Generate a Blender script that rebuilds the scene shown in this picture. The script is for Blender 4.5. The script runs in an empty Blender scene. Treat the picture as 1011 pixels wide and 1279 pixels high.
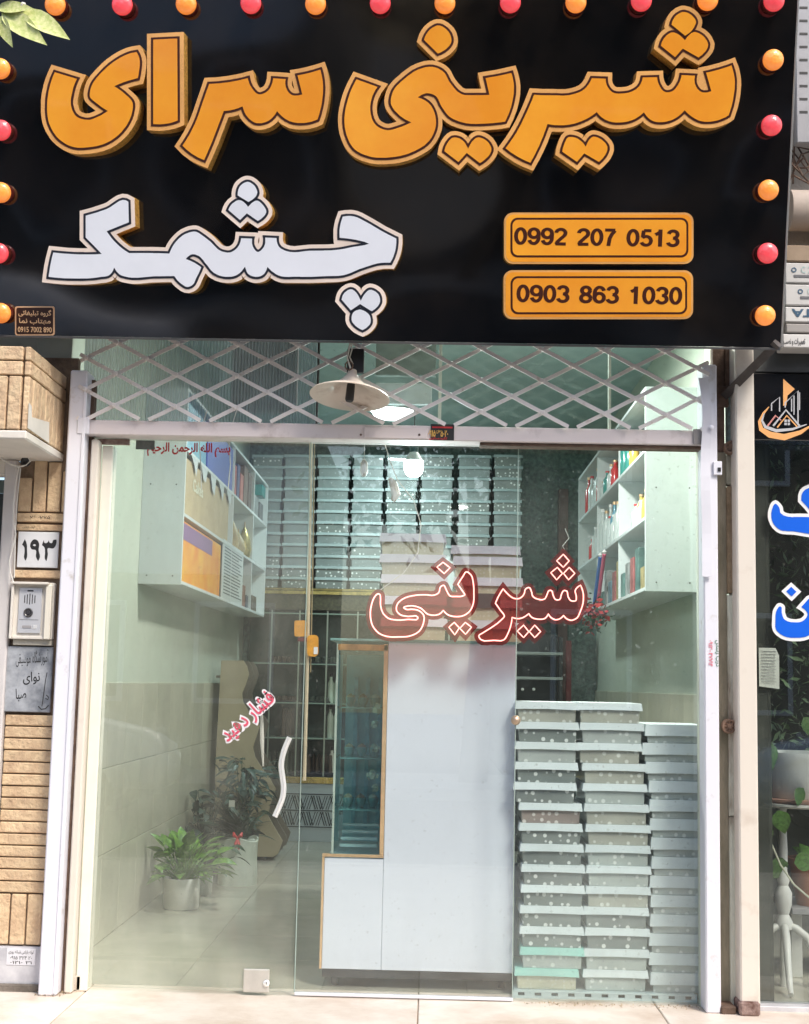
import bpy, bmesh, math, random
from mathutils import Vector, Matrix
from mathutils.geometry import tessellate_polygon
R = math.radians
rnd = random.Random(7)
sc = bpy.context.scene
col = sc.collection

# ------------------------------------------------------------------ camera
FPX = 1714.0; CX, CY = 505.5, 639.5
_Y = Vector((31, -214.5, -FPX)).normalized()
_Z = Vector((297, 13767, -FPX)); _Z = (_Z - _Y * _Z.dot(_Y)).normalized()
_X = _Y.cross(_Z)
ROT = Matrix((_X, _Y, _Z))
CAM = Vector((0, -5.71, 1.2564))
cd = bpy.data.cameras.new('camera'); cam = bpy.data.objects.new('camera', cd); col.objects.link(cam)
cam.matrix_world = Matrix.Translation(CAM) @ ROT.to_4x4()
cd.sensor_fit = 'VERTICAL'; cd.sensor_height = 36; cd.lens = FPX / 1279 * 36
cd.clip_start = 0.05; cd.clip_end = 500
cd.dof.use_dof = False
sc.camera = cam

# ------------------------------------------------------------------ light
SUN_EL, SUN_AZ = 50, 145      # azimuth of the sun, clockwise from +Y
w = bpy.data.worlds.new('World'); sc.world = w; w.use_nodes = True
nt = w.node_tree; bg = nt.nodes['Background']
sky = nt.nodes.new('ShaderNodeTexSky'); sky.sky_type = 'NISHITA'; sky.sun_disc = False
sky.sun_elevation = R(SUN_EL); sky.sun_rotation = R(SUN_AZ)
sky.air_density = 1.0; sky.dust_density = 3.0; sky.ozone_density = 1.0
nt.links.new(sky.outputs[0], bg.inputs[0]); bg.inputs[1].default_value = 0.13
sl = bpy.data.lights.new('sun', 'SUN'); sl.energy = 1.3; sl.angle = R(12); sl.color = (1, .95, .86)
so = bpy.data.objects.new('sun', sl); col.objects.link(so)
sd = Vector((math.sin(R(SUN_AZ)) * math.cos(R(SUN_EL)), math.cos(R(SUN_AZ)) * math.cos(R(SUN_EL)), math.sin(R(SUN_EL))))
so.rotation_euler = sd.to_track_quat('Z', 'Y').to_euler()
vs = sc.view_settings
vs.view_transform = 'Standard'; vs.look = 'None'; vs.gamma = 1; vs.exposure = 1.05; vs.use_curve_mapping = False
sc.cycles.max_bounces = 10; sc.cycles.transparent_max_bounces = 24
sc.cycles.diffuse_bounces = 4; sc.cycles.glossy_bounces = 4; sc.cycles.transmission_bounces = 6
sc.cycles.caustics_reflective = False; sc.cycles.caustics_refractive = False
sc.cycles.sample_clamp_indirect = 6

SHAPES = {
 'gold_rim': '8523,71 8558,71 8617,86 8668,112 8721,158 8756,207 8773,253 8774,292 8761,342 8812,371 8858,412 8893,458 8921,520 8928,550 8923,605 8901,655 8874,693 8833,737 8800,766 8732,812 8727,812 8547,711 8442,826 8169,608 8184,527 8198,488 8216,452 8253,403 8287,372 8314,353 8299,340 8311,283 8333,220 8358,177 8387,142 8443,99 8497,76|5457,239 5512,241 5558,257 5600,282 5644,320 5671,350 5689,378 5704,410 5719,465 5723,522 5708,578 5678,625 5632,671 5588,702 5547,726 5454,763 5492,776 5542,799 5575,821 5609,852 5639,893 5669,957 5691,992 5739,1053 5785,1096 5808,1106 5827,1109 6013,1109 5970,909 6202,872 6443,817 6478,925 6496,1012 6503,1073 6501,1170 6486,1267 6458,1377 6416,1488 6366,1590 6257,1609 6093,1624 5997,1629 5903,1629 5815,1621 5728,1599 5640,1566 5575,1527 5528,1484 5528,1568 5518,1628 5491,1703 5446,1783 5393,1847 5350,1882 5273,1931 5200,1967 5140,1992 5025,2026 4943,2041 4807,2052 4710,2051 4627,2039 4530,2011 4477,1989 4438,1969 4398,1942 4348,1893 4318,1852 4291,1802 4266,1742 4244,1672 4231,1600 4224,1508 4226,1443 4236,1365 4254,1280 4279,1192 4303,1125 4338,1043 4414,900 4418,894 4430,897 4849,1048 4764,1162 4728,1237 4718,1270 4708,1327 4708,1378 4716,1427 4733,1475 4748,1498 4763,1514 4805,1537 4825,1544 4852,1547 4882,1542 4958,1519 4873,1435 4836,1385 4819,1353 4808,1318 4803,1257 4809,1202 4829,1133 4861,1068 4914,1003 5037,896 5130,829 5205,792 5302,762 5365,754 5413,756 5449,762 5208,522 5241,422 5268,373 5299,332 5340,294 5380,267 5423,247|2278,399 2298,400 2304,1562 2192,1604 2085,1627 2012,1634 1953,1634 1838,1624 1838,422|1745,564 1754,567 1793,632 1821,703 1831,768 1831,813 1824,878 1809,970 1788,1046 1700,1066 1599,1097 1694,1187 1719,1220 1734,1250 1744,1288 1746,1318 1738,1398 1708,1505 1668,1587 1603,1678 1543,1741 1507,1772 1452,1812 1395,1846 1312,1881 1232,1902 1178,1912 1100,1922 1022,1927 965,1926 925,1921 882,1911 818,1886 775,1862 717,1822 654,1763 626,1728 573,1640 553,1595 533,1535 523,1488 514,1412 514,1257 524,1170 536,1107 549,1052 576,967 601,903 644,810 647,807 1078,937 1021,1055 998,1120 971,1240 969,1297 986,1357 1001,1383 1010,1392 1030,1404 1060,1414 1080,1417 1125,1414 1199,1383 1112,1316 1073,1275 1056,1245 1048,1213 1046,1163 1054,1110 1069,1057 1089,1010 1126,953 1196,872 1275,791 1333,741 1405,689 1483,642 1570,602 1643,581|9182,716 9223,820 9238,870 9253,940 9259,1000 9261,1060 9251,1177 9238,1260 9216,1353 9169,1492 9122,1524 9067,1552 8990,1581 8920,1596 8850,1602 8765,1597 8697,1579 8643,1554 8590,1521 8556,1493 8568,1477 8552,1491 8537,1476 8536,1478 8551,1493 8513,1524 8485,1542 8405,1581 8315,1604 8283,1607 8220,1607 8178,1602 8135,1591 8083,1564 8034,1522 8050,1504 8032,1519 8015,1501 8027,1522 7982,1551 7915,1581 7850,1599 7810,1606 7757,1611 7690,1611 7615,1601 7538,1574 7478,1539 7455,1521 7446,1512 7447,1507 7443,1509 7428,1494 7439,1513 7367,1557 7263,1602 7203,1621 7155,1631 7203,1641 7233,1651 7288,1682 7291,1688 7270,1742 7302,1692 7343,1732 7309,1687 7311,1682 7352,1646 7387,1631 7428,1627 7485,1639 7547,1667 7585,1696 7638,1753 7653,1778 7668,1813 7671,1875 7656,1928 7631,1977 7601,2018 7555,2067 7492,2122 7315,2021 7222,2129 6938,1933 6946,1872 6958,1820 6993,1727 7011,1692 7026,1672 7060,1644 6978,1647 6894,1642 6846,1770 6796,1883 6736,2003 6662,2134 6533,2082 6435,2032 6317,1956 6222,1879 6219,1880 6218,1910 6196,1958 6161,2007 6115,2052 6078,2081 5992,2134 5985,2132 5842,2021 5738,2132 5466,1927 5483,1833 5499,1788 5526,1740 5556,1700 5587,1669 5625,1646 5652,1639 5693,1637 5720,1641 5763,1652 5790,1664 5841,1700 5817,1749 5847,1707 5864,1725 5888,1759 5858,1700 5858,1697 5887,1669 5915,1651 5953,1637 5998,1637 6050,1651 6083,1666 6113,1684 6158,1723 6198,1782 6213,1815 6222,1846 6318,1717 6371,1635 6426,1540 6481,1430 6533,1317 6618,1102 6780,1111 6918,1111 6975,1114 7065,1114 7137,1102 7193,1084 7232,1066 7269,1033 7303,987 7342,896 7650,906 7648,1000 7653,1027 7663,1050 7676,1068 7693,1084 7712,1089 7763,1089 7813,1084 7848,1076 7895,1052 7923,1028 7933,1013 7944,985 7958,891 8285,882 8289,967 8301,1015 8331,1068 8335,1072 8352,1072 8365,1067 8378,1055 8401,1022 8418,990 8431,950 8445,856 8727,869 8722,847 8847,822 8973,789 9067,759|4055,771 4059,773 4086,863 4106,950 4118,1043 4119,1132 4111,1240 4093,1353 4063,1468 4034,1552 4030,1556 3942,1591 3868,1609 3805,1617 3697,1616 3632,1604 3597,1592 3525,1556 3479,1520 3498,1486 3473,1516 3455,1499 3471,1520 3423,1562 3375,1591 3327,1609 3292,1617 3267,1621 3210,1621 3180,1616 3148,1604 3120,1589 3075,1556 3036,1517 3013,1487 2986,1440 2987,1436 2998,1432 2983,1434 2975,1414 2979,1432 2977,1437 2913,1454 2856,1463 2729,1797 2661,1958 2595,2102 2482,2059 2378,2004 2285,1934 2181,1828 2246,1732 2298,1647 2373,1498 2413,1395 2557,972 2700,966 2857,947 3018,916 3163,877 3179,972 3194,1018 3218,1060 3244,1093 3253,1099 3277,1089 3297,1074 3319,1038 3334,983 3342,896 3488,902 3628,914 3622,877 3733,859 3833,837 3960,802|3652,1001 3648,1018 3649,1060 3661,1090 3678,1112',
 'gold_line': '1720,620 1727,622 1759,682 1772,722 1779,767 1779,814 1772,877 1762,942 1749,999 1747,1003 1673,1020 1622,1035 1562,1055 1492,1082 1570,1140 1652,1217 1674,1245 1686,1269 1692,1294 1694,1335 1687,1385 1672,1447 1659,1487 1624,1559 1601,1595 1557,1652 1505,1706 1470,1736 1428,1766 1378,1796 1328,1820 1258,1843 1200,1856 1137,1866 1055,1875 972,1875 910,1865 860,1848 807,1821 775,1801 728,1765 692,1729 659,1685 626,1630 604,1585 589,1545 579,1509 571,1460 566,1409 564,1374 566,1259 571,1209 581,1145 597,1070 626,980 654,910 672,872 675,870 687,873 1006,969 979,1022 959,1072 941,1132 931,1175 917,1254 917,1297 926,1339 937,1374 951,1400 961,1415 990,1441 1022,1456 1070,1468 1103,1470 1135,1465 1167,1455 1232,1426 1273,1405 1297,1389 1248,1356 1145,1276 1119,1250 1104,1225 1097,1195 1097,1165 1104,1124 1114,1085 1129,1045 1154,1002 1196,949 1295,843 1363,783 1425,738 1498,693 1570,658 1633,636#2229,453 2247,454 2252,1527 2218,1541 2166,1558 2079,1576 1998,1583 1891,1578 1889,1575 1889,470#4022,835 4035,871 4046,916 4061,998 4068,1090 4066,1160 4055,1273 4041,1346 4018,1438 3993,1513 3989,1517 3957,1530 3896,1550 3836,1562 3776,1567 3739,1567 3674,1560 3644,1554 3614,1544 3564,1519 3521,1489 3467,1440 3445,1471 3412,1505 3371,1535 3342,1549 3309,1560 3252,1570 3221,1570 3192,1565 3174,1559 3147,1545 3107,1515 3068,1475 3048,1446 3025,1401 3014,1369 2961,1389 2917,1400 2820,1416 2670,1806 2611,1943 2567,2037 2496,2009 2449,1985 2374,1939 2317,1894 2246,1823 2288,1761 2338,1680 2385,1593 2428,1500 2461,1411 2498,1298 2594,1022 2722,1015 2872,997 3017,969 3122,940 3135,1005 3148,1041 3166,1076 3196,1116 3219,1140 3236,1150 3251,1152 3277,1145 3311,1129 3326,1117 3350,1090 3368,1055 3378,1026 3385,995 3389,949 3486,954 3606,964 3606,971 3596,1013 3596,1058 3606,1095 3621,1125 3647,1154 3659,1160 3667,1164 3692,1167 3722,1165 3745,1160 3685,920 3826,892 3929,865#5367,805 5410,807 5454,817 5485,829 5519,845 5549,865 5581,898 5605,938 5640,1008 5701,1088 5729,1117 5754,1137 5779,1150 5800,1157 5822,1160 6077,1159 6076,1145 6032,952 6207,924 6324,899 6407,877 6410,880 6431,951 6446,1028 6451,1078 6451,1146 6448,1181 6433,1268 6408,1363 6373,1458 6331,1545 6257,1557 6149,1569 6005,1577 5894,1577 5819,1569 5762,1555 5710,1539 5650,1514 5624,1499 5600,1482 5570,1453 5543,1420 5495,1348 5481,1325 5448,1250 5438,1235 5427,1224 5417,1215 5377,1199 5347,1194 5327,1195 5302,1202 5286,1210 5327,1230 5357,1250 5377,1267 5401,1293 5425,1326 5451,1383 5468,1436 5476,1490 5478,1536 5475,1581 5466,1620 5455,1656 5436,1698 5410,1745 5383,1781 5350,1815 5315,1844 5272,1872 5207,1907 5144,1935 5079,1959 5029,1972 4952,1987 4887,1995 4814,2000 4705,1999 4654,1992 4604,1980 4552,1964 4502,1944 4455,1919 4407,1882 4373,1841 4343,1791 4323,1746 4301,1685 4291,1646 4281,1586 4276,1526 4276,1470 4281,1410 4290,1358 4308,1278 4331,1198 4350,1146 4383,1068 4415,1005 4441,958 4449,959 4765,1073 4725,1128 4698,1175 4685,1205 4670,1250 4658,1308 4655,1356 4663,1425 4676,1473 4691,1506 4701,1523 4729,1552 4759,1572 4800,1590 4827,1597 4847,1599 4870,1597 4895,1592 4967,1570 5025,1550 5073,1530 5007,1490 4964,1455 4928,1420 4898,1385 4866,1331 4858,1306 4855,1283 4855,1245 4858,1221 4866,1185 4876,1155 4886,1130 4905,1096 4945,1046 4989,1004 5097,914 5155,874 5207,847 5265,825 5315,812#5463,290 5502,292 5533,303 5573,327 5600,348 5624,374 5651,416 5664,454 5671,493 5671,516 5661,554 5636,594 5600,630 5562,658 5517,683 5467,703 5463,703 5266,508 5276,473 5303,414 5338,366 5365,340 5395,318 5430,300#5679,1688 5704,1690 5727,1695 5764,1708 5784,1720 5825,1758 5849,1793 5883,1744 5915,1712 5939,1697 5964,1688 5990,1688 6015,1693 6060,1712 6095,1735 6118,1756 6143,1789 6165,1834 6170,1853 6168,1888 6166,1898 6148,1938 6120,1976 6077,2017 6042,2043 5995,2072 5992,2072 5974,2058 5835,1950 5732,2063 5521,1903 5526,1871 5540,1826 5558,1786 5576,1758 5601,1726 5629,1702 5647,1693#9151,782 9155,786 9167,816 9187,879 9197,921 9207,986 9208,1008 9207,1108 9198,1181 9188,1243 9167,1338 9127,1459 9067,1495 9014,1518 8947,1538 8884,1548 8802,1550 8766,1545 8717,1532 8664,1507 8606,1468 8552,1422 8504,1467 8474,1488 8437,1510 8409,1523 8359,1542 8306,1553 8267,1557 8211,1555 8179,1550 8142,1538 8117,1525 8077,1493 8057,1471 8039,1447 8014,1468 7986,1488 7942,1513 7899,1532 7867,1542 7812,1553 7767,1558 7707,1560 7662,1557 7624,1550 7562,1528 7507,1497 7491,1483 7462,1454 7452,1442 7449,1442 7436,1453 7389,1485 7309,1528 7247,1553 7174,1575 7106,1588 7034,1595 6934,1593 6861,1583 6818,1701 6765,1828 6700,1961 6639,2070 6536,2027 6439,1975 6351,1917 6277,1858 6318,1804 6363,1741 6422,1651 6463,1579 6522,1464 6563,1374 6612,1263 6652,1157 6764,1162 6874,1162 6876,1163 6959,1163 7022,1167 7106,1162 7174,1145 7212,1132 7246,1117 7272,1100 7294,1082 7317,1058 7340,1024 7363,979 7376,948 7597,955 7597,1008 7602,1036 7618,1076 7633,1098 7657,1122 7674,1132 7704,1140 7739,1142 7796,1138 7846,1130 7881,1118 7911,1103 7936,1087 7962,1063 7982,1031 7995,994 8004,942 8236,935 8238,974 8247,1016 8255,1039 8275,1078 8297,1108 8312,1120 8329,1125 8347,1125 8372,1120 8394,1110 8420,1084 8443,1051 8465,1011 8473,989 8485,943 8488,911 8491,908 8716,920 8718,926 8708,959 8705,984 8705,1018 8708,1038 8720,1068 8742,1099 8762,1118 8792,1128 8831,1127 8846,1123 8850,1121 8850,1118 8785,888 8869,870 8982,840 9096,803#7414,1679 7442,1681 7467,1687 7516,1709 7541,1726 7587,1772 7607,1802 7617,1825 7620,1867 7608,1908 7587,1950 7560,1987 7533,2017 7486,2059 7307,1954 7304,1954 7212,2061 6993,1910 7000,1863 7010,1825 7025,1783 7042,1743 7055,1718 7065,1705 7081,1692 7096,1686 7114,1682 7142,1682 7177,1687 7216,1699 7244,1714 7266,1729 7311,1774 7340,1727 7361,1704 7381,1689 7401,1681#8527,122 8554,122 8599,134 8621,144 8656,167 8682,191 8702,216 8718,248 8723,270 8722,293 8710,328 8693,360 8673,390 8657,410 8619,444 8591,464 8557,482 8357,320 8363,286 8377,248 8390,221 8412,191 8436,167 8469,144 8501,129#8671,373 8699,374 8739,388 8774,408 8804,431 8835,465 8853,493 8870,530 8875,552 8870,597 8855,630 8833,662 8791,706 8763,729 8728,753 8536,646 8436,756 8225,587 8230,555 8243,512 8265,470 8280,450 8311,419 8343,396 8366,384 8388,378 8421,378 8454,388 8486,404 8513,423 8538,444 8551,459 8589,416 8621,391 8648,378',
 'gold_face': '1706,651 1711,651 1716,660 1736,703 1743,723 1750,763 1750,817 1746,852 1735,932 1725,977 1644,998 1556,1026 1471,1059 1430,1078 1471,1103 1526,1141 1606,1211 1628,1233 1648,1258 1658,1278 1663,1297 1665,1338 1660,1375 1645,1438 1633,1473 1615,1515 1580,1575 1525,1645 1481,1689 1451,1714 1391,1756 1344,1781 1291,1803 1247,1816 1196,1828 1132,1838 1046,1846 976,1846 929,1839 879,1824 839,1806 787,1774 747,1743 715,1710 690,1678 668,1647 640,1593 620,1545 608,1505 600,1458 595,1408 593,1373 595,1260 610,1147 635,1045 663,963 688,907 696,906 707,909 965,987 945,1028 921,1093 905,1158 891,1227 888,1257 888,1295 891,1320 903,1365 911,1387 936,1432 954,1451 974,1466 1014,1484 1061,1496 1119,1498 1144,1493 1196,1474 1271,1439 1351,1388 1284,1346 1166,1256 1140,1230 1131,1215 1126,1195 1126,1167 1131,1133 1141,1095 1156,1055 1178,1018 1211,975 1271,908 1349,833 1421,776 1499,726 1559,694 1629,668#2200,483 2218,484 2223,1507 2158,1530 2110,1542 2070,1548 2013,1553 1923,1552 1918,1549 1918,497#4003,872 4005,873 4008,885 4023,946 4035,1021 4038,1063 4037,1170 4025,1276 4015,1331 3992,1425 3970,1491 3966,1495 3889,1522 3829,1534 3798,1537 3724,1537 3673,1530 3618,1514 3568,1487 3536,1464 3504,1435 3464,1390 3440,1430 3415,1461 3391,1485 3356,1510 3323,1525 3273,1539 3259,1540 3208,1539 3181,1530 3143,1507 3121,1489 3092,1458 3075,1435 3055,1398 3033,1330 2984,1350 2931,1367 2879,1379 2834,1385 2801,1387 2798,1390 2653,1770 2595,1908 2553,2000 2476,1967 2396,1919 2331,1867 2283,1820 2315,1773 2367,1688 2395,1636 2442,1541 2483,1436 2535,1280 2616,1050 2749,1042 2868,1027 2986,1005 3099,977 3103,1000 3117,1041 3128,1068 3157,1113 3188,1151 3211,1170 3236,1180 3256,1180 3279,1175 3308,1164 3331,1150 3360,1125 3378,1100 3395,1066 3407,1031 3416,979 3564,989 3572,991 3567,1020 3567,1051 3573,1088 3590,1128 3608,1156 3639,1184 3661,1192 3679,1195 3728,1194 3774,1182 3778,1180 3778,1175 3720,943 3794,929 3893,905#5368,835 5409,836 5449,846 5476,856 5526,885 5557,914 5569,932 5612,1019 5684,1112 5714,1143 5749,1168 5784,1183 5821,1190 6031,1190 6109,1186 6114,1184 6114,1179 6068,976 6209,953 6388,913 6397,935 6407,974 6419,1039 6422,1072 6420,1169 6405,1259 6384,1344 6357,1420 6314,1515 6309,1520 6279,1525 6171,1538 6044,1546 5933,1550 5931,1548 5888,1548 5828,1541 5771,1528 5719,1511 5674,1493 5643,1476 5616,1458 5587,1429 5564,1399 5522,1337 5505,1307 5474,1235 5451,1206 5433,1191 5406,1178 5386,1171 5343,1165 5324,1166 5303,1171 5273,1183 5220,1217 5266,1233 5316,1258 5353,1285 5389,1324 5417,1375 5439,1439 5447,1489 5449,1550 5445,1579 5437,1617 5415,1675 5399,1707 5379,1739 5357,1767 5306,1815 5256,1848 5173,1891 5114,1916 5069,1931 5004,1948 4941,1960 4819,1971 4703,1970 4654,1963 4613,1953 4556,1935 4511,1916 4466,1891 4431,1865 4402,1832 4374,1787 4355,1749 4330,1680 4319,1635 4310,1585 4305,1527 4305,1469 4315,1379 4325,1329 4354,1224 4375,1160 4397,1107 4422,1054 4454,995 4458,993 4719,1087 4695,1120 4669,1169 4650,1214 4634,1277 4627,1324 4627,1380 4632,1417 4645,1472 4660,1510 4677,1539 4703,1568 4731,1590 4758,1605 4808,1623 4848,1628 4883,1625 4923,1615 5026,1581 5086,1556 5139,1529 5059,1490 5001,1450 4940,1390 4905,1344 4887,1302 4884,1280 4884,1247 4889,1215 4899,1179 4910,1147 4929,1112 4960,1072 5011,1023 5103,946 5166,901 5224,871 5286,850 5318,841#5466,319 5496,321 5525,331 5553,348 5578,368 5605,397 5620,420 5635,458 5642,495 5642,512 5634,543 5614,575 5580,609 5548,633 5510,654 5475,669 5471,669 5450,649 5299,500 5312,460 5327,430 5355,390 5381,364 5411,343 5443,326#5679,1717 5702,1719 5734,1727 5754,1736 5780,1754 5801,1775 5816,1795 5850,1859 5875,1808 5890,1783 5906,1762 5932,1736 5949,1724 5969,1717 5989,1717 6025,1727 6055,1742 6077,1757 6095,1773 6110,1792 6128,1822 6138,1847 6140,1853 6138,1890 6123,1923 6098,1957 6050,2001 6024,2021 5995,2037 5832,1911 5729,2024 5553,1890 5566,1837 5585,1798 5600,1775 5616,1753 5645,1726 5657,1721#9134,819 9137,820 9140,828 9153,868 9167,920 9177,980 9180,1020 9177,1116 9158,1245 9138,1331 9102,1441 9061,1466 9001,1492 8946,1509 8871,1521 8843,1522 8801,1521 8746,1511 8718,1501 8686,1486 8633,1452 8596,1422 8553,1379 8506,1427 8466,1459 8443,1474 8401,1496 8376,1506 8316,1522 8276,1527 8228,1527 8188,1522 8156,1512 8126,1496 8099,1474 8070,1441 8044,1404 8011,1434 7973,1462 7936,1484 7891,1504 7839,1519 7803,1526 7746,1531 7698,1531 7661,1527 7626,1521 7583,1506 7549,1489 7511,1462 7480,1431 7456,1401 7406,1439 7339,1481 7261,1517 7173,1546 7106,1559 7041,1566 6931,1564 6841,1551 6793,1685 6735,1823 6682,1933 6626,2034 6531,1992 6458,1952 6383,1904 6317,1853 6363,1791 6417,1713 6465,1635 6510,1553 6600,1363 6643,1261 6673,1186 6758,1191 6954,1192 7031,1196 7109,1191 7168,1177 7243,1151 7274,1134 7296,1119 7325,1091 7353,1056 7373,1025 7394,979 7566,984 7568,1016 7578,1060 7592,1088 7620,1126 7641,1146 7656,1156 7676,1164 7701,1169 7743,1171 7813,1166 7863,1156 7891,1146 7924,1129 7948,1114 7983,1081 8003,1051 8023,1001 8029,969 8208,966 8210,970 8210,983 8215,1010 8223,1038 8242,1078 8263,1113 8284,1136 8309,1151 8326,1154 8351,1154 8371,1151 8399,1141 8421,1126 8443,1101 8470,1063 8492,1021 8507,978 8514,939 8681,947 8675,996 8680,1045 8687,1065 8698,1088 8715,1113 8739,1137 8761,1151 8789,1157 8836,1156 8881,1142 8885,1140 8885,1135 8822,910 8901,892 8976,872 9106,831#7414,1708 7439,1710 7472,1720 7520,1747 7560,1784 7571,1799 7588,1831 7590,1844 7588,1874 7581,1897 7561,1936 7531,1976 7500,2008 7482,2023 7300,1917 7290,1926 7213,2017 7207,2022 7025,1896 7035,1844 7051,1796 7076,1739 7085,1727 7097,1717 7115,1712 7157,1713 7197,1723 7225,1737 7271,1772 7288,1791 7319,1833 7338,1786 7360,1749 7385,1722 7402,1712#8529,151 8553,151 8569,155 8593,163 8626,181 8639,191 8674,227 8687,249 8694,269 8694,286 8685,312 8667,347 8650,372 8634,392 8611,413 8563,446 8556,445 8389,309 8395,281 8404,259 8415,236 8432,212 8454,190 8483,170 8506,158#8673,402 8689,402 8726,414 8761,434 8786,454 8807,476 8823,499 8837,524 8847,556 8843,584 8838,598 8830,616 8812,643 8773,684 8751,702 8726,719 8533,610 8529,610 8515,624 8433,715 8257,574 8263,543 8270,524 8292,483 8329,442 8346,429 8379,410 8391,407 8418,407 8441,414 8468,427 8494,445 8518,465 8556,505 8585,463 8619,429 8638,415 8658,405',
 'white_rim': '3092,2195 3132,2200 3166,2213 3209,2241 3252,2286 3275,2327 3292,2384 3293,2419 3285,2454 3338,2502 3365,2536 3393,2584 3407,2629 3402,2679 3382,2721 3353,2757 3317,2790 3287,2811 3219,2850 3094,2765 3004,2851 2768,2649 2785,2592 2810,2541 2849,2491 2897,2456 2895,2419 2903,2361 2923,2307 2945,2274 2967,2251 3009,2221 3039,2206 3066,2198|1531,2420 1594,2426 1631,2443 1682,2476 1692,2827 1455,2924 1487,2961 1542,3015 1592,3055 1637,3085 1926,3085 2069,3090 2092,3044 2122,2997 2165,2946 2216,2898 2261,2866 2304,2845 2352,2828 2412,2816 2449,2816 2481,2823 2522,2843 2596,2893 2672,2953 2774,3055 2797,3068 2834,3078 2867,3076 2891,3063 2915,3039 2928,3014 2937,2987 2947,2896 3229,2906 3227,2886 3539,2901 3535,2992 3545,3031 3554,3041 3581,3055 3631,3071 3679,3075 3861,3056 4096,3053 4194,3046 4174,3043 4172,3032 4167,2967 4168,2862 4177,2804 4188,2754 4228,2642 4232,2638 4306,2625 4384,2621 4421,2625 4466,2635 4524,2658 4657,2730 4822,2828 5027,2930 5030,3031 5018,3129 5005,3182 4985,3239 4955,3302 4921,3360 4867,3356 4794,3358 4714,3370 4659,3385 4546,3423 4416,3478 4351,3501 4312,3511 4224,3523 3856,3535 3541,3533 3492,3525 3444,3508 3379,3470 3396,3413 3367,3461 3338,3439 3363,3464 3341,3490 3324,3503 3299,3516 3254,3530 3204,3535 3177,3533 3136,3525 3104,3513 3074,3496 3050,3476 3080,3437 3044,3470 3028,3449 3012,3418 3030,3479 3014,3493 2976,3513 2934,3526 2894,3533 2831,3535 2749,3523 2689,3503 2631,3471 2607,3453 2569,3411 2523,3507 2510,3542 2493,3576 2477,3599 2451,3623 2427,3638 2391,3653 2361,3660 2309,3656 2262,3635 2194,3583 2163,3552 2141,3523 1916,3528 1726,3546 1656,3546 1594,3538 1531,3525 1491,3511 1450,3487 1474,3430 1439,3476 1400,3439 1430,3486 1394,3511 1329,3530 1272,3535 1202,3546 1081,3555 867,3555 714,3546 529,3526 527,3519 537,3434 555,3314 577,3209 614,3071 852,3095 999,3101 1100,3101 998,2997 998,2634 1147,2595 1302,2543 1339,2525 1422,2466 1466,2441|3237,2958 3227,3006 3227,3029 3231,3046 3237,3037 3242,3014 3242,2981|4379,3536 4397,3536 4436,3545 4476,3570 4507,3601 4485,3641 4512,3608 4544,3655 4518,3604 4518,3601 4542,3576 4577,3553 4619,3541 4657,3545 4689,3555 4721,3570 4751,3590 4780,3617 4802,3647 4822,3701 4827,3731 4827,3774 4818,3811 4797,3852 4775,3881 4739,3916 4702,3944 4710,3987 4710,4026 4707,4046 4692,4084 4658,4127 4621,4160 4589,4180 4532,4206 4484,4186 4427,4155 4396,4130 4355,4087 4330,4047 4317,3999 4318,3949 4323,3922 4188,3766 4197,3714 4208,3674 4225,3639 4243,3612 4272,3583 4314,3556 4352,3541',
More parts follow.
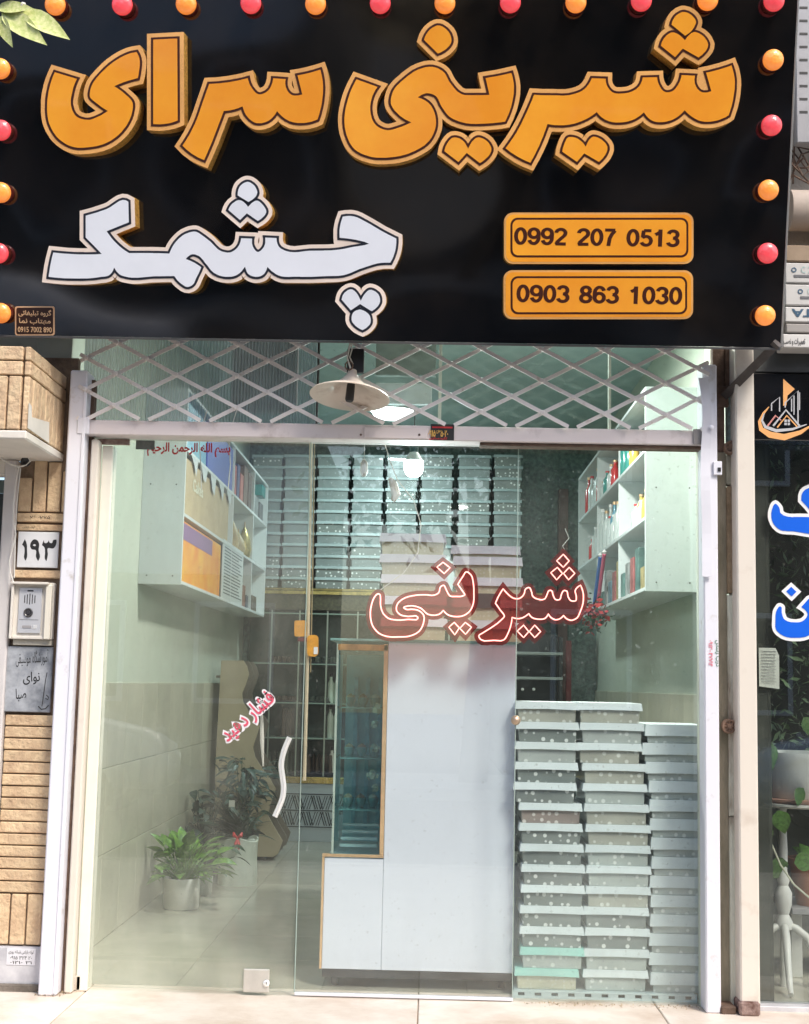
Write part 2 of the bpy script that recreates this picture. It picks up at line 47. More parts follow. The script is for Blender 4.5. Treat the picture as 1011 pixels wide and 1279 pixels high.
 'white_line': '1535,2468 1587,2475 1617,2490 1634,2502 1643,2796 1637,2800 1379,2902 1428,2966 1489,3030 1547,3080 1622,3132 1879,3132 1880,3133 1974,3133 2100,3138 2131,3071 2161,3024 2193,2986 2230,2948 2265,2920 2312,2893 2367,2873 2409,2865 2449,2865 2465,2868 2497,2883 2570,2933 2649,2995 2673,3017 2709,3059 2750,3097 2779,3112 2804,3120 2839,3127 2862,3127 2887,3120 2925,3097 2948,3074 2966,3046 2981,3006 2990,2945 3189,2953 3179,3001 3181,3046 3188,3067 3201,3092 3209,3104 3225,3118 3239,3112 3263,3087 3276,3067 3284,3044 3289,3012 3289,2979 3283,2946 3284,2937 3489,2947 3488,2999 3491,3021 3499,3046 3513,3067 3522,3077 3547,3092 3577,3105 3622,3118 3659,3122 3695,3122 3874,3103 4117,3100 4204,3093 4277,3083 4390,3060 4508,3041 4507,3038 4472,3030 4382,3013 4302,3003 4218,2997 4214,2969 4216,2862 4224,2807 4243,2737 4265,2680 4330,2670 4412,2672 4452,2680 4484,2692 4519,2708 4632,2770 4797,2868 4940,2942 4979,2958 4981,2961 4983,2987 4983,3026 4973,3114 4959,3169 4941,3221 4913,3281 4895,3310 4805,3310 4750,3315 4712,3322 4644,3340 4530,3378 4479,3398 4392,3437 4340,3455 4294,3467 4230,3475 4155,3478 4079,3478 3895,3487 3749,3487 3747,3485 3682,3485 3619,3488 3552,3487 3510,3480 3465,3465 3417,3438 3375,3407 3355,3388 3336,3424 3309,3455 3279,3473 3245,3483 3220,3487 3177,3485 3152,3480 3120,3468 3094,3452 3076,3434 3063,3414 3054,3393 3005,3442 2980,3458 2952,3472 2917,3482 2879,3487 2820,3487 2792,3483 2754,3475 2714,3462 2679,3445 2657,3432 2618,3396 2573,3336 2538,3294 2514,3261 2490,3235 2470,3222 2449,3212 2424,3205 2412,3205 2390,3213 2376,3224 2379,3227 2405,3237 2469,3270 2529,3312 2545,3325 2551,3331 2551,3334 2524,3397 2488,3471 2468,3521 2449,3556 2439,3569 2419,3588 2394,3602 2362,3612 2337,3613 2320,3610 2297,3600 2274,3585 2232,3553 2196,3517 2165,3477 1925,3480 1875,3483 1759,3497 1654,3498 1562,3483 1507,3467 1489,3457 1467,3440 1435,3405 1414,3434 1392,3457 1365,3472 1345,3478 1317,3483 1274,3487 1204,3498 1155,3503 1035,3508 847,3507 709,3498 584,3485 579,3482 579,3477 599,3336 623,3221 649,3123 797,3138 932,3147 1049,3148 1050,3150 1214,3147 1046,2977 1046,2671 1190,2632 1322,2587 1362,2567 1454,2503 1485,2485#3090,2243 3120,2246 3145,2256 3180,2279 3206,2305 3220,2323 3236,2358 3243,2382 3246,2412 3240,2440 3223,2470 3211,2483 3174,2518 3140,2539 3105,2556 2943,2458 2943,2417 2950,2372 2956,2350 2973,2317 3002,2284 3022,2269 3052,2253 3077,2244#2987,2471 3017,2474 3040,2484 3075,2509 3103,2539 3147,2501 3177,2484 3192,2479 3223,2478 3255,2491 3275,2506 3304,2535 3332,2572 3351,2605 3359,2634 3357,2652 3356,2665 3342,2694 3321,2722 3290,2751 3257,2774 3223,2793 3212,2788 3090,2703 3003,2788 2822,2632 2829,2610 2846,2574 2866,2544 2882,2526 2897,2513 2928,2491 2952,2479#4383,3584 4415,3589 4443,3605 4474,3636 4496,3666 4510,3692 4546,3640 4572,3614 4597,3597 4620,3590 4640,3590 4672,3599 4702,3614 4743,3646 4758,3666 4773,3701 4779,3735 4779,3768 4773,3795 4758,3825 4738,3851 4710,3879 4682,3900 4648,3920 4638,3917 4502,3832 4382,3914 4378,3914 4244,3758 4239,3751 4239,3746 4253,3691 4266,3663 4281,3641 4302,3620 4327,3604 4355,3590#4497,3836 4524,3841 4555,3853 4582,3866 4609,3884 4631,3907 4648,3933 4656,3957 4663,3993 4661,4032 4651,4058 4635,4083 4610,4108 4589,4124 4567,4138 4532,4154 4489,4136 4455,4116 4425,4093 4393,4058 4381,4040 4373,4025 4365,3993 4365,3965 4368,3942 4380,3905 4390,3888 4409,3869 4440,3851 4464,3843',
 'white_face': '1537,2498 1574,2501 1607,2519 1613,2777 1335,2889 1397,2974 1430,3012 1474,3056 1522,3098 1556,3123 1616,3161 1914,3161 1916,3163 1996,3163 2119,3168 2142,3114 2168,3065 2198,3024 2239,2979 2286,2941 2317,2923 2376,2901 2419,2893 2441,2893 2462,2898 2484,2909 2547,2953 2632,3019 2716,3106 2739,3124 2784,3144 2841,3156 2872,3154 2896,3148 2934,3126 2965,3099 2987,3069 3002,3037 3010,3010 3016,2976 3152,2981 3150,3030 3152,3047 3162,3080 3175,3105 3195,3132 3209,3143 3222,3148 3236,3146 3261,3131 3288,3102 3300,3084 3312,3055 3317,3032 3317,2968 3457,2974 3460,3010 3467,3040 3480,3072 3490,3085 3516,3108 3549,3124 3569,3133 3624,3148 3686,3151 3737,3148 3824,3136 3867,3133 4047,3131 4049,3129 4136,3128 4231,3119 4296,3109 4417,3084 4556,3063 4612,3045 4557,3021 4452,2996 4336,2978 4245,2970 4243,2885 4248,2840 4263,2770 4282,2715 4286,2706 4347,2698 4377,2698 4422,2703 4457,2713 4492,2728 4631,2803 4766,2884 4854,2931 4951,2978 4953,2980 4953,3032 4945,3105 4935,3149 4920,3195 4902,3239 4877,3281 4801,3281 4761,3284 4717,3291 4667,3303 4492,3361 4386,3408 4336,3426 4289,3438 4226,3446 4072,3449 3886,3458 3757,3458 3756,3456 3676,3456 3607,3459 3556,3458 3514,3451 3479,3439 3452,3426 3396,3386 3344,3334 3332,3370 3320,3395 3307,3415 3287,3434 3254,3451 3231,3456 3196,3458 3171,3454 3142,3446 3112,3429 3098,3415 3082,3387 3064,3331 3022,3387 2991,3416 2957,3438 2932,3448 2892,3456 2824,3458 2796,3454 2764,3448 2732,3438 2676,3409 2640,3377 2595,3317 2565,3282 2542,3249 2507,3211 2484,3196 2454,3183 2437,3178 2407,3176 2382,3184 2366,3194 2347,3209 2323,3235 2389,3261 2436,3284 2491,3319 2511,3334 2517,3342 2487,3410 2458,3465 2430,3532 2420,3547 2399,3566 2379,3576 2357,3583 2341,3584 2317,3578 2267,3544 2251,3531 2218,3499 2181,3448 1922,3451 1731,3469 1657,3469 1607,3463 1534,3446 1502,3431 1487,3419 1460,3390 1431,3344 1425,3352 1415,3379 1405,3397 1395,3412 1377,3431 1362,3441 1346,3448 1314,3454 1271,3458 1201,3469 1152,3474 1096,3478 1007,3478 1006,3479 812,3476 711,3469 616,3459 612,3457 612,3452 632,3320 655,3210 671,3154 801,3168 991,3178 1196,3178 1275,3172 1182,3074 1075,2967 1075,2694 1209,2656 1334,2613 1377,2591 1469,2528 1501,2509#3091,2272 3111,2274 3129,2280 3158,2299 3182,2321 3190,2331 3205,2359 3212,2378 3217,2406 3210,2434 3197,2456 3180,2474 3153,2497 3109,2522 3104,2522 2972,2441 2974,2401 2979,2376 2992,2341 3002,2326 3024,2304 3046,2289 3066,2279#2985,2500 3012,2504 3027,2510 3047,2524 3078,2553 3102,2585 3145,2539 3182,2514 3200,2507 3220,2507 3239,2515 3260,2532 3289,2563 3314,2598 3324,2618 3329,2635 3328,2656 3316,2681 3303,2698 3267,2732 3244,2749 3222,2759 3087,2665 3002,2749 2856,2623 2863,2605 2876,2580 2904,2545 2947,2514 2965,2505#4382,3613 4409,3618 4427,3630 4450,3652 4467,3674 4482,3699 4509,3758 4538,3701 4553,3677 4592,3635 4616,3622 4642,3620 4662,3627 4686,3638 4701,3648 4725,3671 4733,3682 4743,3704 4750,3734 4750,3766 4745,3786 4733,3809 4718,3829 4689,3858 4647,3887 4636,3882 4501,3798 4387,3875 4384,3875 4270,3742 4280,3701 4290,3679 4307,3656 4342,3628 4364,3618#4496,3866 4509,3867 4543,3879 4569,3892 4594,3911 4607,3923 4619,3940 4627,3960 4632,3981 4634,3993 4632,4028 4624,4048 4614,4063 4574,4099 4533,4122 4528,4122 4503,4111 4468,4089 4444,4071 4412,4035 4400,4015 4394,3990 4394,3966 4397,3945 4404,3923 4414,3905 4436,3886 4453,3877',
 'neon_back': '7037,6846 7183,7008 7151,7043 7148,7050 7241,7148 7253,7165 7097,7329 7029,7241 6952,7329 6806,7155 6803,7148 6918,7053 6876,7008|5534,6956 5706,7085 5552,7241 5534,7229 5376,7083|5807,7089 5849,7091 5872,7101 5907,7126 5936,7160 5948,7183 5958,7215 5971,7293 5973,7350 5976,7353 5976,7498 5968,7548 5951,7605 5931,7645 5906,7678 5874,7706 5841,7728 5962,7819 5968,7828 5819,8006 5747,7934 5691,8023 5687,8026 5683,8023 5533,7828 5621,7750 5617,7746 5594,7741 5564,7726 5546,7713 5564,7681 5539,7704 5527,7696 5526,7700 5533,7708 5519,7719 5474,7736 5442,7741 5392,7741 5357,7734 5351,7778 5333,7838 5306,7890 5281,7923 5247,7951 5212,7971 5169,7989 5127,8001 5049,8011 4952,8011 4949,8014 4887,8014 4809,8001 4744,7979 4704,7956 4661,7918 4631,7880 4608,7843 4586,7780 4573,7695 4576,7613 4593,7528 4623,7445 4653,7405 4687,7374 4717,7364 4737,7364 4769,7374 4791,7390 4806,7413 4811,7440 4811,7483 4813,7485 4811,7490 4811,7555 4823,7610 4838,7638 4872,7671 4892,7681 4927,7686 4903,7645 4898,7623 4898,7583 4913,7528 4931,7500 4954,7474 5004,7436 5049,7414 5117,7394 5209,7379 5337,7376 5384,7384 5417,7381 5438,7370 5443,7328 5461,7295 5492,7271 5514,7261 5537,7256 5557,7256 5596,7280 5652,7396 5659,7399 5717,7396 5719,7399 5703,7370 5658,7310 5656,7300 5773,7113|7274,7234 7318,7328 7336,7388 7341,7420 7341,7455 7343,7458 7341,7515 7328,7580 7286,7695 7266,7735 7239,7764 7214,7781 7189,7794 7152,7804 7102,7801 7072,7791 7046,7775 7046,7770 7064,7744 7039,7766 7032,7766 7014,7749 7013,7753 7026,7775 7009,7784 6967,7796 6924,7796 6897,7789 6867,7774 6861,7768 6879,7729 6852,7761 6822,7731 6821,7735 6839,7771 6799,7789 6738,7793 6828,7893 6677,8044 6609,7969 6558,8030 6542,8044 6409,7909 6406,7910 6388,7953 6356,8010 6324,8041 6277,8059 6214,8059 6182,8054 6122,8056 6094,8061 6017,8059 5969,8031 5943,7998 5928,7968 5926,7948 5926,7928 5943,7898 5974,7874 5997,7864 6122,7786 6189,7736 6236,7693 6133,7555 6128,7548 6128,7540 6151,7483 6186,7410 6231,7338 6284,7264 6363,7365 6414,7411 6432,7421 6454,7426 6477,7421 6498,7395 6508,7345 6523,7323 6549,7301 6569,7291 6597,7284 6634,7289 6663,7313 6688,7363 6696,7388 6698,7413 6707,7424 6744,7436 6769,7436 6803,7353 6829,7329 6854,7321 6889,7321 6914,7329 6946,7360 6956,7393 6956,7405 6959,7409 6976,7370 6991,7348 7017,7329 7027,7324 7047,7324 7049,7321 7089,7329 7114,7341 7129,7361 7146,7328 7177,7294 7199,7276|6569,7714 6586,7745 6579,7754 6571,7758 6609,7806 6638,7773 6619,7764 6598,7748 6614,7729 6594,7744|6417,7776 6417,7779 6434,7784 6443,7790 6434,7831 6486,7785 6454,7784 6444,7779 6432,7781',
 'neon_tube': '4726,7419 4713,7424 4700,7436 4689,7449 4669,7480 4655,7516 4645,7553 4634,7601 4629,7652 4630,7701 4635,7742 4644,7782 4659,7820 4680,7853 4705,7883 4734,7909 4770,7929 4811,7944 4852,7953 4896,7958 4941,7958 4986,7956 5031,7956 5076,7954 5119,7946 5162,7932 5203,7913 5238,7887 5260,7858 5278,7825 5290,7790 5298,7755 5301,7719 5294,7686 5280,7665 5260,7645 5238,7630 5210,7620 5180,7615 5149,7612 5124,7613 5098,7616 5075,7612 5063,7606 5051,7598 5045,7591 5054,7582 5079,7575 5104,7571 5134,7568 5164,7570 5193,7575 5219,7582 5244,7592 5268,7605 5293,7627 5316,7652 5342,7672 5370,7681 5401,7686 5431,7686 5451,7684 5472,7679 5490,7672 5509,7659 5525,7643 5539,7624 5555,7645 5574,7664 5594,7679 5626,7693 5662,7701 5698,7704 5733,7703 5769,7698 5802,7686 5829,7671 5855,7650 5876,7627 5892,7600 5904,7569 5913,7538 5920,7494 5921,7449 5920,7404 5920,7365 5918,7325 5913,7286 5908,7249 5900,7212 5883,7182 5865,7164 5844,7149 5824,7145 5810,7156 5799,7176 5787,7197 5764,7231 5742,7265 5720,7301 5738,7325 5755,7350 5772,7375 5785,7393 5797,7412 5809,7431 5797,7438 5785,7444 5772,7449 5748,7453 5723,7453 5698,7452 5672,7453 5646,7452 5624,7446 5606,7427 5592,7401 5579,7375 5568,7350 5557,7324 5542,7312 5530,7315 5517,7322 5505,7330 5495,7353 5492,7381 5483,7404 5468,7417 5450,7427 5431,7434 5393,7439 5352,7434 5312,7431 5262,7432 5213,7435 5164,7442 5117,7451 5072,7465 5030,7486 5004,7505 4980,7527 4964,7553 4956,7577 4953,7603 4956,7627 4967,7647 4983,7664 5001,7679 5032,7692 5068,7697 5104,7701 5149,7698 5194,7693 5220,7709 5222,7714 5223,7720 5223,7725 5202,7743 5153,7741 5104,7738 5055,7743 5005,7747 4956,7746 4920,7742 4885,7736 4852,7723 4827,7705 4804,7682 4785,7657 4771,7624 4761,7589 4756,7553 4755,7523 4757,7493 4756,7464 4755,7450 4754,7437 4748,7427 4742,7423 4734,7420|5535,7026 5564,7048 5594,7071 5624,7093 5599,7118 5574,7142 5550,7167 5520,7140 5490,7113 5461,7085 5485,7066 5510,7046|5676,7775 5697,7798 5718,7820 5739,7842 5721,7872 5702,7901 5683,7931 5658,7899 5634,7867 5609,7835 5631,7815 5653,7795|5814,7775 5839,7795 5865,7815 5891,7835 5866,7864 5841,7894 5817,7924 5793,7899 5769,7874 5745,7850 5768,7825 5791,7800|6286,7356 6304,7380 6324,7402 6345,7423 6368,7444 6393,7463 6419,7475 6444,7480 6470,7480 6493,7475 6513,7462 6531,7444 6545,7423 6553,7400 6557,7375 6568,7356 6582,7348 6598,7341 6612,7342 6621,7350 6628,7364 6634,7379 6642,7404 6646,7431 6657,7453 6673,7467 6694,7478 6716,7485 6747,7492 6779,7492 6805,7482 6817,7466 6826,7445 6835,7423 6841,7406 6847,7389 6857,7379 6866,7377 6877,7377 6887,7379 6898,7393 6903,7416 6909,7438 6917,7458 6926,7477 6939,7490 6955,7495 6975,7495 6991,7490 7001,7473 7006,7448 7013,7423 7021,7406 7030,7388 7042,7379 7055,7378 7068,7381 7080,7386 7088,7404 7090,7429 7094,7453 7104,7473 7116,7492 7131,7505 7151,7511 7174,7511 7191,7505 7197,7491 7198,7472 7198,7453 7193,7427 7185,7402 7183,7379 7197,7352 7222,7329 7250,7312 7262,7338 7272,7366 7280,7393 7287,7442 7286,7493 7280,7542 7272,7572 7262,7602 7250,7631 7238,7663 7225,7695 7206,7720 7183,7735 7158,7746 7131,7750 7111,7746 7090,7738 7072,7727 7060,7716 7048,7702 7039,7687 7028,7703 7014,7716 6998,7727 6979,7736 6959,7741 6939,7742 6920,7738 6903,7730 6887,7720 6872,7705 6859,7687 6850,7668 6838,7691 6823,7712 6805,7727 6778,7736 6747,7737 6716,7735 6690,7731 6664,7724 6642,7712 6627,7699 6615,7683 6605,7665 6589,7680 6571,7693 6553,7705 6534,7715 6514,7722 6493,7727 6461,7729 6428,7723 6397,7712 6394,7745 6389,7777 6382,7809 6372,7844 6360,7879 6345,7913 6331,7943 6314,7973 6293,7994 6256,8005 6212,8002 6167,7999 6108,8004 6048,8007 6004,7987 5993,7973 5984,7957 5982,7942 5992,7928 6013,7917 6034,7905 6073,7880 6113,7856 6152,7831 6188,7806 6224,7779 6256,7750 6274,7733 6292,7716 6301,7698 6294,7676 6275,7653 6256,7631 6234,7599 6212,7568 6189,7537 6201,7509 6213,7480 6226,7453 6245,7420 6264,7388|7035,6926 7060,6953 7084,6981 7109,7008 7084,7035 7060,7062 7035,7089 7008,7062 6981,7035 6953,7008 6981,6981 7008,6953|6961,7089 6982,7114 7003,7139 7025,7164 7001,7191 6977,7218 6953,7245 6929,7215 6904,7186 6879,7156 6906,7134 6934,7112|7109,7089 7132,7114 7156,7139 7179,7164 7153,7191 7127,7218 7102,7245 7081,7218 7059,7191 7038,7164 7062,7139 7085,7114|6541,7809 6562,7836 6583,7863 6605,7891 6583,7915 6562,7940 6541,7965 6514,7937 6488,7910 6461,7883 6488,7858 6514,7834|6679,7809 6704,7836 6728,7863 6753,7891 6728,7915 6704,7940 6679,7965 6657,7940 6634,7915 6612,7891 6634,7863 6657,7836',
 'blue_rim': '10504,5919 10511,5920 10513,5932 10541,6107 10298,6205 10348,6252 10396,6312 10413,6342 10438,6397 10463,6485 10466,6540 10458,6570 10433,6612 10387,6661 10319,6704 10244,6719 10142,6716 9914,6679 9824,6676 9822,6674 9774,6671 9737,6661 9699,6641 9651,6595 9623,6555 9601,6500 9593,6455 9593,6410 9601,6365 9618,6312 9633,6282 9654,6259 9689,6246 9722,6261 9753,6292 9771,6317 9781,6340 9788,6385 9802,6396 9832,6409 9867,6416 9939,6416 9942,6414 10094,6416 10096,6412 10048,6352 9968,6267 9971,6185 9986,6137 10001,6112 10024,6089 10039,6079 10239,5991 10354,5954|9884,7274 10011,7390 9892,7509 9859,7481 9761,7385|10184,7401 10236,7450 10286,7515 10308,7555 10321,7587 10331,7632 10331,7680 10326,7712 10313,7757 10283,7825 10268,7850 10238,7887 10204,7921 10169,7949 10112,7981 10047,8001 9994,8009 9887,8009 9819,7999 9759,7976 9704,7939 9681,7915 9658,7882 9648,7852 9643,7815 9646,7700 9653,7637 9666,7602 9703,7547 9722,7534 9752,7531 9784,7546 9803,7567 9808,7587 9808,7647 9813,7667 9828,7705 9842,7716 9879,7729 9922,7734 9949,7734 9994,7726 10014,7716 10041,7690 10048,7672 10043,7662 10017,7636 9946,7592 10074,7449',
 'blue_face': '10472,5969 10478,5975 10495,6080 10492,6084 10224,6189 10215,6195 10257,6224 10292,6254 10330,6295 10355,6328 10378,6365 10410,6445 10423,6498 10420,6550 10413,6568 10395,6593 10359,6629 10302,6664 10279,6666 10267,6671 10242,6676 10144,6674 9917,6636 9824,6634 9822,6631 9779,6629 9752,6621 9724,6606 9683,6568 9668,6548 9650,6515 9638,6473 9635,6410 9643,6370 9660,6320 9673,6300 9687,6291 9699,6296 9718,6315 9735,6340 9743,6363 9745,6393 9753,6410 9784,6434 9814,6446 9852,6456 9879,6456 9882,6459 9909,6459 9912,6456 10147,6459 10149,6456 10174,6456 10153,6420 10113,6365 10065,6308 10010,6250 10013,6190 10028,6148 10059,6116 10214,6046 10349,5999#10175,7451 10209,7483 10254,7543 10279,7595 10289,7635 10286,7695 10264,7770 10229,7833 10177,7889 10122,7929 10062,7954 9995,7966 9885,7966 9835,7959 9795,7946 9747,7919 9706,7880 9694,7858 9686,7828 9689,7688 9694,7650 9704,7620 9726,7585 9737,7574 9750,7574 9764,7585 9766,7593 9766,7650 9771,7673 9781,7705 9791,7725 9805,7741 9835,7759 9880,7771 9970,7774 9997,7769 10025,7759 10045,7746 10076,7713 10091,7680 10089,7658 10071,7630 10047,7606 10011,7583 10102,7481#9884,7329 9950,7391 9892,7449 9869,7432 9823,7386',
 'dg0': '284,-13 350,-5 404,24 469,85 494,122 523,180 557,276 582,435 582,493 527,501 582,505 569,664 527,810 465,918 413,970 350,1003 304,1012 229,1003 167,970 115,918 86,876 57,818 23,722 -2,530 11,339 32,251 77,139 123,72 163,33 229,-5|284,162 232,218 194,310 173,426 173,576 186,655 211,739 244,801 275,833 296,837 336,801 369,739 398,635 411,493 398,364 369,260 332,193 296,162',
 'dg1': '222,0 400,2 397,1000 220,998 220,331 135,379 45,223 172,150 216,98',
 'dg2': '282,-13 345,-9 407,12 462,45 518,102 547,148 572,210 580,260 580,348 572,360 568,398 497,518 364,668 230,835 520,837 520,1012 62,1012 60,927 35,923 35,831 97,827 47,785 364,406 405,331 410,281 397,235 376,202 337,170 312,162 270,162 224,183 185,231 170,291 3,262 10,206 35,143 72,89 107,54 174,12 237,-9',
 'dg3': '240,-12 340,-7 415,22 436,38 496,90 538,161 563,257 559,340 530,428 484,486 505,503 550,574 575,657 575,753 550,836 505,907 440,963 373,997 290,1013 202,1005 123,972 50,911 5,845 9,836 0,832 -16,782 144,722 163,770 190,805 240,834 286,838 344,818 380,782 400,736 400,674 371,615 311,576 267,570 288,465 275,411 319,401 344,384 371,353 384,320 388,265 380,232 363,207 332,176 302,163 261,163 236,172 188,220 169,276 9,220 21,170 27,159 38,161 25,153 80,74 152,18',
 'dg5': '173,-11 500,-9 498,160 248,160 241,187 225,337 285,327 356,339 456,389 516,454 558,533 583,637 579,737 571,745 554,816 508,895 431,968 348,1006 256,1014 168,989 83,929 29,862 33,858 0,795 156,722 179,774 214,814 273,839 306,835 335,822 375,783 396,745 408,699 408,645 396,595 379,562 339,522 310,506 252,506 218,522 177,564 41,437 83,66 168,77',
 'dg6': '287,-13 362,-5 412,16 467,58 515,110 560,193 556,197 577,243 417,303 390,239 365,201 329,170 292,162 262,174 235,201 194,276 175,370 192,358 271,337 321,337 387,353 442,383 506,439 544,493 540,497 569,551 581,605 585,664 579,670 515,676 585,685 585,730 569,797 531,876 450,962 387,995 325,1012 267,1012 208,999 150,970 98,926 56,872 27,814 6,735 2,685 2,335 35,205 65,143 106,85 162,33 225,-1|279,512 242,528 202,572 177,643 177,705 190,751 221,803 262,833 317,837 350,820 385,780 406,735 415,664 402,601 373,551 325,516',
 'dg7': '52,-11 506,-11 508,120 562,158 433,366 354,579 302,1010 144,993 133,983 183,541 283,274 358,162 52,160',
 'dg8': '261,-12 319,-12 394,9 448,42 501,94 534,153 530,157 551,207 555,265 484,273 553,284 551,340 526,411 476,482 530,536 563,594 584,657 582,705 501,715 584,728 580,782 563,836 521,903 478,946 411,988 365,1005 298,1013 215,1005 111,955 51,894 26,853 1,790 -8,723 -4,657 17,594 51,536 105,482 46,398 51,394 26,332 30,315 21,265 30,203 46,153 80,94 132,42 186,9|273,163 244,176 217,203 201,240 196,290 213,340 240,371 261,384 303,388 340,371 367,340 380,311 384,261 367,211 336,176 307,163|269,592 232,605 188,644 167,694 167,736 188,786 219,817 269,838 311,838 361,817 392,786 413,736 413,694 392,644 361,613 311,592',
 'dg9': '257,-12 315,-12 378,5 440,38 493,86 522,123 559,203 576,298 576,315 559,319 580,323 580,648 563,736 538,811 476,915 420,967 357,1000 295,1013 215,1005 170,980 165,984 111,942 55,873 22,811 5,761 24,746 165,696 193,765 222,807 257,834 290,838 343,803 380,740 397,690 403,630 378,646 311,663 261,663 182,642 124,609 88,578 47,523 18,465 -3,386 -3,261 38,140 88,73 140,30 199,0|265,163 209,198 176,257 168,290 168,361 193,428 232,471 253,484 299,488 349,463 380,423 401,365 405,319 393,253 363,203 315,167',
 'house': '313,6736 320,6749 326,6762 331,6775 335,6789 339,6807 340,6826 340,6845 340,6864 342,6896 343,6928 341,6959 330,6987 328,6991 326,6994 323,6998 320,7002 316,6996 313,6990 310,6983 307,6977 302,6953 305,6928 309,6902 310,6877 310,6866 310,6856 309,6846 307,6836 302,6827 295,6818 287,6811 278,6804 287,6787 295,6770 304,6753|432,6736 441,6737 451,6739 461,6744 469,6749 477,6757 482,6767 487,6778 491,6789 493,6810 490,6832 486,6854 486,6877 490,6896 496,6914 501,6933 502,6952 499,6966 494,6980 487,6994 479,7007 471,6995 464,6983 458,6971 453,6958 451,6935 455,6910 456,6886 449,6870 438,6866 424,6865 410,6864 398,6859 392,6852 386,6843 382,6834 379,6824 379,6808 382,6791 389,6775 398,6762 405,6753 413,6746 422,6740|551,6744 551,6755 552,6767 557,6777 563,6783 568,6784 573,6784 578,6784 583,6783 593,6778 602,6768 609,6757 613,6745 614,6755 616,6764 620,6773 626,6779 631,6782 638,6783 645,6784 651,6783 657,6776 660,6765 664,6753 670,6745 678,6742 688,6740 698,6740 708,6741 710,6758 709,6776 706,6792 701,6808 695,6820 688,6831 679,6842 670,6849 653,6852 633,6848 614,6844 601,6847 595,6860 596,6881 600,6905 601,6927 598,6947 594,6967 589,6987 583,7007 579,7003 575,6998 571,6994 568,6989 562,6970 562,6948 565,6924 566,6902 565,6885 565,6869 563,6853 558,6839 552,6830 544,6822 535,6815 526,6809 532,6793 538,6776 544,6760',
 'househole': '432,6796 440,6798 449,6804 453,6809 450,6814 444,6819 438,6822 428,6820 418,6815 413,6809 417,6804 424,6799',
}


# ------------------------------------------------------------------ helpers
def ray(px, py):
    return ROT @ Vector((px - CX, -(py - CY), -FPX))
def P(px, py, Y=0.0):
    d = ray(px, py); return CAM + d * ((Y - CAM.y) / d.y)
def PX(px, Y=0.0, py=854): return P(px, py, Y).x
def PZ(py, Y=0.0, px=536): return P(px, py, Y).z

def wpts(l, Y): return [(P(a, b, Y).x, P(a, b, Y).z) for a, b in l]
MATS = {}
def mat(name, c, rough=.6, metal=0, var=0, vscale=8, bump=0, bscale=60, c2=None, spec=.5, emit=None, estr=0, coat=0, stretch=None, alpha=None, trans=0, ior=None, lo=.35, hi=.65):
    if name in MATS: return MATS[name]
    m = bpy.data.materials.new(name); m.use_nodes = True; t = m.node_tree; b = t.nodes['Principled BSDF']
    L = t.links.new
    b.inputs['Base Color'].default_value = (*c, 1); b.inputs['Roughness'].default_value = rough
    b.inputs['Metallic'].default_value = metal; b.inputs['Specular IOR Level'].default_value = spec
    if coat: b.inputs['Coat Weight'].default_value = coat
    if trans: b.inputs['Transmission Weight'].default_value = trans
    if ior: b.inputs['IOR'].default_value = ior
    if alpha is not None: b.inputs['Alpha'].default_value = alpha
    if emit: b.inputs['Emission Color'].default_value = (*emit, 1); b.inputs['Emission Strength'].default_value = estr
    if var or c2 or bump:
        tc = t.nodes.new('ShaderNodeTexCoord'); mp = t.nodes.new('ShaderNodeMapping'); L(tc.outputs['Object'], mp.inputs[0])
        oi = t.nodes.new('ShaderNodeObjectInfo'); ad = t.nodes.new('ShaderNodeVectorMath'); ad.operation = 'SCALE'
        cx = t.nodes.new('ShaderNodeCombineXYZ'); L(oi.outputs['Random'], cx.inputs[0]); L(oi.outputs['Random'], cx.inputs[1])
        L(cx.outputs[0], ad.inputs[0]); ad.inputs['Scale'].default_value = 37
        L(ad.outputs[0], mp.inputs['Location'])
        if stretch: mp.inputs['Scale'].default_value = stretch
    if var or c2:
        n = t.nodes.new('ShaderNodeTexNoise'); n.inputs['Scale'].default_value = vscale; n.inputs['Detail'].default_value = 7; n.inputs['Roughness'].default_value = .62
        L(mp.outputs[0], n.inputs['Vector'])
        r = t.nodes.new('ShaderNodeValToRGB'); L(n.outputs[0], r.inputs[0])
        r.color_ramp.elements[0].position = lo; r.color_ramp.elements[1].position = hi
        if c2: ca, cb = c2, c
        else: ca = tuple(max(0, x * (1 - var)) for x in c); cb = tuple(min(1, x * (1 + var * .5)) for x in c)
        r.color_ramp.elements[0].color = (*ca, 1); r.color_ramp.elements[1].color = (*cb, 1)
        # a slight per-object shift of value
        hs = t.nodes.new('ShaderNodeHueSaturation'); L(r.outputs[0], hs.inputs['Color'])
        mr = t.nodes.new('ShaderNodeMapRange'); L(oi.outputs['Random'], mr.inputs[0]); mr.inputs[3].default_value = 1 - var * .5 - .03; mr.inputs[4].default_value = 1 + var * .3 + .03
        L(mr.outputs[0], hs.inputs['Value']); L(hs.outputs[0], b.inputs['Base Color'])
        n2 = t.nodes.new('ShaderNodeMapRange'); L(n.outputs[0], n2.inputs[0]); n2.inputs[3].default_value = min(1, rough + .12); n2.inputs[4].default_value = max(.02, rough - .1)
        L(n2.outputs[0], b.inputs['Roughness'])
    if bump:
        n3 = t.nodes.new('ShaderNodeTexNoise'); n3.inputs['Scale'].default_value = bscale; n3.inputs['Detail'].default_value = 5; L(mp.outputs[0], n3.inputs['Vector'])
        bp = t.nodes.new('ShaderNodeBump'); bp.inputs['Strength'].default_value = bump; bp.inputs['Distance'].default_value = .01
        L(n3.outputs[0], bp.inputs['Height']); L(bp.outputs[0], b.inputs['Normal'])
    MATS[name] = m; return m

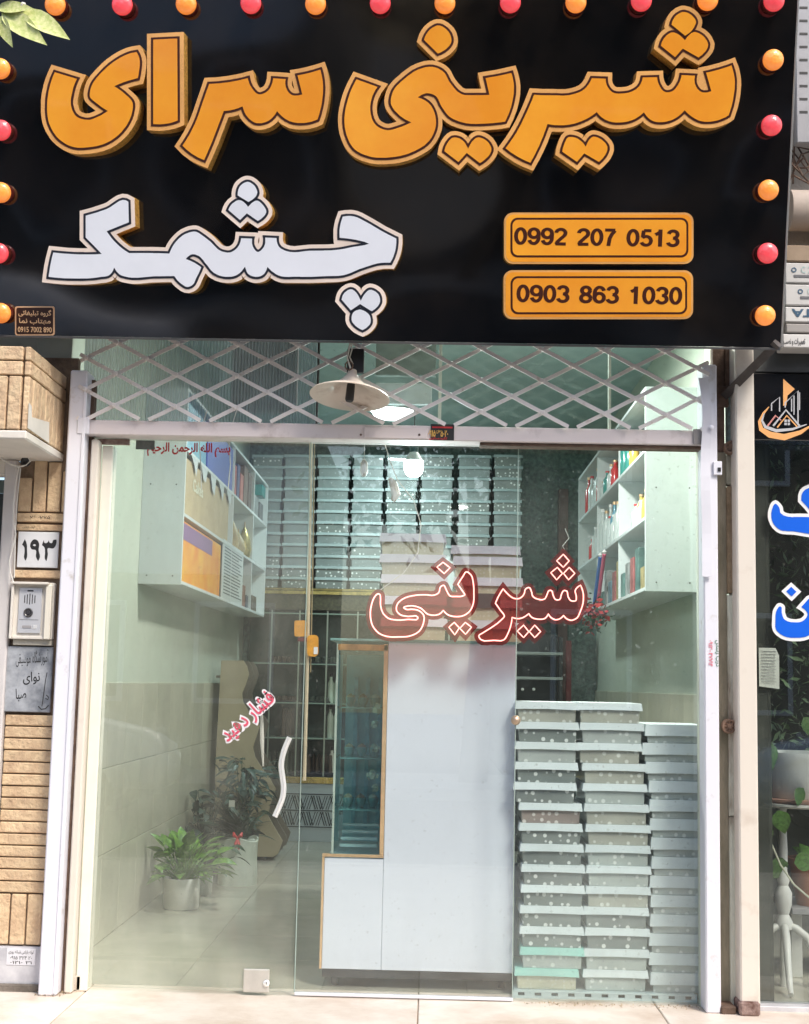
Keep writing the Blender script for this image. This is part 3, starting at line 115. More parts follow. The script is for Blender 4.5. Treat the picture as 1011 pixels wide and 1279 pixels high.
def glass(name, tint, dust=.03, dlow=.0, dscale=3, dcol=(.62, .62, .56), zlow=.6, blotch=.0, rough=0.0, refl=.065):
    """thin window pane: tinted transparency, Fresnel reflection, dusty diffuse film"""
    m = bpy.data.materials.new(name); m.use_nodes = True; t = m.node_tree; t.nodes.clear(); L = t.links.new
    N = t.nodes.new
    out = N('ShaderNodeOutputMaterial'); tr = N('ShaderNodeBsdfTransparent'); tr.inputs[0].default_value = (*tint, 1)
    gl = N('ShaderNodeBsdfGlossy'); gl.inputs['Roughness'].default_value = rough; gl.inputs[0].default_value = (.95, 1, .98, 1)
    g0 = N('ShaderNodeNewGeometry'); dt = N('ShaderNodeVectorMath'); dt.operation = 'DOT_PRODUCT'; L(g0.outputs['Incoming'], dt.inputs[0]); L(g0.outputs['Normal'], dt.inputs[1])
    ab = N('ShaderNodeMath'); ab.operation = 'ABSOLUTE'; L(dt.outputs['Value'], ab.inputs[0])
    om = N('ShaderNodeMath'); om.operation = 'SUBTRACT'; om.inputs[0].default_value = 1; L(ab.outputs[0], om.inputs[1])
    pw_ = N('ShaderNodeMath'); pw_.operation = 'POWER'; pw_.inputs[1].default_value = 5; L(om.outputs[0], pw_.inputs[0])
    fm = N('ShaderNodeMath'); fm.operation = 'MULTIPLY_ADD'; fm.inputs[1].default_value = .93; fm.inputs[2].default_value = refl; fm.use_clamp = True; L(pw_.outputs[0], fm.inputs[0])
    m1 = N('ShaderNodeMixShader'); L(fm.outputs[0], m1.inputs[0]); L(tr.outputs[0], m1.inputs[1]); L(gl.outputs[0], m1.inputs[2])
    df = N('ShaderNodeBsdfDiffuse'); df.inputs[0].default_value = (*dcol, 1)
    geo = N('ShaderNodeNewGeometry'); sx = N('ShaderNodeSeparateXYZ'); L(geo.outputs['Position'], sx.inputs[0])
    no = N('ShaderNodeTexNoise'); no.inputs['Scale'].default_value = dscale; no.inputs['Detail'].default_value = 8; no.inputs['Roughness'].default_value = .65
    mp = N('ShaderNodeMapping'); mp.inputs['Scale'].default_value = (1, 1, .45); L(geo.outputs['Position'], mp.inputs[0]); L(mp.outputs[0], no.inputs['Vector'])
    r = N('ShaderNodeMapRange'); r.inputs[1].default_value = .42; r.inputs[2].default_value = .75; r.inputs[3].default_value = .4; r.inputs[4].default_value = 2.5; L(no.outputs[0], r.inputs[0])
    zl = N('ShaderNodeMapRange'); zl.interpolation_type = 'SMOOTHSTEP'; zl.inputs[1].default_value = 0; zl.inputs[2].default_value = zlow; zl.inputs[3].default_value = (dust + dlow) * .5; zl.inputs[4].default_value = dust * .5; L(sx.outputs[2], zl.inputs[0])
    mu = N('ShaderNodeMath'); mu.operation = 'MULTIPLY'; L(r.outputs[0], mu.inputs[0]); L(zl.outputs[0], mu.inputs[1])
    last = mu
    # fine specks
    n2 = N('ShaderNodeTexNoise'); n2.inputs['Scale'].default_value = 55; n2.inputs['Detail'].default_value = 4; L(geo.outputs['Position'], n2.inputs['Vector'])
    r2 = N('ShaderNodeMapRange'); r2.inputs[1].default_value = .66; r2.inputs[2].default_value = .74; r2.inputs[3].default_value = 0; r2.inputs[4].default_value = .10 + blotch; L(n2.outputs[0], r2.inputs[0])
    a = N('ShaderNodeMath'); a.operation = 'ADD'; a.use_clamp = True; L(last.outputs[0], a.inputs[0]); L(r2.outputs[0], a.inputs[1])
    m2 = N('ShaderNodeMixShader'); L(a.outputs[0], m2.inputs[0]); L(m1.outputs[0], m2.inputs[1]); L(df.outputs[0], m2.inputs[2])
    L(m2.outputs[0], out.inputs[0])
    MATS[name] = m; return m

def link(name, me, m=None, parent=None, loc=None, rot=None):
    o = bpy.data.objects.new(name, me); col.objects.link(o)
    if me is not None and m is not None:
        if len(me.materials): me.materials.clear()
        for q in (m if isinstance(m, (list, tuple)) else [m]): me.materials.append(q)
    if parent is not None:
        o.parent = parent
        if loc is not None: o.location = Vector(loc) - WL(parent)
        else: o.location = -WL(parent)
    elif loc is not None: o.location = loc
    if rot: o.rotation_euler = rot
    return o
def WL(o):
    v = Vector((0, 0, 0))
    while o is not None: v += Vector(o.location); o = o.parent
    return v
def tag(o, label=None, cat=None, group=None, kind=None):
    if label: o['label'] = label
    if cat: o['category'] = cat
    if group: o['group'] = group
    if kind: o['kind'] = kind
    return o
def thing(name, loc, label, cat, group=None):
    o = bpy.data.objects.new(name, None); col.objects.link(o); o.location = loc; o.empty_display_size = .05
    return tag(o, label, cat, group)
def kids(o): return [c for c in col.objects if c.parent == o]
def copy_tree(o, tree, loc=None, rz=None, label=None):
    c = o.copy(); col.objects.link(c)
    if loc is not None: c.location = loc
    if rz is not None: c.rotation_euler = (0, 0, rz)
    if label: c['label'] = label
    for ch, gs in tree:
        k = ch.copy(); col.objects.link(k); k.parent = c
        for g in gs:
            q = g.copy(); col.objects.link(q); q.parent = k
    return c
def tree_of(o): return [(c, kids(c)) for c in kids(o)]

_bc = {}
def box_mesh(dx, dy, dz, bev=0.0, seg=1, jit=0):
    key = (round(dx, 4), round(dy, 4), round(dz, 4), bev, seg)
    if key in _bc and not jit: return _bc[key]
    bm = bmesh.new(); bmesh.ops.create_cube(bm, size=1)
    for v in bm.verts: v.co = Vector((v.co.x * dx, v.co.y * dy, v.co.z * dz)) + Vector([rnd.uniform(-jit, jit) for _ in range(3)])
    if bev: bmesh.ops.bevel(bm, geom=list(bm.edges), offset=bev, segments=seg, affect='EDGES', profile=.5)
    me = bpy.data.meshes.new('box'); bm.to_mesh(me); bm.free()
    if not jit: _bc[key] = me
    return me
_uses = {}
def box(name, x0, x1, y0, y1, z0, z1, m, parent=None, bev=0.003, jit=0, rot=None, seg=1):
    me = box_mesh(abs(x1 - x0), abs(y1 - y0), abs(z1 - z0), min(bev, abs(x1-x0)*.45, abs(y1-y0)*.45, abs(z1-z0)*.45), seg, jit)
    k = me.name
    if k in _uses and _uses[k] != m.name:
        me = me.copy(); me.materials.clear(); me.materials.append(m)
    elif k not in _uses:
        _uses[k] = m.name; me.materials.clear(); me.materials.append(m)
    return link(name, me, None, parent, ((x0 + x1) / 2, (y0 + y1) / 2, (z0 + z1) / 2), rot)

class MB:
    def __init__(s): s.v = []; s.f = []; s.mi = []
    def add(s, vs, fs, mi=0):
        b = len(s.v); s.v += [tuple(q) for q in vs]; s.f += [tuple(b + i for i in f) for f in fs]; s.mi += [mi] * len(fs)
    def box(s, x0, x1, y0, y1, z0, z1, mi=0):
        s.add([(x, y, z) for z in (z0, z1) for y in (y0, y1) for x in (x0, x1)],
              [(0, 2, 3, 1), (4, 5, 7, 6), (0, 1, 5, 4), (2, 6, 7, 3), (0, 4, 6, 2), (1, 3, 7, 5)], mi)
    def tube(s, pts, rad, n=8, mi=0, closed=False, caps=True):
        pts = [Vector(p) for p in pts]; N = len(pts); rings = []
        rr = rad if isinstance(rad, (list, tuple)) else [rad] * N
        up = Vector((.13, .2, 1)).normalized(); prev = None
        for i, p in enumerate(pts):
            a = pts[(i - 1) % N] if (i or closed) else p; c = pts[(i + 1) % N] if (i < N - 1 or closed) else p
            t = (c - a); t = t.normalized() if t.length > 1e-9 else Vector((0, 0, 1))
            if prev is None:
                x = t.cross(up);  x = x if x.length > .05 else t.cross(Vector((1, 0, 0)))
            else: x = prev - t * prev.dot(t)
            x.normalize(); prev = x; y = t.cross(x)
            rings.append([p + (x * math.cos(k * 2 * math.pi / n) + y * math.sin(k * 2 * math.pi / n)) * rr[i] for k in range(n)])
        vs = [q for r in rings for q in r]; fs = []
        M = N if closed else N - 1
        for i in range(M):
            j = (i + 1) % N
            for k in range(n): fs.append((i * n + k, i * n + (k + 1) % n, j * n + (k + 1) % n, j * n + k))
        if not closed and caps: fs.append(tuple(range(n - 1, -1, -1))); fs.append(tuple((N - 1) * n + k for k in range(n)))
        s.add(vs, fs, mi)
    def lathe(s, prof, c=(0, 0, 0), n=24, mi=0, axis='z', jitter=0):
        vs = []; fs = []
        for (r, z) in prof:
            for k in range(n):
                a = 2 * math.pi * k / n; x, y = r * math.cos(a), r * math.sin(a)
                q = (x, y, z) if axis == 'z' else (x, -z, y) if axis == 'y' else (z, x, y)
                vs.append((q[0] + c[0], q[1] + c[1], q[2] + c[2]))
        for i in range(len(prof) - 1):
            for k in range(n): fs.append((i * n + k, i * n + (k + 1) % n, (i + 1) * n + (k + 1) % n, (i + 1) * n + k))
        s.add(vs, fs, mi)
    def mesh(s, name='m', smooth=False):
        me = bpy.data.meshes.new(name); me.from_pydata(s.v, [], s.f)
        for p, i in zip(me.polygons, s.mi): p.material_index = i; p.use_smooth = smooth
        bm = bmesh.new(); bm.from_mesh(me); bmesh.ops.recalc_face_normals(bm, faces=bm.faces); bm.to_mesh(me); bm.free()
        if smooth: me.set_sharp_from_angle(angle=R(40))
        me.update(); return me
    def build(s, name, m, parent=None, loc=None, smooth=False, rot=None):
        """vertices are world coordinates when loc is None, else relative to loc"""
        return link(name, s.mesh(name, smooth), m, parent, loc, rot)

def dec(s): return [[(int(a) / 10, int(b) / 10) for a, b in (t.split(',') for t in l.split())] for l in s.split('|')]
def area(l): return sum(l[i][0] * l[(i + 1) % len(l)][1] - l[(i + 1) % len(l)][0] * l[i][1] for i in range(len(l))) / 2
def inside(p, l):
    c = False; j = len(l) - 1
    for i in range(len(l)):
        if (l[i][1] > p[1]) != (l[j][1] > p[1]) and p[0] < (l[j][0] - l[i][0]) * (p[1] - l[i][1]) / (l[j][1] - l[i][1]) + l[i][0]: c = not c
        j = i
    return c
def components(loops):
    big = max(loops, key=lambda l: abs(area(l))); s = 1 if area(big) > 0 else -1
    outs = [l for l in loops if area(l) * s > 0]; holes = [l for l in loops if area(l) * s < 0]
    return [[o] + [h for h in holes if inside(h[0], o)] for o in outs]
def solid(loops, z0, z1, side_mi=1, bevel=0):
    """flat shape with holes, extruded from z0 to z1; returns a mesh"""
    polys = [[Vector((x, y, 0)) for x, y in l] for l in loops]
    tris = tessellate_polygon(polys); flat = [p for l in polys for p in l]
    me_v = [(p.x, p.y, z1) for p in flat]; fs = [tuple(t) for t in tris]; mi = [0] * len(fs)
    if z1 > z0:
        n = len(flat); me_v += [(p.x, p.y, z0) for p in flat]; b = 0
        for l in polys:
            k = len(l)
            for i in range(k):
                fs.append((b + i, b + (i + 1) % k, n + b + (i + 1) % k, n + b + i)); mi.append(side_mi)
            b += k
    me = bpy.data.meshes.new('shape'); me.from_pydata(me_v, [], fs)
    for p, i in zip(me.polygons, mi): p.material_index = i
    bm = bmesh.new(); bm.from_mesh(me); bmesh.ops.recalc_face_normals(bm, faces=bm.faces)
    f = [q for q in bm.faces if q.material_index == 0 and abs(q.normal.z) > .5]
    if f and sum(q.normal.z * q.calc_area() for q in f) < 0:
        bmesh.ops.reverse_faces(bm, faces=bm.faces)
    bm.to_mesh(me); bm.free(); return me

# Persian text: joined letter forms in visual order (fonts alone do not join them)
_F = {'ا': 'FE8D', 'آ': 'FE81', 'ب': 'FE8F', 'پ': 'FB56', 'ت': 'FE95', 'ج': 'FE9D', 'چ': 'FB7A', 'ح': 'FEA1', 'خ': 'FEA5', 'د': 'FEA9', 'ر': 'FEAD', 'ز': 'FEAF', 'س': 'FEB1', 'ش': 'FEB5',
      'ص': 'FEB9', 'ع': 'FEC9', 'غ': 'FECD', 'ف': 'FED1', 'ق': 'FED5', 'ک': 'FB8E', 'گ': 'FB92', 'ل': 'FEDD', 'م': 'FEE1', 'ن': 'FEE5', 'و': 'FEED', 'ه': 'FEE9', 'ی': 'FBFC'}
_NJ = 'اآدرزو'
def fa(s):
    out = []
    for i, ch in enumerate(s):
        if ch not in _F: out.append(ch); continue
        pj = i > 0 and s[i - 1] in _F and s[i - 1] not in _NJ
        nj = ch not in _NJ and i + 1 < len(s) and s[i + 1] in _F
        b = int(_F[ch], 16)
        if ch in _NJ: out.append(chr(b + (1 if pj else 0)))
        else: out.append(chr(b + (3 if pj and nj else 2 if nj else 1 if pj else 0)))
    return ''.join(reversed(out))
def text_mesh(body, width, height=None, bold=0, lift=.0002, ref=None):
    """text in its own XY plane, centred, fitted to width x height"""
    c = bpy.data.curves.new('t', 'FONT'); c.body = body; c.offset = bold; c.resolution_u = 3
    o = bpy.data.objects.new('t', c); col.objects.link(o)
    dg = bpy.context.evaluated_depsgraph_get(); me = bpy.data.meshes.new_from_object(o.evaluated_get(dg))
    bpy.data.objects.remove(o); bpy.data.curves.remove(c)
    xs = [v.co.x for v in me.vertices]; ys = [v.co.y for v in me.vertices]
    if not xs: return me
    if ref: x0, x1, y0, y1 = ref
    else: x0, x1, y0, y1 = min(xs), max(xs), min(ys), max(ys)
    sx = width / (x1 - x0); sy = height / (y1 - y0) if height else sx
    # overlapping glyphs: give every island its own tiny height
    par = list(range(len(me.vertices)))
    def fd(a):
        while par[a] != a: par[a] = par[par[a]]; a = par[a]
        return a
    for e in me.edges:
        a, b = fd(e.vertices[0]), fd(e.vertices[1])
        if a != b: par[a] = b
    ids = {}
    for v in me.vertices:
        k = ids.setdefault(fd(v.index), len(ids))
        v.co = Vector(((v.co.x - (x0 + x1) / 2) * sx, (v.co.y - (y0 + y1) / 2) * sy, (k % 4) * lift))
    me['ref'] = [x0, x1, y0, y1]
    return me
FACE = (R(90), 0, 0)        # local XY plane turned to face the street
def wtext(name, body, px0, px1, py0, py1, Y, m, parent, bold=0, tilt=0):
    a = P(px0, (py0 + py1) / 2, Y); b = P(px1, (py0 + py1) / 2, Y); t = P((px0 + px1) / 2, py0, Y); u = P((px0 + px1) / 2, py1, Y)
    me = text_mesh(body, b.x - a.x, t.z - u.z, bold)
    return link(name, me, m, parent, ((a.x + b.x) / 2, Y, (t.z + u.z) / 2), (R(90), R(tilt), 0))

# ------------------------------------------------------------------ materials
M = {}
M['plaster'] = mat('plaster_cream', (.62, .57, .49), .85, var=.12, vscale=3, bump=.3, bscale=90)
M['white_steel'] = mat('white_painted_steel', (.74, .74, .80), .42, var=.10, vscale=9, bump=.06, bscale=14, c2=(.46, .42, .39), lo=.24, hi=.40)
M['cream_steel'] = mat('cream_painted_steel', (.71, .65, .57), .5, var=.08, vscale=6, c2=(.58, .50, .42), bump=.05, bscale=12, lo=.22, hi=.42)
M['pink_steel'] = mat('dusty_rose_white_steel', (.72, .65, .64), .5, c2=(.45, .38, .36), var=.08, vscale=7, bump=.05, bscale=15, lo=.25, hi=.45)
M['gate_steel'] = mat('gate_white_paint', (.80, .75, .72), .45, c2=(.50, .40, .34), var=.06, vscale=25, lo=.26, hi=.40)
M['rust'] = mat('rusty_steel', (.16, .10, .07), .8, var=.4, vscale=18, bump=.5, bscale=80)
M['dark_steel'] = mat('dark_steel', (.055, .045, .042), .55, var=.3, vscale=20, bump=.2, bscale=60)
M['oldpaint'] = mat('flaking_green_grey_paint', (.36, .35, .27), .8, c2=(.13, .10, .08), var=.15, vscale=11, bump=.7, bscale=50, stretch=(1, 1, .3), lo=.36, hi=.55)
M['oldpaint2'] = mat('flaking_pale_paint', (.60, .62, .53), .8, c2=(.28, .24, .19), var=.15, vscale=9, bump=.7, bscale=50, stretch=(1, 1, .25), lo=.34, hi=.5)
M['teal_paint'] = mat('peeling_teal_paint', (.22, .33, .31), .7, c2=(.12, .10, .08), vscale=18, bump=.6, var=.1)
M['brick'] = mat('tan_split_brick', (.72, .54, .34), .92, var=.16, vscale=14, bump=.9, bscale=55, c2=(.50, .33, .21), lo=.25, hi=.6)
M['mortar'] = mat('dark_mortar', (.27, .19, .13), .95, var=.3, vscale=20, bump=.5)
M['soffit'] = mat('white_soffit_plaster', (.74, .70, .63), .8, var=.12, vscale=4, bump=.15, bscale=40)
M['marble'] = mat('cream_travertine', (.76, .69, .61), .42, c2=(.55, .44, .35), var=.12, vscale=3.2, bump=.2, bscale=45, stretch=(1, 1, 1), lo=.3, hi=.6)
M['marble_w'] = mat('grey_white_marble', (.62, .62, .64), .35, c2=(.38, .38, .42), var=.1, vscale=6, lo=.3, hi=.6)
M['plaque'] = mat('grey_veined_marble', (.40, .42, .45), .3, c2=(.15, .165, .19), var=.2, vscale=11, lo=.32, hi=.62)
M['pavement'] = mat('concrete_pavement', (.38, .35, .31), .85, var=.2, vscale=3, bump=.3, bscale=40)
M['asphalt'] = mat('asphalt', (.052, .052, .054), .9, var=.25, vscale=5, bump=.4, bscale=120)
M['panel'] = mat('black_acrylic', (.0035, .0035, .004), .025, bump=.02, bscale=2.5, spec=.9, c2=(.013, .010, .008), var=.1, vscale=2.2, lo=.30, hi=.62)
M['gold'] = mat('gold_mirror_edge', (1.0, .60, .13), .32, metal=.25, bump=.6, bscale=90, var=.1, vscale=110, c2=(.40, .19, .05), lo=.36, hi=.64)
M['rim'] = mat('peach_gold_rim', (.95, .48, .16), .25, metal=.1, coat=.6, var=.18, vscale=5, bump=.05)
M['rimw'] = mat('peach_white_rim', (.93, .78, .68), .3, metal=.05, var=.10, vscale=5)
M['orange'] = mat('orange_acrylic', (1.0, .43, .04), .18, var=.05, vscale=2.0, c2=(.90, .32, .025), coat=1)
M['whitea'] = mat('white_acrylic', (.78, .81, .88), .18, var=.04, vscale=4, coat=.3)
M['brown'] = mat('dark_brown_line', (.055, .012, .006), .35)
M['navy'] = mat('dark_navy_line', (.015, .018, .03), .35)
M['bulb_o'] = mat('orange_frosted_bulb', (.98, .36, .07), .22, emit=(1, .25, .04), estr=.25, bump=.25, bscale=90, coat=.6, var=.12, vscale=30)
M['bulb_p'] = mat('pink_frosted_bulb', (.90, .10, .12), .22, emit=(1, .06, .08), estr=.22, bump=.25, bscale=90, coat=.6, var=.12, vscale=30)
M['socket'] = mat('dark_red_socket', (.085, .014, .01), .25)
M['teal_wall'] = mat('sage_plaster_wall', (.53, .57, .48), .7, var=.08, vscale=2, bump=.1)
M['dado'] = mat('beige_wall_tile', (.52, .50, .40), .35, var=.12, vscale=3)
M['backwall'] = mat('dark_teal_textured_wall', (.15, .22, .20), .6, var=.5, vscale=30, bump=.5, bscale=50)
M['ceiling'] = mat('ceiling_paint', (.50, .62, .62), .6, var=.05)
M['floor'] = mat('polished_floor_tile', (.42, .41, .34), .16, var=.16, vscale=3, spec=.6)
M['grout'] = mat('floor_grout', (.18, .17, .14), .8)
M['cab'] = mat('white_laminate', (.68, .72, .73), .35, var=.04, vscale=3)
M['counter'] = mat('blue_white_panel', (.70, .75, .84), .22, var=.03, vscale=2, coat=.3)
M['goldtrim'] = mat('gold_trim', (.78, .52, .30), .35, metal=.4, var=.2, vscale=12)
M['black'] = mat('black_plastic', (.02, .02, .022), .4)
M['lid'] = mat('pale_carton_lid', (.72, .79, .81), .5, var=.05, vscale=6)
M['lidb'] = mat('grey_teal_lid', (.36, .44, .445), .45, var=.12, vscale=6)
M['lidw'] = mat('white_carton_lid', (.74, .74, .80), .5, var=.04, vscale=6)
M['mint'] = mat('mint_carton_lid', (.38, .74, .66), .4, var=.06, vscale=6)
M['chrome'] = mat('chrome', (.96, .96, .94), .25, metal=.45, bump=.1, bscale=20)
M['pot'] = mat('white_ceramic', (.80, .78, .75), .35, var=.06)
M['cloth'] = mat('pale_grey_cloth', (.58, .62, .56), .85, var=.12, vscale=5, bump=.3)
M['soil'] = mat('potting_soil', (.03, .02, .014), .95, bump=.8)
M['leaf'] = mat('leaf_green', (.075, .16, .035), .42, var=.5, vscale=9, spec=.4)
M['leafd'] = mat('leaf_dark_green', (.03, .07, .035), .45, var=.4, vscale=9)
M['leafy'] = mat('leaf_pale_yellow', (.70, .70, .34), .45, var=.2, vscale=14, c2=(.42, .50, .14))
M['wood'] = mat('beige_laminate', (.42, .36, .25), .45, var=.10, vscale=5)
M['woodg'] = mat('grey_brown_laminate', (.17, .15, .12), .45, var=.10, vscale=5)
M['red'] = mat('red_paint', (.62, .035, .04), .4, var=.1)
M['pinkt'] = mat('pink_print', (.66, .09, .15), .5)
M['white'] = mat('white_print', (.80, .80, .80), .5)
M['ink'] = mat('black_print', (.02, .02, .02), .5)
M['blue'] = mat('blue_vinyl', (.005, .12, .72), .35)
M['enamel'] = mat('cream_enamel', (.66, .58, .50), .35, c2=(.38, .27, .2), var=.1, vscale=7, lo=.25, hi=.45)
M['wire'] = mat('white_cable', (.70, .68, .63), .5)
def two_tone(name, base, spot, scale=30, thr=.22, rough=.35, trans_=None):
    m = bpy.data.materials.new(name); m.use_nodes = True; t = m.node_tree; b = t.nodes['Principled BSDF']; L = t.links.new
    tc = t.nodes.new('ShaderNodeTexCoord'); oi = t.nodes.new('ShaderNodeObjectInfo')
    mp = t.nodes.new('ShaderNodeMapping'); mp.inputs['Scale'].default_value = (1, 0, 1); L(tc.outputs['Object'], mp.inputs[0])
    cx = t.nodes.new('ShaderNodeCombineXYZ'); mm = t.nodes.new('ShaderNodeMath'); mm.operation = 'MULTIPLY'; mm.inputs[1].default_value = 9; L(oi.outputs['Random'], mm.inputs[0]); L(mm.outputs[0], cx.inputs[0]); L(cx.outputs[0], mp.inputs['Location'])
    vo = t.nodes.new('ShaderNodeTexVoronoi'); vo.inputs['Scale'].default_value = scale; vo.inputs['Randomness'].default_value = .45; L(mp.outputs[0], vo.inputs['Vector'])
    r = t.nodes.new('ShaderNodeValToRGB'); r.color_ramp.elements[0].position = thr; r.color_ramp.elements[1].position = thr + .06
    r.color_ramp.elements[0].color = (*spot, 1); r.color_ramp.elements[1].color = (*base, 1); L(vo.outputs['Distance'], r.inputs[0])
    no = t.nodes.new('ShaderNodeTexNoise'); no.inputs['Scale'].default_value = 6; L(mp.outputs[0], no.inputs['Vector'])
    r2 = t.nodes.new('ShaderNodeMapRange'); r2.inputs[3].default_value = .7; r2.inputs[4].default_value = 1.35; L(no.outputs[0], r2.inputs[0])
    hs = t.nodes.new('ShaderNodeHueSaturation'); L(r.outputs[0], hs.inputs['Color']); L(r2.outputs[0], hs.inputs['Value'])
    mr = t.nodes.new('ShaderNodeMath'); mr.operation = 'MULTIPLY_ADD'; mr.inputs[1].default_value = .25; mr.inputs[2].default_value = .85; L(oi.outputs['Random'], mr.inputs[0]); L(mr.outputs[0], hs.inputs['Saturation'])
    L(hs.outputs[0], b.inputs['Base Color']); b.inputs['Roughness'].default_value = rough; b.inputs['Coat Weight'].default_value = .4
    M[name] = m; return m
two_tone('dots_grey', (.20, .225, .215), (.72, .74, .72))
two_tone('dots_pink', (.30, .235, .21), (.66, .60, .56))
two_tone('dots_beige', (.42, .42, .36), (.68, .69, .64))
two_tone('dots_pale', (.43, .47, .45), (.70, .73, .71))
two_tone('dots_dark', (.215, .25, .25), (.36, .42, .42), 34, .14)
two_tone('cream_pattern', (.55, .52, .38), (.62, .60, .50), 60, .25)

# ------------------------------------------------------------------ ground, street, opposite side
def structure(o): o['kind'] = 'structure'; return o
structure(box('ground', -60, 60, -60, 40, -.5, -.175, M['asphalt'], bev=0))
structure(box('road', -50, 50, -11.5, -4.2, -.5, -.17, M['asphalt'], bev=0))
pav = structure(box('pavement', -30, 30, -4.2, -.62, -.4, -.03, M['pavement'], bev=0))
structure(box('kerb', -30, 30, -4.32, -4.2, -.4, -.02, M['pavement'], bev=.01))
structure(box('opposite_pavement', -30, 30, -14.5, -11.5, -.4, -.03, M['pavement'], bev=0))
sill = tag(bpy.data.objects.new('doorstep', None), kind='structure'); col.objects.link(sill); sill.location = (0, -.3, 0)
xs = [-2.6, -1.36, -.02, .93, 1.9, 2.8]
for a, b in zip(xs[:-1], xs[1:]):
    box('slab', a + .002, b - .002, -.62, .12, -.06, rnd.uniform(-.002, .001), M['marble'], sill, bev=.003)
box('joint_bed', -2.6, 2.8, -.618, .118, -.058, -.006, M['mortar'], sill, bev=0)

def tree(x, y, h, r, seed, label):
    rr = random.Random(seed); t = thing('tree', (x, y, 0), label, 'tree', 'trees across the street')
    mb = MB(); mb.tube([(x, y, -.1), (x + .1, y, h * .3), (x, y + .1, h * .55)], [.2, .15, .1], 10)
    for k in range(7):
        a = rr.uniform(0, 6.28); mb.tube([(x, y, h * .35 + k * .15), (x + math.cos(a) * r * .5, y + math.sin(a) * r * .5, h * .65), (x + math.cos(a) * r * .85, y + math.sin(a) * r * .85, h * .85)], [.08, .05, .02], 6)
    mb.build('trunk', mat('bark', (.10, .075, .05), .9, var=.3, bump=.6), t, smooth=True)
    mb = MB(); cl = [(rr.gauss(0, r * .45), rr.gauss(0, r * .4), rr.uniform(h * .5, h)) for _ in range(60)]
    for k in range(4200):
        c = rr.choice(cl); q = Vector((x + c[0] + rr.gauss(0, .3), y + c[1] + rr.gauss(0, .3), c[2] + rr.gauss(0, .25)))
        u = Vector([rr.uniform(-1, 1) for _ in range(3)]).normalized(); v = u.orthogonal().normalized(); s = rr.uniform(.06, .13)
        mb.add([q - u * s, q + v * s * .45, q + u * s, q - v * s * .45], [(0, 1, 2, 3)])
    mb.build('crown', M['leafd'], t)
tree(-11.5, -12.6, 6.2, 2.4, 3, 'broad dark green street tree on the far pavement, left one')
tree(.6, -12.9, 6.8, 2.4, 5, 'tall dark green street tree on the far pavement, middle one')
tree(8.8, -12.4, 5.8, 2.4, 9, 'round dark green street tree on the far pavement, right one')

def building(x0, x1, h, colr, label, seed):
    t = thing('building', ((x0 + x1) / 2, -16, 0), label, 'building')
    wm = mat('facade_%d' % seed, colr, .85, var=.08, vscale=1)
    gm = mat('dark_window_glass', (.04, .05, .06), .08)
    mb = MB(); nfl = max(1, int(h / 3.1)); nw = int((x1 - x0) / 2.2)
    mb.box(x0, x1, -22, -14.75, -.2, h)
    mb.build('wall', wm, t)
    for f in range(nfl):
        for k in range(nw):
            cx = x0 + (k + .5) * (x1 - x0) / nw; z = .9 + f * 3.1 + (.3 if f else 0)
            fr = box('window', cx - .6, cx + .6, -14.77, -14.70, z, min(z + 1.5, h - .15), M['white_steel'], t, bev=.01)
            box('pane', cx - .52, cx + .52, -14.72, -14.69, z + .08, min(z + 1.42, h - .22), gm, fr, bev=0)
    box('parapet', x0 - .1, x1 + .1, -14.9, -14.6, h, h + .4, wm, t)
building(-17, -8.6, 9.6, (.50, .42, .32), 'tan three storey building across the street', 1)
building(-8.5, -1.8, 5.2, (.16, .15, .14), 'two storey building across the street, pale blue-grey upper front added for its reflection', 2)
box('added_upper_front', -8.5, -1.8, -14.74, -14.60, 2.80, 5.15, mat('blue_grey_reflector', (.66, .72, .82), .8), [o for o in col.objects if o.name.startswith('building')][-1], bev=.01)  # unseen pale front, added to be mirrored in the sign and glass
building(1.2, 13, 9.8, (.13, .115, .10), 'brown three storey building across the street', 3)

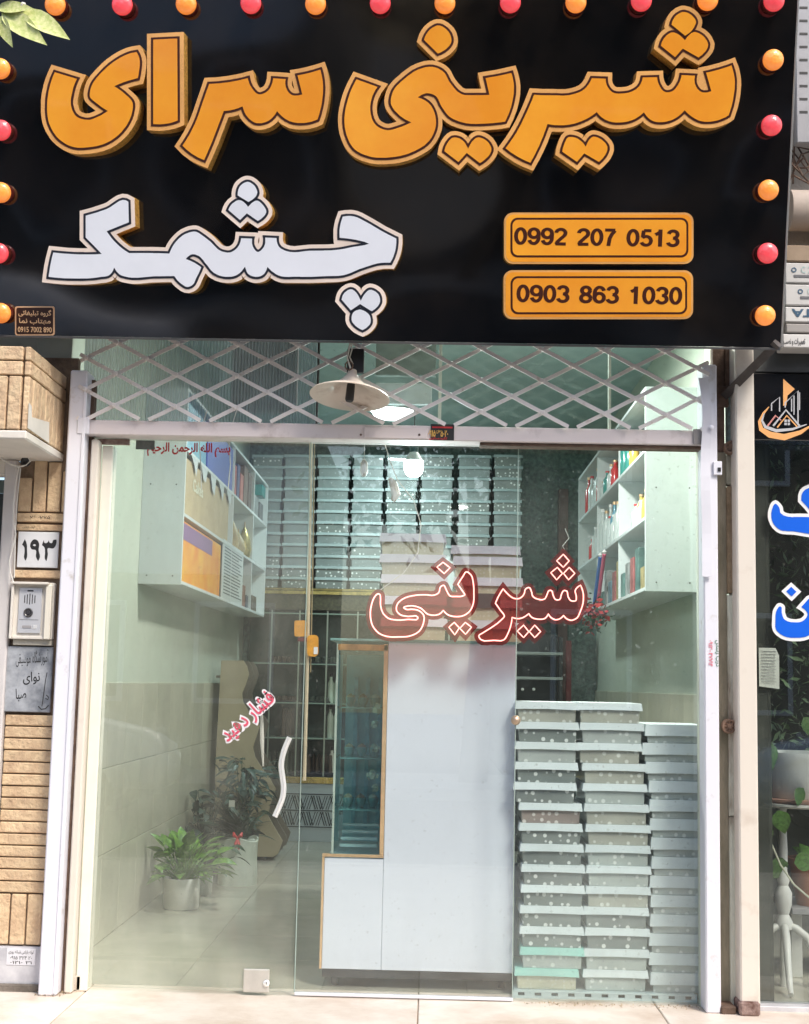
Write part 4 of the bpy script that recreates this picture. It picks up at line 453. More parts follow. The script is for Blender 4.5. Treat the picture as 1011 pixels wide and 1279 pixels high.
def car(x, y, m, label, flip=1):
    t = thing('parked_car', (x, y, -.17), label, 'car')
    prof = [(-2.15, .35), (-2.2, .62), (-2.1, .88), (-1.55, .98), (-.85, 1.40), (.0, 1.47), (.75, 1.42), (1.35, 1.02), (1.95, .90), (2.2, .72), (2.2, .35)]
    mb = MB(); n = len(prof); W = .82
    rings = []
    for s, k in ((-1, .0), (-1, .12), (1, .12), (1, .0)):
        rings.append([(x + flip * px_, y + s * (W - (0 if k == 0 else 0) - (.16 if pz > 1.05 else 0)) + (0 if k == 0 else -s * .0), -.17 + pz) for px_, pz in prof])
    vs = rings[0] + rings[3]; fs = [tuple(range(n)), tuple(range(2 * n - 1, n - 1, -1))]
    for i in range(n): fs.append((i, (i + 1) % n, n + (i + 1) % n, n + i))
    mb.add(vs, fs); me = mb.mesh('body'); bm = bmesh.new(); bm.from_mesh(me); bmesh.ops.bevel(bm, geom=list(bm.edges), offset=.06, segments=3, affect='EDGES'); bm.to_mesh(me); bm.free()
    for p in me.polygons: p.use_smooth = True
    link('body', me, m, t)
    gm = mat('car_glass', (.02, .025, .03), .05)
    for s in (-1, 1):
        pts = [(-1.15, .99), (-.72, 1.33), (.0, 1.39), (.62, 1.35), (1.08, 1.03)]
        me = solid([[(flip * a, b) for a, b in pts]], 0, .02, 0)
        link('side_window', me, gm, t, (x, y + s * .70 - .01, -.17), (R(90), 0, 0))
    for wx in (-1.35, 1.35):
        for s in (-1, 1):
            mb = MB(); mb.lathe([(0, -.1), (.31, -.1), (.33, -.06), (.33, .06), (.31, .1), (0, .1)], (x + wx, y + s * .74, .15), 24, axis='y')
            wh = mb.build('wheel', mat('tyre_rubber', (.02, .02, .02), .8), t, smooth=True)
            mb = MB(); mb.lathe([(0, -.13), (.2, -.12), (.21, -.05), (.21, .05), (.2, .12), (0, .13)], (x + wx, y + s * .74, .15), 20, axis='y')
            mb.build('rim', M['chrome'], wh, smooth=True)
car(-4.75, -8.6, mat('white_car_paint', (.75, .75, .76), .2, coat=1), 'white saloon car parked at the kerb, mirrored faintly in the shop glass')
car(5.4, -8.4, mat('blue_grey_car_paint', (.42, .52, .66), .2, coat=1), 'blue grey car parked at the kerb, mirrored in the neighbouring window', -1)

# ------------------------------------------------------------------ shop shell
XL, XR, YB, ZC = -1.56, 1.38, 5.75, 3.32
structure(box('floor_base', -1.7, 1.5, .121, 5.95, -.06, -.006, M['grout'], bev=0))
fl = tag(bpy.data.objects.new('shop_floor', None), kind='structure'); col.objects.link(fl)
for i in range(5):
    for j in range(10):
        x0 = -1.62 + i * .6; y0 = .125 + j * .58
        box('tile', x0 + .001, x0 + .599, y0 + .001, min(y0 + .579, 5.9), -.02, 0, M['floor'], fl, bev=.001)
structure(box('wall_left', XL - .15, XL, .02, 5.9, 0, 3.6, M['teal_wall'], bev=0))
structure(box('wall_right', XR, XR + .015, .16, 5.9, 0, 3.6, M['teal_wall'], bev=0))
structure(box('wall_back', XL - .15, XR + .14, YB, YB + .15, 0, 3.6, M['backwall'], bev=0))
structure(box('ceiling', XL - .15, XR + .14, .02, 5.9, ZC, ZC + .1, M['ceiling'], bev=0))
structure(box('roof_slab', -4.0, 4.0, .02, 6.1, 3.6, 3.8, M['plaster'], bev=0))
for nm, x0, x1 in (('dado_left', XL, XL + .012), ('dado_right', XR - .012, XR)):
    d = tag(bpy.data.objects.new(nm, None), kind='structure'); col.objects.link(d)
    for j in range(14):
        for k in range(3):
            y0 = .17 + j * .4
            box('tile', x0, x1, y0 + .001, min(y0 + .399, YB), k * .41 + .002, k * .41 + .409, M['dado'], d, bev=.002)

# lintel behind the sign
structure(box('wall_upper', -4.0, 4.0, -.02, .019, PZ(405, 0), 4.6, M['plaster'], bev=0))

# ------------------------------------------------------------------ posts and beams of the front
FY = -.12
def post(name, x0, x1, y0, y1, z0, z1, m, label, cat='post', bev=.006):
    t = thing(name, ((x0 + x1) / 2, (y0 + y1) / 2, z0), label, cat)
    box('shaft', x0, x1, y0, y1, z0, z1, m, t, bev=bev)
    return t
zt = PZ(470, FY)
# left: steel roller guide
xa, xb = PX(48, FY, 1230) + .0, PX(71, FY, 1230)
gl_ = post('roller_shutter_guide', xa, xb, FY, .0, 0, PZ(462, FY, 90), M['white_steel'], 'white painted steel shutter guide beside the tan brick strip', 'shutter guide')
box('lip', xb - .012, xb + .002, FY - .006, FY - .001, .01, PZ(480, FY, 90), M['white_steel'], gl_, bev=.002)
xc = xb + .012
lf = post('door_frame_post', xc + .004, xc + .036, -.07, -.006, 0, PZ(548, -.07, 100), M['cream_steel'], 'thin cream steel frame post left of the glass door', 'frame post')
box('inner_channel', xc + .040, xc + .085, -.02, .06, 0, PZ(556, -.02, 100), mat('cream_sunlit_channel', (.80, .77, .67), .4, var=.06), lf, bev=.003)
structure(box('wall_joint', xb + .001, xc + .003, -.05, -.01, 0, 2.5, M['rust'], bev=0))

# right: steel guide with bent upper plate
xd, xe = PX(882, FY, 1230), PX(901, FY, 1230)
gr_ = post('roller_shutter_guide', xd, xe, FY, .0, 0, PZ(455, FY, 890), M['white_steel'], 'white painted steel shutter guide right of the box stacks, bent open at its top', 'shutter guide')
mb = MB()
zA, zB = PZ(472, FY - .02, 880), PZ(720, FY - .02, 880)
xq = PX(877, FY - .02, 600)
n = 14
for i in range(n):
    u0, u1 = i / n, (i + 1) / n
    f = lambda u: (xq + .010 * math.sin(u * 9) * (1 - u) - .012 * max(0, .3 - u) / .3, FY - .012 - .02 * max(0, .4 - u) - .004 * math.sin(u * 14))
    a, b = f(u0), f(u1); za, zb = zA + (zB - zA) * u0, zA + (zB - zA) * u1
    mb.add([(a[0], a[1], za), (a[0] + .038, a[1], za), (b[0] + .038, b[1], zb), (b[0], b[1], zb),
            (a[0], a[1] + .004, za), (a[0] + .038, a[1] + .004, za), (b[0] + .038, b[1] + .004, zb), (b[0], b[1] + .004, zb)],
           [(0, 1, 2, 3), (7, 6, 5, 4), (0, 3, 7, 4), (1, 5, 6, 2)] + ([(0, 4, 5, 1)] if i == 0 else []) + ([(3, 2, 6, 7)] if i == n - 1 else []))
mb.build('bent_plate', M['white_steel'], gr_)
box('latch_plate', PX(893, FY - .01), PX(904, FY - .01), FY - .012, FY - .0015, PZ(587, FY), PZ(570, FY), M['white_steel'], gr_, bev=.002)
box('latch_hole', PX(899, FY - .02), PX(903, FY - .02), FY - .016, FY - .0125, PZ(583, FY), PZ(578, FY), M['black'], gr_, bev=.0005)
mb = MB(); c = P(889, 534, FY - .02); mb.lathe([(0, .006), (.006, .006), (.010, .003), (.010, -.004)], c, 14, axis='y'); mb.build('bolt', M['white_steel'], gr_, smooth=True)
for s_, m_, x_ in (('۰۹۱۳۰۰۴۷۷۱۴', M['pinkt'], 887), ('درب رسس', mat('green_print', (.03, .16, .07), .5), 895)):
    me = text_mesh(s_ if s_[0] == '۰' else fa(s_), .105, .018, .01)
    link('lettering', me, m_, gr_, P(x_ + 1, 816, FY - .0022), (R(90), R(90), 0))

# worn masonry strip between the two shops
ws = thing('masonry_strip', (PX(912), -.03, 0), 'narrow worn masonry strip with flaking paint between the two shopfronts', 'masonry strip')
xf, xg, xh = PX(903, -.03, 900), PX(908, -.03, 900), PX(923, -.06, 900)
box('groove', xe + .001, xg + .004, -.03, .02, 0, PZ(560), mat('brown_grey_groove', (.42, .37, .28), .85, c2=(.22, .20, .14), vscale=9, var=.2, bump=.6, stretch=(1, 1, .3)), ws, bev=0)
box('groove', xe + .001, xg, -.03, .02, PZ(559), PZ(430), M['rust'], ws, bev=0)
zs = [0, PZ(1000), PZ(960), PZ(722), PZ(705), PZ(590)]
box('render_coat', xg + .0045, xh - .001, -.05, .02, 0, PZ(1012, -.05), M['oldpaint2'], ws, bev=.004)
box('render_coat', xg + .0045, xh - .002, -.046, .02, PZ(1011, -.05), PZ(735, -.05), M['oldpaint2'], ws, bev=.004)
box('render_coat', xg + .0045, xh - .004, -.052, .02, PZ(733, -.05), PZ(600, -.05), mat('tan_stone', (.33, .25, .16), .85, c2=(.18, .13, .08), vscale=10, bump=.5, var=.1), ws, bev=.004)
box('render_coat', xg + .0045, xh - .002, -.044, .02, PZ(598, -.05), PZ(560, -.05), M['oldpaint'], ws, bev=.004)
box('render_coat', xg + .012, xh - .006, -.040, .02, PZ(558, -.05), PZ(482, -.05), M['teal_paint'], ws, bev=.004)
box('render_coat', xg + .004, xh - .002, -.030, .02, PZ(480, -.05), PZ(400, -.05), M['rust'], ws, bev=.004)
mb = MB(); q = [(918, 735), (921, 752), (918, 770), (922, 790), (920, 812), (923, 835), (920, 860)]
mb.tube([P(a, b, -.052) for a, b in q], [.001, .0022, .002, .0025, .002, .002, .001], 5); mb.build('crack', M['ink'], ws)
mb = MB(); q = [(919, 905), (920, 930), (918, 960), (920, 990), (919, 1020)]
mb.tube([P(a, b, -.052) for a, b in q], [.001, .002, .0018, .002, .001], 5); mb.build('crack', mat('green_stain', (.13, .2, .13), .9), ws)
for (a, b) in ((913.5, 559), (911, 907)):
    c = P(a, b, -.06); mb = MB()
    mb.lathe([(.0, .012), (.010, .014), (.012, .006), (.020, .006), (.023, .014), (.028, .012), (.030, .0), (.030, -.02)], c, 20, axis='y')
    for k in range(8):
        an = k * math.pi / 4; mb.tube([c + Vector((math.cos(an) * .008, -.008, math.sin(an) * .008)), c + Vector((math.cos(an) * .024, -.008, math.sin(an) * .024))], .0035, 5)
    mb.build('rosette', mat('tarnished_rosette', (.30, .19, .13), .6, var=.4, vscale=40, bump=.4), ws, smooth=True)
# cream post
cp = post('cream_steel_post', PX(922.5, -.14, 900), PX(946.5, -.14, 900), -.14, .02, .03, PZ(410, -.14), M['cream_steel'], 'broad cream steel post left of the neighbouring window, rusty at its foot', 'post')
box('rusty_foot', PX(924, -.15, 1250), PX(950, -.15, 1250), -.155, .02, 0, .055, mat('rusty_foot_paint', (.35, .25, .22), .8, c2=(.08, .03, .02), vscale=22, bump=.6, var=.1), cp, bev=.008)
box('foot_stub', PX(902, -.14, 1250), PX(921, -.14, 1250), -.13, .0, 0, .03, M['rust'], ws, bev=.004)

# crossbar over the door
cb = thing('door_crossbar', (-.2, -.1, PZ(540)), 'dusty rose-white steel crossbar above the glass door', 'crossbar')
z0, z1 = PZ(549.5, -.10, 500), PZ(531, -.10, 500)
box('bar', PX(100, -.10, 540), PX(881, -.10, 540), -.10, .03, z0, z1, M['pink_steel'], cb, bev=.004)
box('end_plate', PX(97, -.11, 535), PX(112, -.11, 535), -.125, -.101, z0 - .004, z1 + .006, M['white_steel'], cb, bev=.004)
box('end_plate', PX(866, -.11, 535), PX(880, -.11, 535), -.112, -.101, z0 + .002, z1 + .004, mat('bare_grey_metal', (.32, .30, .29), .45, metal=.4, var=.2), cb, bev=.003)
box('drip_strip', PX(600, -.10, 540), PX(880, -.10, 540), -.085, -.01, z0 - .014, z0 - .001, M['rust'], cb, bev=.002)
box('hinge_plate', PX(447, -.1), PX(528, -.1), -.1075, -.101, PZ(548, -.1, 490), PZ(534, -.1, 490), M['pink_steel'], cb, bev=.002)
for a in (451, 524):
    mb = MB(); mb.lathe([(0, .004), (.004, .003), (.005, 0)], P(a, 543, -.108), 10, axis='y'); mb.build('screw', M['rust'], cb)
# little number sticker
st = thing('number_sticker', P(547, 541, -.103), 'small black, red and yellow number sticker on the crossbar', 'sticker')
box('backing', PX(532, -.1), PX(562, -.1), -.1045, -.1012, PZ(550, -.1, 547), PZ(530, -.1, 547), M['ink'], st, bev=.0005)
wtext('lettering', '۰۹۱۵۶۳۵۰۲۰', 535, 560, 536, 545.5, -.1052, mat('yellow_print', (.85, .50, .10), .5), st, .02)
wtext('red_line', fa('کلیدسازی'), 536, 559, 545.8, 549.5, -.1052, M['red'], st, .02)
box('red_band', PX(534, -.1), PX(560, -.1), -.1055, -.1047, PZ(535, -.1, 547), PZ(533, -.1, 547), M['red'], st, bev=0)

# ------------------------------------------------------------------ transom: mesh gate, corrugated sheet, lights behind
gate = thing('scissor_gate', (-.15, FY, z1), 'white expanding lattice gate above the door', 'lattice gate')
A0 = P(335, 450.7, FY); U = (P(411, 451.2, FY).x - A0.x) / 2; V = (A0.z - P(335, 490, FY).z) / 2
gx0, gx1 = PX(98, FY, 500), PX(886, FY, 500); gz0, gz1 = z1 + .001, PZ(405, FY)
def clip(p, q):
    t0, t1 = 0, 1; d = q - p
    for (pp, dd, lo, hi) in ((p.x, d.x, gx0, gx1), (p.z, d.z, gz0, gz1)):
        if abs(dd) < 1e-9: continue
        a, b = (lo - pp) / dd, (hi - pp) / dd
        if a > b: a, b = b, a
        t0, t1 = max(t0, a), min(t1, b)
    return (p + d * t0, p + d * t1) if t1 > t0 + 1e-3 else None
for fam in (1, -1):
    for k in range(-12, 14):
        yy = FY + (.005 if fam > 0 else -.005)
        p = Vector((A0.x + 2 * k * U - 12 * U, yy, A0.z - fam * 12 * V)); q = Vector((A0.x + 2 * k * U + 12 * U, yy, A0.z + fam * 12 * V))
        c = clip(p, q)
        if not c: continue
        a, b = c; d = (b - a).normalized(); nn = Vector((-d.z, 0, d.x)) * .0078
        # gentle sag between rivets
        L_ = (b - a).length; ns = max(2, int(L_ / (U * .55))); mb = MB(); ring = []
        for i in range(ns + 1):
            u = i / ns; pt = a + (b - a) * u + Vector((0, rnd.uniform(-.0012, .0012), rnd.uniform(-.0012, .0012)))
            ring += [pt - nn + Vector((0, -.0035, 0)), pt + nn + Vector((0, -.0035, 0)), pt + nn + Vector((0, .0035, 0)), pt - nn + Vector((0, .0035, 0))]
        fs = [(0, 1, 2, 3), tuple(4 * ns + j for j in (3, 2, 1, 0))]
        for i in range(ns):
            for j in range(4): fs.append((4 * i + j, 4 * i + (j + 1) % 4, 4 * i + 4 + (j + 1) % 4, 4 * i + 4 + j))
        mb.add(ring, fs); mb.build('bar', M['gate_steel'], gate)
mb = MB()
for r in range(-3, 5):
    for k in range(-14, 16):
        if (k + r) % 2: continue
        x, z = A0.x + k * U, A0.z - r * V
        if gx0 < x < gx1 and gz0 < z < gz1: mb.lathe([(0, .013), (.0085, .012), (.0105, .009), (.0105, 0)], (x, FY, z), 8, axis='y')
rv = mb.build('rivets', M['gate_steel'], gate, smooth=True); rv['kind'] = 'stuff'

tz0, tz1 = z1 + .004, PZ(395, 0)
tw = thing('transom_window', (-.15, .03, tz0), 'dirty fixed window behind the lattice gate', 'window')
MATS['g_transom'] = glass('transom_glass', (.82, .86, .85), .012, 0, 4, zlow=.1, refl=.012)
for a, b in ((104, 398), (398, 548), (552, 760), (763, 880)):
    if a > 105: box('pane', PX(a, .03, 480), PX(b, .03, 480), .028, .032, tz0, tz1, MATS['g_transom'], tw, bev=0)
for a, b in ((548, 552), (760, 763), (396, 398.5)):
    box('mullion', PX(a, .03, 480), PX(b, .03, 480), .015, .045, tz0, tz1, M['dark_steel'] if a == 396 else M['teal_wall'], tw, bev=.001)
mb = MB(); x0, x1 = PX(104, .05, 480), PX(396, .05, 480); n = 300
vs = []; fs = []
for i in range(n + 1):
    x = x0 + (x1 - x0) * i / n; y = .05 + .005 * math.sin(i * 2 * math.pi / 4)
    vs += [(x, y, tz0), (x, y, tz1)]
for i in range(n): fs.append((2 * i, 2 * i + 2, 2 * i + 3, 2 * i + 1))
mb.add(vs, fs)
cm = mat('corrugated_plastic', (.36, .44, .48), .35, var=.3, vscale=3, alpha=.72, stretch=(1, 1, .4))
cs = mb.build('corrugated_sheet', cm, tw, smooth=False)
# things dimly seen behind the transom
sg = thing('stored_panels', (-.3, .6, 2.4), 'dark boards stored above the entrance behind the lattice', 'boards')
box('board', PX(290, .35, 480), PX(372, .35, 480), .33, .36, 2.45, 3.1, mat('taupe_board', (.20, .16, .15), .6), sg, bev=.003)
box('board', PX(470, .5, 480), PX(540, .5, 480), .45, .48, 2.52, 2.62, M['cab'], sg, bev=.003)
box('board', PX(470, .5, 450), PX(545, .5, 450), .47, .51, 2.66, 3.1, mat('grey_board', (.22, .25, .24), .5), sg, bev=.003)

# ------------------------------------------------------------------ glass of the shopfront
gA = MATS['g_left'] = glass('dusty_glass_left', (.955, .968, .955), .125, .11, 1.6, dcol=(.68, .68, .58), zlow=.55)
gB = MATS['g_door'] = glass('door_glass', (.975, .99, .98), .012, .05, 3, dcol=(.62, .64, .60), zlow=.5)
gC = MATS['g_right'] = glass('dusty_glass_right', (.95, .975, .965), .05, .08, 3, dcol=(.56, .64, .60), zlow=.9, blotch=.12)
edge = mat('green_glass_edge', (.42, .52, .46), .2, var=.2, vscale=5)
ztop = z0 - .001
gdoor = thing('glass_door', (PX(372, 0, 900), 0, 0), 'clear frameless glass door with a white bottom rail before the white counter', 'glass door')
xD0, xD1 = PX(372.5, 0, 1100), PX(641, 0, 1100)
zrail = PZ(1242, -.006, 500)
xL0, xR1 = xc + .086, PX(879, 0, 1100)
pl = thing('glass_door', (PX(230), 0, 0), 'dusty frameless glass leaf with a wavy chrome handle and a pink push sticker', 'glass door')
box('pane', xL0, xD0 - .003, -.005, .005, .014, ztop, gA, pl, bev=0)
box('edge_strip', xD0 - .003, xD0 - .001, -.006, .006, .014, ztop, edge, pl, bev=0)
box('pane', xD0 + .001, xD1, -.012, -.002, zrail, ztop, gB, gdoor, bev=0)
box('edge_strip', xD0 - .0005, xD0 + .0015, -.013, -.001, zrail, ztop, edge, gdoor, bev=0)
box('edge_strip', xD1 + .0005, xD1 + .0035, -.013, -.001, zrail, ztop, edge, gdoor, bev=0)
box('bottom_rail', xD0, xD1 + .004, -.016, .004, .004, zrail - .0005, M['white_steel'], gdoor, bev=.002)
pr = thing('fixed_glass_panel', (PX(760), 0, 0), 'dusty fixed glass panel in front of the carton stacks', 'glass panel')
box('pane', xD1 + .006, xR1, -.005, .005, .010, ztop, gC, pr, bev=0)
box('side_channel', xR1 + .0005, xd - .001, -.02, .03, 0, ztop, M['oldpaint2'], pr, bev=.003)
# fittings
box('lock_plate', PX(317, -.02), PX(348.5, -.02), -.020, -.0055, .012, PZ(1211, -.02, 330), mat('brushed_plate', (.62, .60, .55), .35, metal=.5, var=.12), pl, bev=.003)
mb = MB(); mb.lathe([(0, .010), (.008, .010), (.013, .006), (.014, 0)], P(333, 1228, -.021), 16, axis='y'); lk = mb.build('lock_cylinder', M['chrome'], pl, smooth=True)
mb = MB(); mb.box(*[v for a in zip(*(tuple(P(333, 1228, -.033) - Vector((.0012, .001, .005))), tuple(P(333, 1228, -.033) + Vector((.0012, .001, .005))))) for v in a]); mb.build('keyhole', M['ink'], lk)
box('floor_hinge', PX(74, -.02), PX(119, -.02), -.020, -.0055, .002, PZ(1219, -.02, 100), mat('stained_plate', (.66, .62, .55), .4, c2=(.45, .38, .3), vscale=18, var=.1), pl, bev=.003)
box('top_hinge', PX(106, -.02), PX(148, -.02), -.020, -.0055, PZ(555, -.02, 125), ztop - .002, mat('aged_plate', (.35, .29, .25), .35, metal=.5, c2=(.14, .06, .05), vscale=22, var=.2), pl, bev=.002)
box('tape_patch', PX(156, -.01), PX(180, -.01), -.0075, -.0055, PZ(561, -.01, 165), ztop - .004, mat('grey_tape', (.16, .18, .17), .6, var=.3, vscale=20), pl, bev=.0005)
# wavy handle
def wave_handle(pts, wd, Y, m, parent, nm='handle'):
    mb = MB(); ring = []
    n = len(pts)
    sp = []
    for i in range(n - 1):
        for k in range(5):
            t = k / 5; p0, p1, p2, p3 = pts[max(i-1, 0)], pts[i], pts[i + 1], pts[min(i + 2, n - 1)]
            f = lambda a, b, c, d: .5 * ((2 * b) + (-a + c) * t + (2 * a - 5 * b + 4 * c - d) * t * t + (-a + 3 * b - 3 * c + d) * t ** 3)
            sp.append((f(p0[0], p1[0], p2[0], p3[0]), f(p0[1], p1[1], p2[1], p3[1])))
    sp.append(pts[-1]); N = len(sp)
    for i, q in enumerate(sp):
        c = P(q[0], q[1], Y); a = P(*sp[max(i - 1, 0)], Y); b = P(*sp[min(i + 1, N - 1)], Y); d = (b - a).normalized(); nn = Vector((-d.z, 0, d.x))
        for s, yy in ((-1, 0), (-.75, -.006), (-.1, -.008), (0, -.005), (.1, -.008), (.75, -.006), (1, 0), (.8, .006), (-.8, .006)): ring.append(c + nn * wd * s + Vector((0, yy, 0)))
    K = 9; fs = [tuple(range(K)), tuple((N - 1) * K + j for j in reversed(range(K)))]
    for i in range(N - 1):
        for j in range(K): fs.append((K * i + j, K * i + (j + 1) % K, K * (i + 1) + (j + 1) % K, K * (i + 1) + j))
    mb.add(ring, fs); h = mb.build(nm, m, parent, smooth=True)
    for q in (sp[2], sp[-3]):
        c = P(q[0], q[1], Y); mb = MB(); mb.tube([c, Vector((c.x, -.004, c.z))], .006, 10); mb.build('handle_stem', M['chrome'], h, smooth=True)
    return h
wave_handle([(362, 921), (355, 938), (351.5, 955), (353, 970), (354.5, 985), (352, 1000), (343.5, 1020)], .0115, -.05, M['chrome'], pl)
mb = MB(); mb.tube([P(327, 893, .05), P(327.5, 925, .05), P(329, 957, .05)], [.006, .009, .003], 8); mb.build('inner_handle', M['wire'], pl, smooth=True)
# brass knob on the door edge
mb = MB(); c = P(644.5, 899.5, -.02); mb.lathe([(0, .022), (.010, .021), (.017, .014), (.0205, .004), (.019, -.006), (.012, -.012)], c, 18, axis='y'); mb.build('knob', mat('worn_brass', (.48, .36, .26), .35, metal=.7, var=.2), gdoor, smooth=True)

# push sticker
stk = thing('push_sticker', P(310, 897, -.006), 'pink Persian lettering with white outline stuck slantwise on the glass', 'sticker')
wd_ = (P(354, 880, 0) - P(283, 915, 0)).length
ang = -math.degrees(math.atan2(PZ(866) - PZ(926), PX(337) - PX(280))) * .93
ml = mat('white_vinyl', (.78, .76, .78), .4)
cpt = P(310.5, 896, -.0065)
mt = text_mesh(fa('فشار دهید'), wd_ * 1.0, wd_ * .31, .016)
rf = list(mt['ref'])
link('lettering', mt, M['pinkt'], stk, cpt - Vector((0, .0020, 0)), (R(90), R(ang), 0))
mt2 = text_mesh(fa('فشار دهید'), wd_ * 1.0, wd_ * .31, .11, ref=rf)
link('white_outline', mt2, ml, stk, cpt, (R(90), R(ang), 0))
# red line of writing
bs = thing('glass_lettering', P(237, 561, -.006), 'thin red Persian line of writing at the top of the dusty glass', 'lettering')
wtext('lettering', fa('بسم الله الرحمن الرحیم'), 184, 288, 553, 570.5, -.0068, mat('dark_red_print', (.50, .03, .03), .5), bs, .035)

# ------------------------------------------------------------------ neon sign behind the glass
nY = .03
ns = thing('neon_sign', P(595, 750, nY), 'red neon sign of outlined Persian letters hanging inside the glass door', 'neon sign')
m = bpy.data.materials.new('red_acrylic_back'); m.use_nodes = True; t = m.node_tree; t.nodes.clear()
o_ = t.nodes.new('ShaderNodeOutputMaterial'); mx = t.nodes.new('ShaderNodeMixShader'); tr = t.nodes.new('ShaderNodeBsdfTransparent'); tr.inputs[0].default_value = (.50, .11, .10, 1)
df = t.nodes.new('ShaderNodeBsdfPrincipled'); df.inputs['Base Color'].default_value = (.27, .03, .03, 1); df.inputs['Roughness'].default_value = .3
mx.inputs[0].default_value = .42; t.links.new(tr.outputs[0], mx.inputs[1]); t.links.new(df.outputs[0], mx.inputs[2]); t.links.new(mx.outputs[0], o_.inputs[0])
M['neonback'] = m
M['neon'] = mat('pink_neon_tube', (.95, .55, .5), .3, emit=(1, .30, .26), estr=1.6)
for c in components(dec(SHAPES['neon_back'])):
    me = solid([wpts(l, nY) for l in c], 0, .004, 0)
    link('backing', me, M['neonback'], ns, (0, nY, 0), FACE)
for l in dec(SHAPES['neon_tube']):
    mb = MB(); pts = [Vector((x, nY - .010, z)) for x, z in wpts(l, nY)]
    big = len(pts) > 20
    mb.tube(pts, .0029 if big else .0026, 6, closed=True); mb.build('neon_tube', M['neon'], ns, smooth=True)
bar_m = mat('smoked_strip', (.12, .085, .08), .3)
a_, b_ = P(594, 741, nY), P(625, 760, nY)
box('joining_strip', a_.x, b_.x, nY - .002, nY + .003, b_.z, a_.z, bar_m, ns, bev=0)
mb = MB(); mb.tube([P(x, y, .04) for x, y in ((480, 551), (487, 575), (497, 600), (517, 625), (526, 655), (522, 690), (505, 715), (474, 738))], .0022, 5)
mb.build('hanging_cord', M['wire'], ns, smooth=True)
mb = MB(); mb.tube([P(x, y, .04) for x, y in ((707, 690), (703, 682), (711, 672), (706, 660))], .0018, 5); mb.build('hanging_cord', M['wire'], ns, smooth=True)
pg = thing('cord_switch', P(492, 608, .04), 'small cream plug hanging on the white cord inside the door', 'plug')
mb = MB(); mb.tube([P(487, 597, .04), P(491, 603, .04), P(495, 618, .04), P(491, 626, .04)], [.008, .018, .02, .010], 8); mb.build('plug_body', M['wire'], pg, smooth=True)
pg = thing('cord_switch', P(455, 582, .04), 'small white pull switch hanging on a thin cord left of the lit bulb', 'pull switch')
mb = MB(); mb.tube([P(455, 574, .04), P(455, 578, .04), P(455, 590, .04), P(455, 595, .04)], [.006, .016, .016, .008], 10); mb.build('switch_body', M['wire'], pg, smooth=True)
mb = MB(); mb.tube([P(456, 552, .04), P(455, 574, .04)], .0012, 5); mb.build('thin_cord', M['wire'], pg)
for k, (x1_, x2_) in enumerate(((288, 283), (251, 250))):
    c_ = thing('cord', P(x1_, 560, .02), ['thin white cord hanging against the left glass near the blue cartons', 'short white cord hanging through the red line of writing'][k], 'cord')
    mb = MB(); mb.tube([P(x1_ + 8, 512, .02), P(x1_ - 2, 545, .02), P(x1_, 580, .02), P(x2_ + 2, 612, .02)], .0022, 5); mb.build('strand', M['wire'], c_, smooth=True)

# ------------------------------------------------------------------ main sign
TILT = R(14); SO = Vector((0, -.35, P(500, 426.5, -.35).z))
sn = Vector((0, -math.cos(TILT), -math.sin(TILT))); sv = Vector((0, -math.sin(TILT), math.cos(TILT)))
def PS(px, py, d=0.0):
    o = SO + sn * d; r = ray(px, py); q = CAM + r * ((o - CAM).dot(sn) / r.dot(sn)); return ((q - SO).x, (q - SO).dot(sv))
sign = thing('shop_sign', SO, 'big black shop sign with gold and white Persian letters and round bulbs', 'shop sign')
sign.rotation_euler = (R(90) + TILT, 0, 0)
def sl_(name, me, m_, loc=(0, 0, 0), parent=None, rot=None):
    o = link(name, me, m_); o.parent = parent or sign; o.location = loc
    if rot: o.rotation_euler = rot
    return o
H = 1.62; x0s, x1s = -2.05, PS(975, 427)[0]
def sbox(name, u0, u1, v0, v1, d0, d1, m_, parent=None, bev=.003):
    me = box_mesh(abs(u1 - u0), abs(v1 - v0), abs(d1 - d0), bev).copy()
    pl_ = Vector((0, 0, 0)) if parent is None else Vector(parent.location)
    return sl_(name, me, m_, Vector(((u0 + u1) / 2, (v0 + v1) / 2, (d0 + d1) / 2)) - pl_, parent)
# slightly wavy acrylic sheet
mb = MB(); nu, nv = 60, 30; vs = []; fs = []
for j in range(nv + 1):
    for i in range(nu + 1):
        u = x0s + (x1s - x0s) * i / nu; v = H * j / nv
        ed = min(1, min(i, nu - i) / 4, min(j, nv - j) / 4)
        vs.append((u, v, ed * (.0035 * math.sin(u * 3.1 + v * 2) + .003 * math.sin(v * 5.3 - u * 1.7) + .002 * math.sin(u * 8 + 2) * math.sin(v * 7))))
for j in range(nv):
    for i in range(nu): a = j * (nu + 1) + i; fs.append((a, a + 1, a + nu + 2, a + nu + 1))
mb.add(vs, fs); me = mb.mesh('panel', True)
if sum(p.normal.z for p in me.polygons) < 0: me.flip_normals()
sl_('panel', me, M['panel'])
sbox('side_frame', x1s + .0005, x1s + .008, 0, H, -.06, .003, mat('grey_edge_strip', (.42, .42, .40), .35, metal=.6), bev=.001)
sbox('bottom_frame', x0s, x1s, -.010, -.0006, -.06, .004, mat('thin_dark_edge', (.13, .13, .13), .4, metal=.5), bev=.001)
sbox('back_box', x0s, x1s, .002, H, -.16, -.010, M['black'])
DT = .080      # letters stand proud by this
